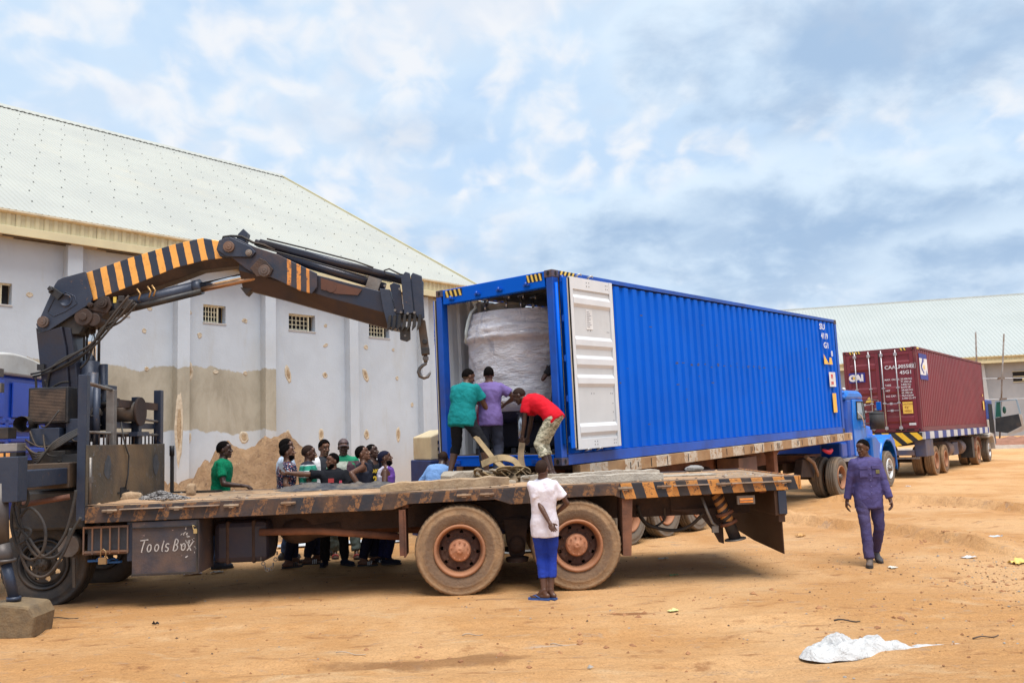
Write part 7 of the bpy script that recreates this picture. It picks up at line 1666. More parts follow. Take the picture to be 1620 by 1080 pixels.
# 4 striped polo
def hoops(name, base, bands, period, warm=0):
    k = node_mat(name); sx, sy, sz = k.xyz(); z = k.mth('ADD', sz, k.mth('MULTIPLY', k.mth('SUBTRACT', k.nz(5, 3), .5), .03)); fr = k.mth('FRACT', k.mth('DIVIDE', z, period)); cur = base
    for (a, b_, c_) in bands: cur = k.mix(k.mth('MULTIPLY', k.mth('GREATER_THAN', fr, a), k.mth('LESS_THAN', fr, b_)), cur, c_)
    k.L.new(cur, k.b.inputs['Base Color']); k.b.inputs['Roughness'].default_value = .85; k.bump(k.nz(10, 2, .5, .6), .5, .02); return k.mt
pos, h = stand(487, 703, 13.2)
person('man in a green, black and white hooped polo shirt among the onlookers', pos, 12, h, 1, ('tee', hoops('polo_hoops', (.012, .015, .03), [(.0, .42, (.02, .30, .20)), (.42, .50, (.6, .62, .64)), (.92, 1.0, (.6, .62, .64))], .175), .024, .05), ('trousers', NAVT), ('sandal', SOLE, 'slide', WHITEM), headpitch=1, hair='shaved', fR=(.0, -.10, 0), fL=(.12, .12, 0), hR=(.2, -.28, .95))
# 5 raglan
def split_mat(name, c1, c2, axis=1, a=-.1, b_=.1, tilt=0.):
    k = node_mat(name); s_ = k.xyz(); v = k.mth('ADD', s_[axis], k.mth('MULTIPLY', s_[2], tilt)); m_ = k.mth('MULTIPLY', k.mth('GREATER_THAN', v, a), k.mth('LESS_THAN', v, b_))
    k.L.new(k.mix(m_, c1, c2), k.b.inputs['Base Color']); k.b.inputs['Roughness'].default_value = .85; k.bump(k.nz(10, 2, .5, .6), .5, .02); return k.mt
pos, h = stand(512, 696, 13.95)
person('man in a white shirt with a slanting black front panel, behind the hooped polo', pos, -62, h, 2, ('tee', split_mat('raglan', (.58, .58, .60), (.012, .014, .022), 1, -.09, .07, 0), .022), ('trousers', NAVT), ('shoe', SOLE), headpitch=-4, headyaw=14, hair='full')
# 7 cap man
def camo():
    k = node_mat('patch_shirt'); sx, sy, sz = k.xyz()
    c_ = k.mix(k.mth('GREATER_THAN', k.mth('ADD', sy, k.mth('MULTIPLY', k.mth('SUBTRACT', k.nz(4, 4), .5), .25)), .04), (.52, .55, .47), (.10, .05, .07)); c_ = k.mix(k.ramp(k.nz(7, 3), .58, .62), c_, (.03, .26, .12)); c_ = k.mix(k.mth('GREATER_THAN', sz, 1.50), c_, (.0, .20, .10))
    k.L.new(c_, k.b.inputs['Base Color']); k.b.inputs['Roughness'].default_value = .85; k.bump(k.nz(10, 2, .5, .6), .5, .02); return k.mt
pos, h = stand(543, 694, 13.75)
person('man in a brown baseball cap and cream, green and maroon shirt, behind the pointing man', pos, -76, h, 1, ('tee', camo(), .026), ('trousers', GREYT, .02), ('sandal', SOLE, 'slide', M('strap_red', (.45, .06, .06), .6)), headpitch=-6, hair=('cap', M('cap_brown', (.09, .05, .055), .6, 0, (.05, .035, .035), sc=14)), fR=(.06, -.14, 0), fL=(.22, .16, 0))
# 6 pointing man, phone in hand
pos, h = stand(527, 716, 13.0)
i = person('bearded man in a black printed T-shirt stretching out his arm with a phone', pos, -78, h, 2, ('tee', BLKT, .024, .06), ('trousers', BLKT), ('shoe', cloth('shoe_navy', (.02, .025, .05))), headyaw=-62, headpitch=2, hR=(.16, -.70, 1.44), eR=(0, -.2, -1), nR=(1, 0, .3), curl=(1.0, .5), hL=(.30, .16, 1.18), eL=(-.2, .6, -.8), nL=(-1, 0, 0), hair='short', beard=.2, build=1.08, fR=(.0, -.14, 0), fL=(.06, .16, 0), fyaw=(-14, 40))
def chest_patch(i, y, z, w_, h_, mt, name='shirt_print', d=.0):
    c = i.chest + i.lat1 * y + i.up1 * z + i.fw1 * (.118 * i.s * 1.08 + .030 + d); mb = MB(); P = [c + i.lat1 * (a * w_ / 2) + i.up1 * (b_ * h_ / 2) + i.fw1 * dd for a, b_, dd in ((-1, -1, -.004), (1, -1, -.004), (1, 1, -.008), (-1, 1, -.008), (0, -1, .0), (0, 1, -.004))]
    mb.add(P, [(0, 4, 5, 3), (4, 1, 2, 5)]); return mb.obj(name, mt, i.root)
chest_patch(i, -.035, .02, .085, .062, M('print_red', (.50, .05, .05), .7)); chest_patch(i, .105, -.01, .04, .05, M('print_pink', (.6, .06, .10), .7), d=-.012); chest_patch(i, .02, -.085, .07, .025, M('print_yellow', (.7, .45, .05), .7), d=-.004)
a = i.arms[0]; w_ = a[2]; mb = MB(); T = Matrix.Translation(w_ + Vector((.03, -.07, .03))) @ Matrix.Rotation(.2, 4, 'X'); mb.box(-.012, .0, -.035, .035, -.03, .12, T)
o = mb.obj('phone', M('phone_pale', (.25, .30, .36), .2, .2)); o.matrix_world = i.root.matrix_basis; tag(o, 'mobile phone held up in the pointing man\'s hand', 'phone')
# 8 dark vest, hand resting on the bed
pos, h = stand(575, 704, 13.0)
person('man in a dark sleeveless vest resting one hand on the lorry bed', pos, 2, h, 2, ('vest', cloth('vest_dark', (.025, .028, .045)), .018, .06), ('trousers', NAVT), ('sandal', SOLE, 'slide', WHITEM), headpitch=20, headyaw=-4, hR=(.02, -.46, 1.12), eR=(-.1, -.5, -.3), nR=(0, 0, -1), curl=(.3, .5), hair='short', fR=(.0, -.1, 0), fL=(.14, .1, 0))
# 9 yellow and black jersey
pos, h = stand(589, 702, 13.7)
i = person('man in a black basketball jersey with yellow neck trim and number, behind the dark vest', pos, -45, h, 0, ('vest', BLKT, .022, .06), ('trousers', NAVT), ('shoe', SOLE), headpitch=14, headyaw=30, hair='short', hL=(.08, .28, .9))
YJ = M('jersey_yellow', (.75, .50, .04), .6)
def arc3(i, c, r1, r2, a0, a1, tube, mt, name, tilt=0.):
    mb = MB(); pts = []
    for k_ in range(13):
        a = R_(a0 + (a1 - a0) * k_ / 12); pts.append(c + i.lat1 * r1 * math.cos(a) + (i.up1 * math.cos(tilt) + i.fw1 * math.sin(tilt)) * r2 * math.sin(a))
    mb.tube(pts, tube, 6); return mb.obj(name, mt, i.root)
arc3(i, i.shc + i.fw1 * .085, .105, .115, 185, 355, .010, YJ, 'neck_trim', -.25)
me = font_mb('24', .15, .002, .006); me.materials.clear(); me.materials.append(YJ); o = link_mesh('jersey_number', me, i.root, i.chest + i.fw1 * .150 - i.lat1 * .10 - i.up1 * .16); o.rotation_euler = (R_(90), 0, R_(90))
me = font_mb('LAKERS', .075, .002, .003); me.materials.clear(); me.materials.append(YJ); o = link_mesh('jersey_lettering', me, i.root, i.chest + i.fw1 * .155 - i.lat1 * .15 + i.up1 * .0); o.rotation_euler = (R_(90), 0, R_(90))
# 10 white and purple vest with headscarf
pos, h = stand(610, 712, 13.0)
i = person('man in a white and purple sleeveless jersey with a dark headscarf and chin beard', pos, 4, h, 1, ('vest', split_mat('jersey_white_purple', (.55, .52, .62), (.13, .05, .30), 0, .035, .5), .022, .06), ('trousers', cloth('trousers_navy_blue', (.015, .02, .08))), ('boot', cloth('boot_black', (.02, .022, .04))), headpitch=16, hair=('durag', cloth('scarf_navy', (.008, .009, .028))), beard=.18, hR=(.22, -.26, 1.02), fR=(.02, -.1, 0), fL=(-.1, .12, 0), build=1.08)
# 11 man in pale blue shirt stooping behind the bed
g = at(690, 760, 13.35)
SH = cloth('shirt_sky_blue', (.20, .36, .68), bump=.8)
person('man in a loose sky-blue shirt stooping beside the lorry bed under the container edge', (g.x - .05, 13.4, .07), 68, 1.72, 0, ('long', SH, .036, .02), ('trousers', NAVT), ('shoe', SOLE), lean=32, leany=-6, drop=.02, headyaw=26, headpitch=-18, hair='shaved', hR=(.42, -.18, 1.05), hL=(.40, .22, 1.1), fR=(-.05, -.12, 0), fL=(.1, .12, 0))

DZ = 1.272
# 12 man in teal
TEAL = cloth('tee_teal', (.005, .20, .21), bump=.6)
p1 = at(712, 757, 12.70); p2 = at(768, 752, 12.82)
cxp = (p1.x + p2.x) / 2 + .0
person('man in a teal T-shirt and black shorts standing on the lorry bed', (cxp, 12.76, DZ + .005), 62, 1.74, 1, ('tee', TEAL, .040, .04), ('knee', BLKT, .012), None, lean=20, leany=0, drop=.05, hip=(-.07, .03), headyaw=-30, headpitch=-12, hair='short',
       hR=(.34, -.26, .84), eR=(-.4, -.8, -.3), hL=(.62, -.02, 1.38), eL=(.1, .6, -.6), nL=(1, 0, 0), curl=(.7, .12), fR=(.06, -.30, 0), fL=(-.06, .26, 0), fyaw=(-34, 8), kp=((.6, -.5, 0), (.8, .2, 0)), build=1.08)
# 13 man in purple polo
def polo():
    k = node_mat('polo_purple'); sx, sy, sz = k.xyz()
    c_ = k.mix(k.ramp(k.nz(3.5, 5, .6), .38, .62), (.115, .075, .24), (.145, .10, .30)); c_ = k.mix(k.mth('MULTIPLY', k.mth('GREATER_THAN', sy, .158), k.mth('LESS_THAN', sz, 1.28)), c_, (.35, .02, .10)); c_ = k.mix(k.mth('GREATER_THAN', sz, 1.475), c_, (.03, .08, .33))
    k.L.new(c_, k.b.inputs['Base Color']); k.b.inputs['Roughness'].default_value = .85; k.bump(k.nz(10, 2, .5, .6), .6, .02); return k.mt
p = at(776, 700, 12.95)
person('man in a purple polo shirt and dark trousers pushing at the wrapped tank', (p.x, 12.95, DZ), 86, 1.70, 1, ('tee', polo(), .030, .07), ('trousers', cloth('trousers_charcoal', (.035, .04, .065)), .02), ('shoe', SOLE), lean=6, headyaw=4, headpitch=-4, hair='short', hR=(.24, -.22, 1.12), hL=(.34, .22, 1.16), eR=(-.2, -.9, -.3), eL=(-.2, .9, -.5), build=1.05)
# 14 man in red
RED = cloth('tee_red', (.60, .008, .022), bump=.6)
def khaki():
    k = node_mat('shorts_camouflage'); c_ = k.mix(k.ramp(k.nz(9, 4, .6, 1.0, (1, 1, 2.4)), .45, .52), (.50, .46, .33), (.20, .19, .13)); c_ = k.mix(k.ramp(k.nz(15, 4, .6, 1.2, (1, 1, 2)), .56, .60), c_, (.55, .52, .42))
    k.L.new(c_, k.b.inputs['Base Color']); k.b.inputs['Roughness'].default_value = .85; k.bump(k.nz(16, 5, .6), .6, .015); return k.mt
p = at(868, 745, 12.62)
person('man in a red T-shirt and pale patterned shorts bending to pull a strap', (p.x + .0, 12.62, DZ), 158, 1.72, 0, ('tee', RED, .028, .0), ('mid', khaki(), .012), None, lean=74, drop=.07, hip=(-.10, 0), twist=18, headyaw=6, headpitch=-4, hair='shaved',
       hR=(.40, -.24, .58), eR=(-.4, -.3, .3), hL=(.34, .16, .54), eL=(-.5, .6, .2), curl=(1.1, 1.1), nR=(0, 1, 0), nL=(0, -1, 0), fR=(.0, -.10, 0), fL=(-.05, .14, 0))
# 15 boy
p = at(866, 948, 10.05)
person('boy in a white T-shirt and blue trousers watching from the ground beside the lorry wheel', (p.x, 10.08, GH(p.x, 10.08) + .012), 84, 1.60, 1, ('tee', cloth('tee_white', (.70, .67, .74), (.64, .60, .68)), .026, .10), ('calf', cloth('trousers_royal', (.02, .05, .36), bump=.7), .008), ('sandal', M('sandal_blue', (.03, .09, .30), .6)), lean=-2, leany=0, headyaw=-22, headpitch=10, hair='shaved',
       hL=(-.20, -.10, .90), eL=(-.3, .9, -.3), hR=(.20, -.14, 1.02), eR=(-.3, -.8, -.2), nL=(-1, 0, .4), nR=(-1, 0, 0), curl=(1.0, .9), fR=(.03, -.05, 0), fL=(.0, .035, 0), fyaw=(60, 75), kp=((1, .0, 0), (1, .0, 0)), build=.90, cat='boy')
# 16 man in work suit, walking
WK = cloth('work_suit', (.085, .072, .20), (.062, .052, .155), bump=.7)
p = at(1383, 893, 11.68)
i = person('man in a purple-blue work suit walking across the yard and looking to his side', (p.x, 11.70, GH(p.x, 11.7) + .012), -98, 1.67, 1, ('long', WK, .020, .10), ('trousers', M('work_trousers', (.060, .052, .15), .85, 0, (.07, .055, .12), sc=4, bump=.7, bsc=26, spec=.2), .012), ('shoe', M('shoe_dusty', (.09, .085, .09), .8, 0, (.05, .05, .055), dust=DUST, dusta=.4)), lean=-1, twist=6, headyaw=-58, headpitch=-8, hair='short',
           hR=(-.04, -.29, .80), hL=(.14, .27, .80), eR=(-.9, -.3, 0), eL=(-.9, .3, 0), fR=(.24, -.10, 0), fL=(-.22, .11, .05), fyaw=(-18, 6), toeup=(0, -22), kp=((1, -.1, 0), (1, .1, 0)), curl=(.8, .8), build=1.03)
def flap(i, y, z, w_, h_, mt, name, d=.0):
    c = i.chest + i.lat1 * y + i.up1 * z + i.fw1 * (.150 * i.s + d); mb = MB(); T = Matrix((( *i.lat1, 0), (*i.up1, 0), (*i.fw1, 0), (0, 0, 0, 1))).transposed(); T.translation = c
    mb.box(-w_ / 2, w_ / 2, -h_ / 2, h_ / 2, -.012, .002, T); return mb.obj(name, mt, i.root, bevel=.003)
flap(i, -.085, .045, .115, .045, WK, 'pocket_flap', .002); flap(i, .085, .045, .115, .045, WK, 'pocket_flap', .002); flap(i, -.085, -.035, .105, .10, WK, 'chest_pocket', -.006); flap(i, .085, -.035, .105, .10, WK, 'chest_pocket', -.006)
flap(i, .10, -.015, .05, .05, M('badge_olive', (.16, .14, .05), .6), 'badge', .004)
for k_ in range(6):
    mb = MB(); c = i.chest + i.fw1 * (.153 * i.s - (.004 if k_ else .012)) + i.up1 * (.12 - k_ * .082); mb.ell(c, (i.fw1 * .004, i.lat1 * .009, i.up1 * .009), 8, 6); mb.obj('button', M('button_purple', (.12, .10, .24), .4), i.root)
for sd in (-1, 1):
    mb = MB(); q = i.neck + i.up1 * -.012; mb.add([q + i.lat1 * sd * .070 - i.fw1 * .02 + i.up1 * .03, q + i.lat1 * sd * .012 + i.fw1 * .085 - i.up1 * .03, q + i.lat1 * sd * .055 + i.fw1 * .115 - i.up1 * .09, q + i.lat1 * sd * .115 + i.fw1 * .05 - i.up1 * .02], [(0, 1, 2, 3)]); o = mb.obj('collar', WK, i.root, fix=False); o.modifiers.new('s', 'SOLIDIFY').thickness = .006
# 17 man inside the container, behind the right-hand post
w0 = BW(.55, .36, .17)
dirn = (BW(.98, 1.5, .17) - w0)
person('man almost hidden in the container behind its right post', w0, math.degrees(math.atan2(dirn.y, dirn.x)), 1.72, 0, ('tee', BLKT, .02), ('trousers', NAVT), ('shoe', SOLE), hair='short', hR=(.22, -.30, 1.50), hL=(.20, .14, 1.32), nR=(1, 0, 0), nL=(1, 0, 0), curl=(.2, .2), build=.85)
# ================================================================ things lying on the lorry bed
def onbed(o, x, y, z=1.264, rz=0.):
    p = TKW(x, y, z); o.location = p; o.rotation_euler = (0, -tp_, ty_ + rz); return o
CONC = M('dusty_stone', (.42, .29, .18), .95, 0, (.30, .20, .12), sc=9, bump=.9, bsc=30)
def rock(name, sx, sy, sz, seed, mt, label, cat, x, y, rz=0., z=1.264, sq=4., amp=.18):
    mb = MB(); V = []
    def fn(u, v):
        a, b_ = u * 6.28318, v * math.pi; d = Vector((math.sin(b_) * math.cos(a), math.sin(b_) * math.sin(a), math.cos(b_))); q = (abs(d.x) ** sq + abs(d.y) ** sq + abs(d.z) ** sq) ** (-1 / sq)
        q *= 1 + amp * mnoise.fractal(d * 1.6 + Vector((seed, 0, 0)), .8, 2, 4); return (d.x * q * sx / 2, d.y * q * sy / 2, d.z * q * sz / 2 + sz * .46)
    mb.grid(fn, 24, 14); o = mb.obj(name, mt); onbed(o, x, y, z, rz); return tag(o, label, cat)
rock('stone_block', .24, .16, .13, 1.2, CONC, 'dusty square stone block beside the chain heap on the lorry bed', 'stone', -8.42, .62)
rock('stone_block', .12, .12, .17, 4.4, CONC, 'small upright stone block on the black bar at the lorry headboard', 'stone', -7.95, 1.45)
rock('stone', .26, .2, .10, 7.7, M('grey_stone', (.30, .29, .28), .9, 0, (.2, .19, .18), bump=.6), 'small grey stone on the far rear corner of the lorry bed', 'stone', -.75, 2.30, sq=2.2)
# chain heap
mb = MB(); rnd = random.Random(12); n = 230
for i in range(n):
    a = i * .55; r = .02 + .26 * abs(math.sin(i * .045)) ; x = r * math.cos(a) * 1.25 + rnd.gauss(0, .02); y = r * math.sin(a) * .6 + rnd.gauss(0, .015); h = max(0, .105 * (1 - math.hypot(x / .36, y / .22))) * rnd.uniform(.7, 1.1) + .012
    T = Matrix.Translation((x, y, h)) @ Matrix.Rotation(rnd.uniform(0, 3.14), 4, 'Z') @ Matrix.Rotation(rnd.uniform(-1.3, 1.3), 4, 'X')
    ring = [T @ Vector((.026 * math.cos(q) + .010 * (1 if math.cos(q) > 0 else -1), .017 * math.sin(q), 0)) for q in [k * 2 * math.pi / 8 for k in range(8)]]
    mb.tube(ring + ring[:2], .0055, 5, False)
o = mb.obj('chain_heap', M('chain_grey', (.20, .19, .19), .5, .5, (.34, .32, .31), sc=12), fix=False); onbed(o, -8.05, .62); tag(o, 'heap of grey steel chain on the lorry bed beside the headboard', 'chain', kind='thing')
# black angle bar at the headboard foot
mb = MB(); mb.prism([(0, 0), (.045, 0), (.045, .62), (0, .62)], (0, .04)); mb.bar((.02, .02, .015), (.78, -.10, .015), .05, .03); mb.cyl((.02, .02, .55), (.02, .02, .70), .035, 10)
o = mb.obj('angle_bar', BLACKM); onbed(o, -8.55, 2.33); tag(o, 'black bent iron bar standing by the far corner of the headboard', 'iron bar')
# soil and rubble crust on the bed
mb = MB(); rnd = random.Random(15)
for i in range(900):
    x = rnd.uniform(-8.6, -.1); y = rnd.uniform(.02, 2.4); r = .006 + .022 * rnd.random() ** 3
    T = Matrix.Translation((x, y, 1.264 if y > .11 else 1.287)) @ Matrix.Rotation(rnd.uniform(0, 3), 4, 'Z'); P = [T @ Vector((r * u * rnd.uniform(.7, 1.5), r * v, 0)) for u, v in ((1, 0), (.3, 1), (-.8, .6), (-.9, -.6), (.4, -1))]; mb.mi = rnd.choice((0, 0, 1, 2)); mb.add(P + [T @ Vector((0, 0, r * .7))], [(j, (j + 1) % 5, 5) for j in range(5)])
def drift(cx, cy, rx, ry, h, seed, nu=26, nv=14):
    def fn(u, v):
        x, y = (u * 2 - 1), (v * 2 - 1); r = math.hypot(x, y) + .25 * mnoise.noise(Vector((x * 2 + seed, y * 2, seed))); return (cx + x * rx, cy + y * ry, 1.262 + (h * max(0, 1 - r) + .010 * mnoise.noise(Vector((x * 9, y * 9, seed)))) * (1 if r < 1 else 0) - (.012 if r >= 1 else 0))
    mb.mi = 0; mb.grid(fn, nu, nv)
for k in range(26): drift(rnd.uniform(-8.4, -.4), rnd.uniform(.35, 2.2), rnd.uniform(.25, .8), rnd.uniform(.1, .25), rnd.uniform(.012, .035), k * 1.7)
drift(-8.35, .45, .40, .38, .05, 3.3); drift(-8.4, 1.6, .3, .7, .05, 8.3)
o = mb.obj('bed_dirt', [M('bed_soil', (.42, .27, .155), .95, 0, (.30, .18, .10), bump=.6), M('bed_stone', (.35, .30, .26), .9), M('bed_dark', (.12, .08, .06), .9)], fix=False); o.location = TK_O; o.rotation_euler = (0, -tp_, ty_); tag(o, 'dry earth and grit spilt over the lorry bed', kind='stuff')
# crumpled tarpaulin
def crumple(name, nx, ny, lx, ly, h, seed, mt, edge=.22, fs=2.6, long_=1.0):
    def fn(u, v):
        x, y = u * 2 - 1, v * 2 - 1; e = 1 + edge * mnoise.noise(Vector((u * 4 + seed, v * 4, 1.3))); X, Y = x * lx / 2 * e, y * ly / 2 * (1 + edge * mnoise.noise(Vector((u * 5, seed, v * 3))))
        env = (1 - x ** 4) * (1 - y * y); rid = abs(mnoise.noise(Vector((x * fs * long_, y * fs * 2.2, seed)))) + .5 * abs(mnoise.noise(Vector((x * fs * 2.3, y * fs * 4, seed + 4)))); return (X, Y, .006 + h * max(0, env) * (.25 + 1.1 * rid))
    mb = MB(); mb.grid(fn, nx, ny, True); o = mb.obj(name, mt, fix=False); s_ = o.modifiers.new('s', 'SOLIDIFY'); s_.thickness = .004; return o
o = crumple('tarpaulin', 70, 36, 1.75, .62, .075, 2.4, M('tarp_dark', (.035, .038, .05), .45, 0, (.14, .12, .10), sc=6, dust=(.30, .21, .14), dusta=.3, dsc=5, bump=.6)); onbed(o, -5.98, 1.75, 1.264, -.02); tag(o, 'crumpled dark dusty tarpaulin on the lorry bed in front of the onlookers', 'tarpaulin')
WD = M('plank_wood', (.42, .29, .17), .85, 0, (.24, .16, .10), sc=2.4, dust=(.50, .38, .25), dusta=.4, dsc=3, bump=.8, bsc=20); WD2 = M('grey_timber', (.34, .30, .25), .9, 0, (.44, .38, .30), sc=4, dust=(.2, .14, .1), dusta=.3, bump=.9, bsc=26); CN = M('weathered_beam', (.40, .36, .31), .9, 0, (.50, .45, .38), sc=5, dust=(.20, .16, .13), dusta=.25, dsc=4, bump=.9)
def plank(name, L_, w, h, seed, mt, label, cat, x, y, rz, z=1.264, ry=0., taper=.3, group=None):
    mb = MB(); n = 26
    def sec(u):
        x_ = (u - .5) * L_; k_ = 1 - taper * max(0, (abs(u - .5) - .40) * 10) ** 2 * (1 if u < .5 else .5); w_ = w * k_ * (1 + .08 * mnoise.noise(Vector((u * 7, seed, 0)))); h_ = h * k_ * (1 + .16 * mnoise.noise(Vector((u * 9, seed, 3)))); dy = .015 * mnoise.noise(Vector((u * 3, seed, 5))); return [(x_, dy - w_ / 2, 0), (x_, dy + w_ / 2, 0), (x_, dy + w_ / 2, h_), (x_, dy - w_ / 2, h_ * (1 + .06 * mnoise.noise(Vector((u * 14, seed, 9)))))]
    V = [p for i in range(n + 1) for p in sec(i / n)]; F = [(i * 4 + j, (i + 1) * 4 + j, (i + 1) * 4 + (j + 1) % 4, i * 4 + (j + 1) % 4) for i in range(n) for j in range(4)] + [(0, 1, 2, 3), (n * 4 + 3, n * 4 + 2, n * 4 + 1, n * 4)]
    mb.add(V, F); o = mb.obj(name, mt, bevel=.006); p = TKW(x, y, z); o.location = p; o.rotation_euler = (0, -tp_ + ry, ty_ + rz); return tag(o, label, cat, group)
plank('timber', 1.62, .26, .105, 3.1, WD, 'thick rough plank lying along the near edge of the bed below the men', 'plank', -4.42, .40, -.01, 1.287, -.02)
plank('timber', 1.0, .14, .05, 6.3, WD2, 'thin splintered board lying behind the thick rough plank', 'plank', -4.0, 1.05, .05)
plank('beam', 1.50, .12, .10, 8.2, CN, 'long grey-white weathered beam on the bed right of the boy', 'beam', -2.35, .55, .06)
plank('beam', 1.25, .12, .12, 5.5, CN, 'upper grey beam lying behind the long weathered beam on the bed', 'beam', -2.15, 1.15, .05)
plank('beam', .75, .10, .10, 1.5, WD2, 'short pale beam end beside the heap of webbing', 'beam', -3.05, 1.35, .06)
plank('timber', .95, .30, .02, 9.1, WD2, 'thin flat sheet of wood on the bed toward the rear', 'board', -1.2, 1.3, .03)
plank('timber', 1.2, .5, .16, 4.7, WD2, 'low grimy timber block under the container sill behind the webbing', 'block', -3.95, 2.15, .5)
# webbing: straps heaped and pulled up by the bending man
WB = M('webbing_tan', (.36, .26, .14), .9, 0, (.22, .16, .09), sc=8, dust=(.14, .10, .06), dusta=.3, bump=.5); WB2 = M('webbing_brown', (.17, .115, .065), .9, 0, (.09, .065, .04), sc=8, dust=(.36, .26, .16), dusta=.3, bump=.5)
def strap(mb, pts, w, th=.008, tw=None):
    P = [Vector(p) for p in pts]; out = []
    for i in range(len(P) - 1):
        a = P[max(i - 1, 0)]; b_ = P[i]; c = P[i + 1]; d = P[min(i + 2, len(P) - 1)]
        for k_ in range(7):
            u = k_ / 7; out.append(.5 * ((2 * b_) + (c - a) * u + (2 * a - 5 * b_ + 4 * c - d) * u * u + (-a + 3 * b_ - 3 * c + d) * u ** 3))
    out.append(P[-1]); n = len(out); V = []; sd = Vector((0, 1, 0))
    for i, p in enumerate(out):
        d = (out[min(i + 1, n - 1)] - out[max(i - 1, 0)]).normalized(); a0 = (tw(i / (n - 1)) if tw else 0); s0 = Vector((0, 1, 0)); s0 = (s0 - d * s0.dot(d)); s0 = s0.normalized() if s0.length > .05 else sd; nn = d.cross(s0); s1 = s0 * math.cos(a0) + nn * math.sin(a0); n1 = d.cross(s1); sd = s0
        for a, b_ in ((-1, -1), (1, -1), (1, 1), (-1, 1)): V.append(p + s1 * (w / 2 * a) + n1 * (th / 2 * b_))
    mb.add(V, [(i * 4 + j, (i + 1) * 4 + j, (i + 1) * 4 + (j + 1) % 4, i * 4 + (j + 1) % 4) for i in range(n - 1) for j in range(4)])
rnd = random.Random(33)
def wp3(px, py, Y): return at(px, py, Y)
t_ = thing('webbing_heap', 'heap of broad tan lifting straps lying on the bed at the container sill', 'strap heap', TKW(-3.75, 1.5, 1.264), (0, 0, 0))
O_ = t_.location
def wl(px, py, Y): return wp3(px, py, Y) - O_
mb = MB(); strap(mb, [wl(752, 690, 12.6), wl(770, 712, 12.5), wl(783, 728, 12.4), wl(800, 742, 12.3)], .085, .012, lambda u: .9); mb.obj('strap', WB, t_, fix=False)
mb = MB(); strap(mb, [wl(762, 734, 12.3), wl(790, 724, 12.2), wl(812, 728, 12.1), wl(822, 742, 12.1), wl(812, 752, 12.2)], .10, .014, lambda u: 1.2 - .6 * u); mb.obj('strap', WB, t_, fix=False)
mb = MB(); strap(mb, [wl(826, 700, 12.45), wl(824, 722, 12.4), wl(828, 742, 12.2), wl(838, 756, 12.0)], .09, .010, lambda u: 1.3 + .4 * u); mb.obj('strap', WB2, t_, fix=False)
for k in range(9):
    cx, cy = 770 + k * 8.5, 752 + rnd.uniform(-5, 5); pts = []
    for q in range(6): a = q * 1.15 + k; pts.append(wl(cx + 24 * math.cos(a) * rnd.uniform(.6, 1.1), min(762, cy + 9 * math.sin(a * 1.4)), 12.05 + rnd.uniform(-.25, .35)))
    for p in pts: p.z = max(p.z, .02)
    mb = MB(); strap(mb, pts, .095, .012, lambda u, k=k: .6 * math.sin(u * 5 + k)); mb.obj('strap', (WB, WB2)[k % 2], t_, fix=False)
o = crumple('sack_cloth', 40, 26, .75, .5, .16, 7.1, WB2, .3, 2.2); o.parent = t_; o.location = (.15, .1, 0)
# ================================================================ litter on the yard
SHT = node_mat('plastic_film_sheet'); SHT.b.inputs['Roughness'].default_value = .35; SHT.b.inputs['Base Color'].default_value = (.60, .60, .60, 1); SHT.b.inputs['Transmission Weight'].default_value = .0; SHT.bump(SHT.nz(9, 6, .65, 1.0), 1.0, .06)
p0 = at(1398, 1026, 7.35)
def film(u, v):
    x = u; X = (x - .5) * 1.50; y = v * 2 - 1
    if x < .58: hw = .19 * math.sin(min(1, x / .16) * 1.57) ** .6 * (1 + .15 * math.sin(x * 11) + .3 * mnoise.noise(Vector((x * 5, 2, 0)))) * (1 - .35 * max(0, (x - .3) / .28))
    else: hw = .055 + .055 * max(0, 1 - (x - .58) / .10) + .02 * math.sin((x - .56) * 14)
    if x > .95: hw *= max(.1, (1 - x) / .05)
    Y = y * hw * (1 + .25 * mnoise.noise(Vector((x * 9, y * 2, 8)))); w = mnoise.noise(Vector((X * 3, Y * 3, 1.1))) * .3
    rid = 1 - abs(mnoise.noise(Vector((X * 5 + w, Y * 9 + X * 3, 3.3)))) * 1.7; rid2 = 1 - abs(mnoise.noise(Vector((X * 12 + Y * 8, Y * 16 - X * 4, 7.3)))) * 1.5
    env = max(0, 1 - y * y) ** 1.1; Hh = (.09 + .09 * math.exp(-((x - .24) / .07) ** 2) + .05 * math.exp(-((x - .45) / .06) ** 2)) if x < .56 else .10 - .07 * min(1, (x - .56) / .10)
    return (X, Y + .05 * math.sin(x * 4 - .6), .006 + Hh * env * (.15 + .6 * rid + .35 * rid2) * min(1, x / .06))
mb = MB(); mb.grid(film, 150, 44); o = mb.obj('plastic_sheet', SHT.mt, None, (p0.x, p0.y, GH(p0.x, p0.y) - .012), (0, 0, R_(6)), fix=False); o.modifiers.new('s', 'SOLIDIFY').thickness = .003; tag(o, 'crumpled white plastic sheet lying on the earth in the right foreground', 'plastic sheet')
def gpt(px, py):
    d = ray(px, py); tt = -CH / d.z; p = Vector((0, 0, CH)) + d * tt; return p.x, p.y
def scrap(px, py, lx, ly, col, label, cat, seed, name='litter', h=.03, rz=.4, group=None):
    x, y = gpt(px, py); m_ = M('litter_%s' % '_'.join(str(int(c * 99)) for c in col), col, .6)
    def fn(u, v): a, b_ = u - .5, v - .5; return (a * lx, b_ * ly * (1 + .4 * mnoise.noise(Vector((u * 3, seed, 0)))), .006 + h * abs(mnoise.noise(Vector((a * 2.2 + seed, b_ * 2.2, seed)))) * 1.3)
    mb = MB(); mb.grid(fn, 8, 8); o = mb.obj(name, m_, None, (x, y, GH(x, y) + .004), (0, 0, rz), fix=False); o.modifiers.new('s', 'SOLIDIFY').thickness = .002; return tag(o, label, cat, group)
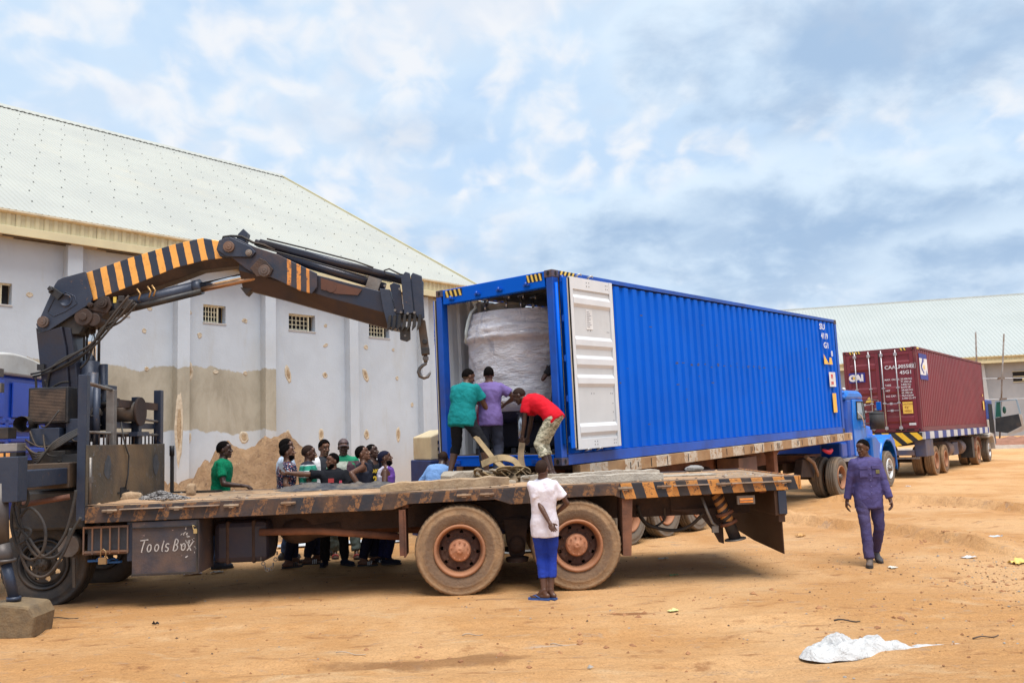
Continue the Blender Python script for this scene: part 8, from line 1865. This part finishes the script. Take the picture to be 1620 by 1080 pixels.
scrap(1576, 861, .18, .10, (.50, .60, .68), 'flattened pale blue packet on the earth at the right edge', 'packet', 1.1, 'packet')
scrap(1412, 899, .12, .08, (.60, .58, .50), 'small whitish packet on the earth just right of the walking man', 'packet', 2.1, 'packet')
scrap(1532, 884, .20, .12, (.60, .58, .56), 'torn white paper scrap on the earth between the two packets', 'paper scrap', 3.1, 'paper_scrap')
scrap(1612, 892, .26, .16, (.72, .52, .14), 'yellow packet by the small hollow at the far right edge', 'packet', 4.1, 'packet', .08)
scrap(1065, 966, .12, .06, (.60, .62, .25), 'yellow-green wrapper on the earth below the lorry rear', 'wrapper', 5.1, 'wrapper')
scrap(1266, 849, .16, .11, (.55, .30, .10), 'orange-brown leaf or wrapper in a dip right of the lorry plate', 'wrapper', 6.1, 'wrapper', .06)
scrap(1049, 884, .17, .04, (.40, .44, .40), 'grey strip of sheet on the earth right of the rear wheel', 'wrapper', 7.1, 'wrapper')
scrap(1066, 911, .12, .04, (.16, .24, .10), 'green leaf on the earth right of the rear wheel', 'leaf', 8.1, 'leaf')
scrap(305, 911, .26, .07, (.62, .50, .50), 'white and red plastic bottle wrapper on the earth below the toolbox', 'wrapper', 9.1, 'wrapper')
scrap(343, 909, .18, .05, (.60, .58, .55), 'torn pale paper on the earth right of the toolbox wrapper', 'paper scrap', 10.1, 'paper_scrap')
scrap(246, 991, .07, .04, (.03, .03, .035), 'small black rag on the foreground earth at the left', 'rag', 11.1, 'rag', .06)
scrap(508, 887, .05, .03, (.6, .6, .62), 'tiny white scrap behind the pointing man', 'paper scrap', 12.1, 'paper_scrap')
scrap(818, 878, 1.0, .35, (.50, .50, .49), 'pale plastic sheet on the ground between the two rear wheels', 'plastic sheet', 13.1, 'plastic_sheet', .05, .1)
scrap(540, 868, 2.2, .5, (.50, .53, .57), 'pale sheeting on the ground behind the onlookers', 'plastic sheet', 14.1, 'plastic_sheet', .08, .1)
scrap(1437, 770, .12, .1, (.7, .7, .72), 'small white scrap on the earth in front of the blue tractor wheel', 'paper scrap', 15.1, 'paper_scrap')
def stick(px, py, L_, rz, col, label, seed, r=.007):
    x, y = gpt(px, py); mb = MB(); rnd = random.Random(seed); pts = [((i / 6 - .5) * L_, rnd.uniform(-.012, .012), r + .004 + .01 * math.sin(i)) for i in range(7)]
    mb.tube(pts, r, 6, True, r * .6); o = mb.obj('stick', M('stick_%d' % seed, col, .85), None, (x, y, GH(x, y) + .002), (0, 0, rz)); tag(o, label, 'stick')
stick(748, 1007, .20, .05, (.40, .30, .22), 'short pale stick on the foreground earth below the left wheel', 1)
stick(885, 1022, .17, -.2, (.40, .30, .22), 'short stick on the foreground earth below the boy', 2)
stick(1340, 982, .24, -.2, (.05, .04, .035), 'dark twig above the white plastic sheet', 3, .009)
stick(1560, 1008, .30, .3, (.10, .07, .05), 'thin dark twig right of the white plastic sheet', 4)
stick(100, 981, .35, 0, (.04, .035, .03), 'thin black twig right of the outrigger block', 5)
stick(555, 1036, .30, -.3, (.45, .36, .28), 'pale curved twig in the left foreground', 6, .005)
# a few rubble clods beside hollow and ruts
mb = MB(); rnd = random.Random(77)
for i in range(260):
    c = rnd.choice(((3.2, 8.6), (1.05, 9.15), (5.6, 10.2), (6.3, 11.2), (-.8, 7.6), (6.3, 13.6), (9.3, 19.2), (.4, 7.95), (2.3, 9.9), (5.2, 8.3))); x = c[0] + rnd.gauss(0, .38); y = c[1] + rnd.gauss(0, .22); r = .008 + .030 * rnd.random() ** 3
    z = GH(x, y); T = Matrix.Translation((x, y, z)) @ Matrix.Rotation(rnd.uniform(0, 3), 4, 'Z'); P = [T @ Vector((r * u * rnd.uniform(.8, 1.6), r * v * rnd.uniform(.6, 1.2), r * .35 * rnd.random())) for u, v in ((1, 0), (.3, 1), (-.8, .6), (-.9, -.6), (.4, -1))]; mb.add([T @ Vector((1.1 * r * math.cos(q), 1.1 * r * math.sin(q), -.01)) for q in (0, 1.26, 2.5, 3.8, 5.0)] + P + [T @ Vector((0, 0, r * rnd.uniform(.6, 1)))], [(j, (j + 1) % 5, 5 + (j + 1) % 5, 5 + j) for j in range(5)] + [(5 + j, 5 + (j + 1) % 5, 10) for j in range(5)])
o = mb.obj('clods', M('clod_earth', (.38, .19, .085), .95, 0, (.26, .12, .055), bump=.6), fix=False); tag(o, 'broken clods of red earth round the ruts and hollows', kind='stuff')
# slippers left under the battery cage
for k, (dx, dy) in enumerate(((0, 0),)):
    tt = thing('slippers', 'pair of blue rubber slippers hung below the battery cage beside the padlock', 'slippers', TKW(-8.52, .16, .60), (0, 0, ty_))
    for j in (0, 1):
        mb = MB(); pts = [(-.13, 0), (-.11, .035), (-.02, .032), (.07, .048), (.13, .03), (.14, 0)]; ol = pts + [(x, -y) for x, y in pts[::-1][1:-1]]; z0 = -.03 * j; ox = -.10 + .12 * j
        V = [(ox + x, y + .05 * j, z0 + z) for z in (0, .022) for x, y in ol]; n = len(ol); mb.add(V, [tuple(range(n))[::-1], tuple(range(n, 2 * n))] + [(i, (i + 1) % n, n + (i + 1) % n, n + i) for i in range(n)]); sl = mb.obj('slipper', M('slipper_blue', (.02, .12, .36), .6), tt)
        mb = MB(); mb.tube([(ox + .09, .05 * j, z0 + .03), (ox + .03, .035 + .05 * j, z0 + .055), (ox - .02, .03 + .05 * j, z0 + .02)], .007, 6); mb.tube([(ox + .09, .05 * j, z0 + .03), (ox + .03, -.035 + .05 * j, z0 + .055), (ox - .02, -.03 + .05 * j, z0 + .02)], .007, 6); mb.obj('slipper_strap', M('slipper_blue', (.02, .12, .36), .6), sl)
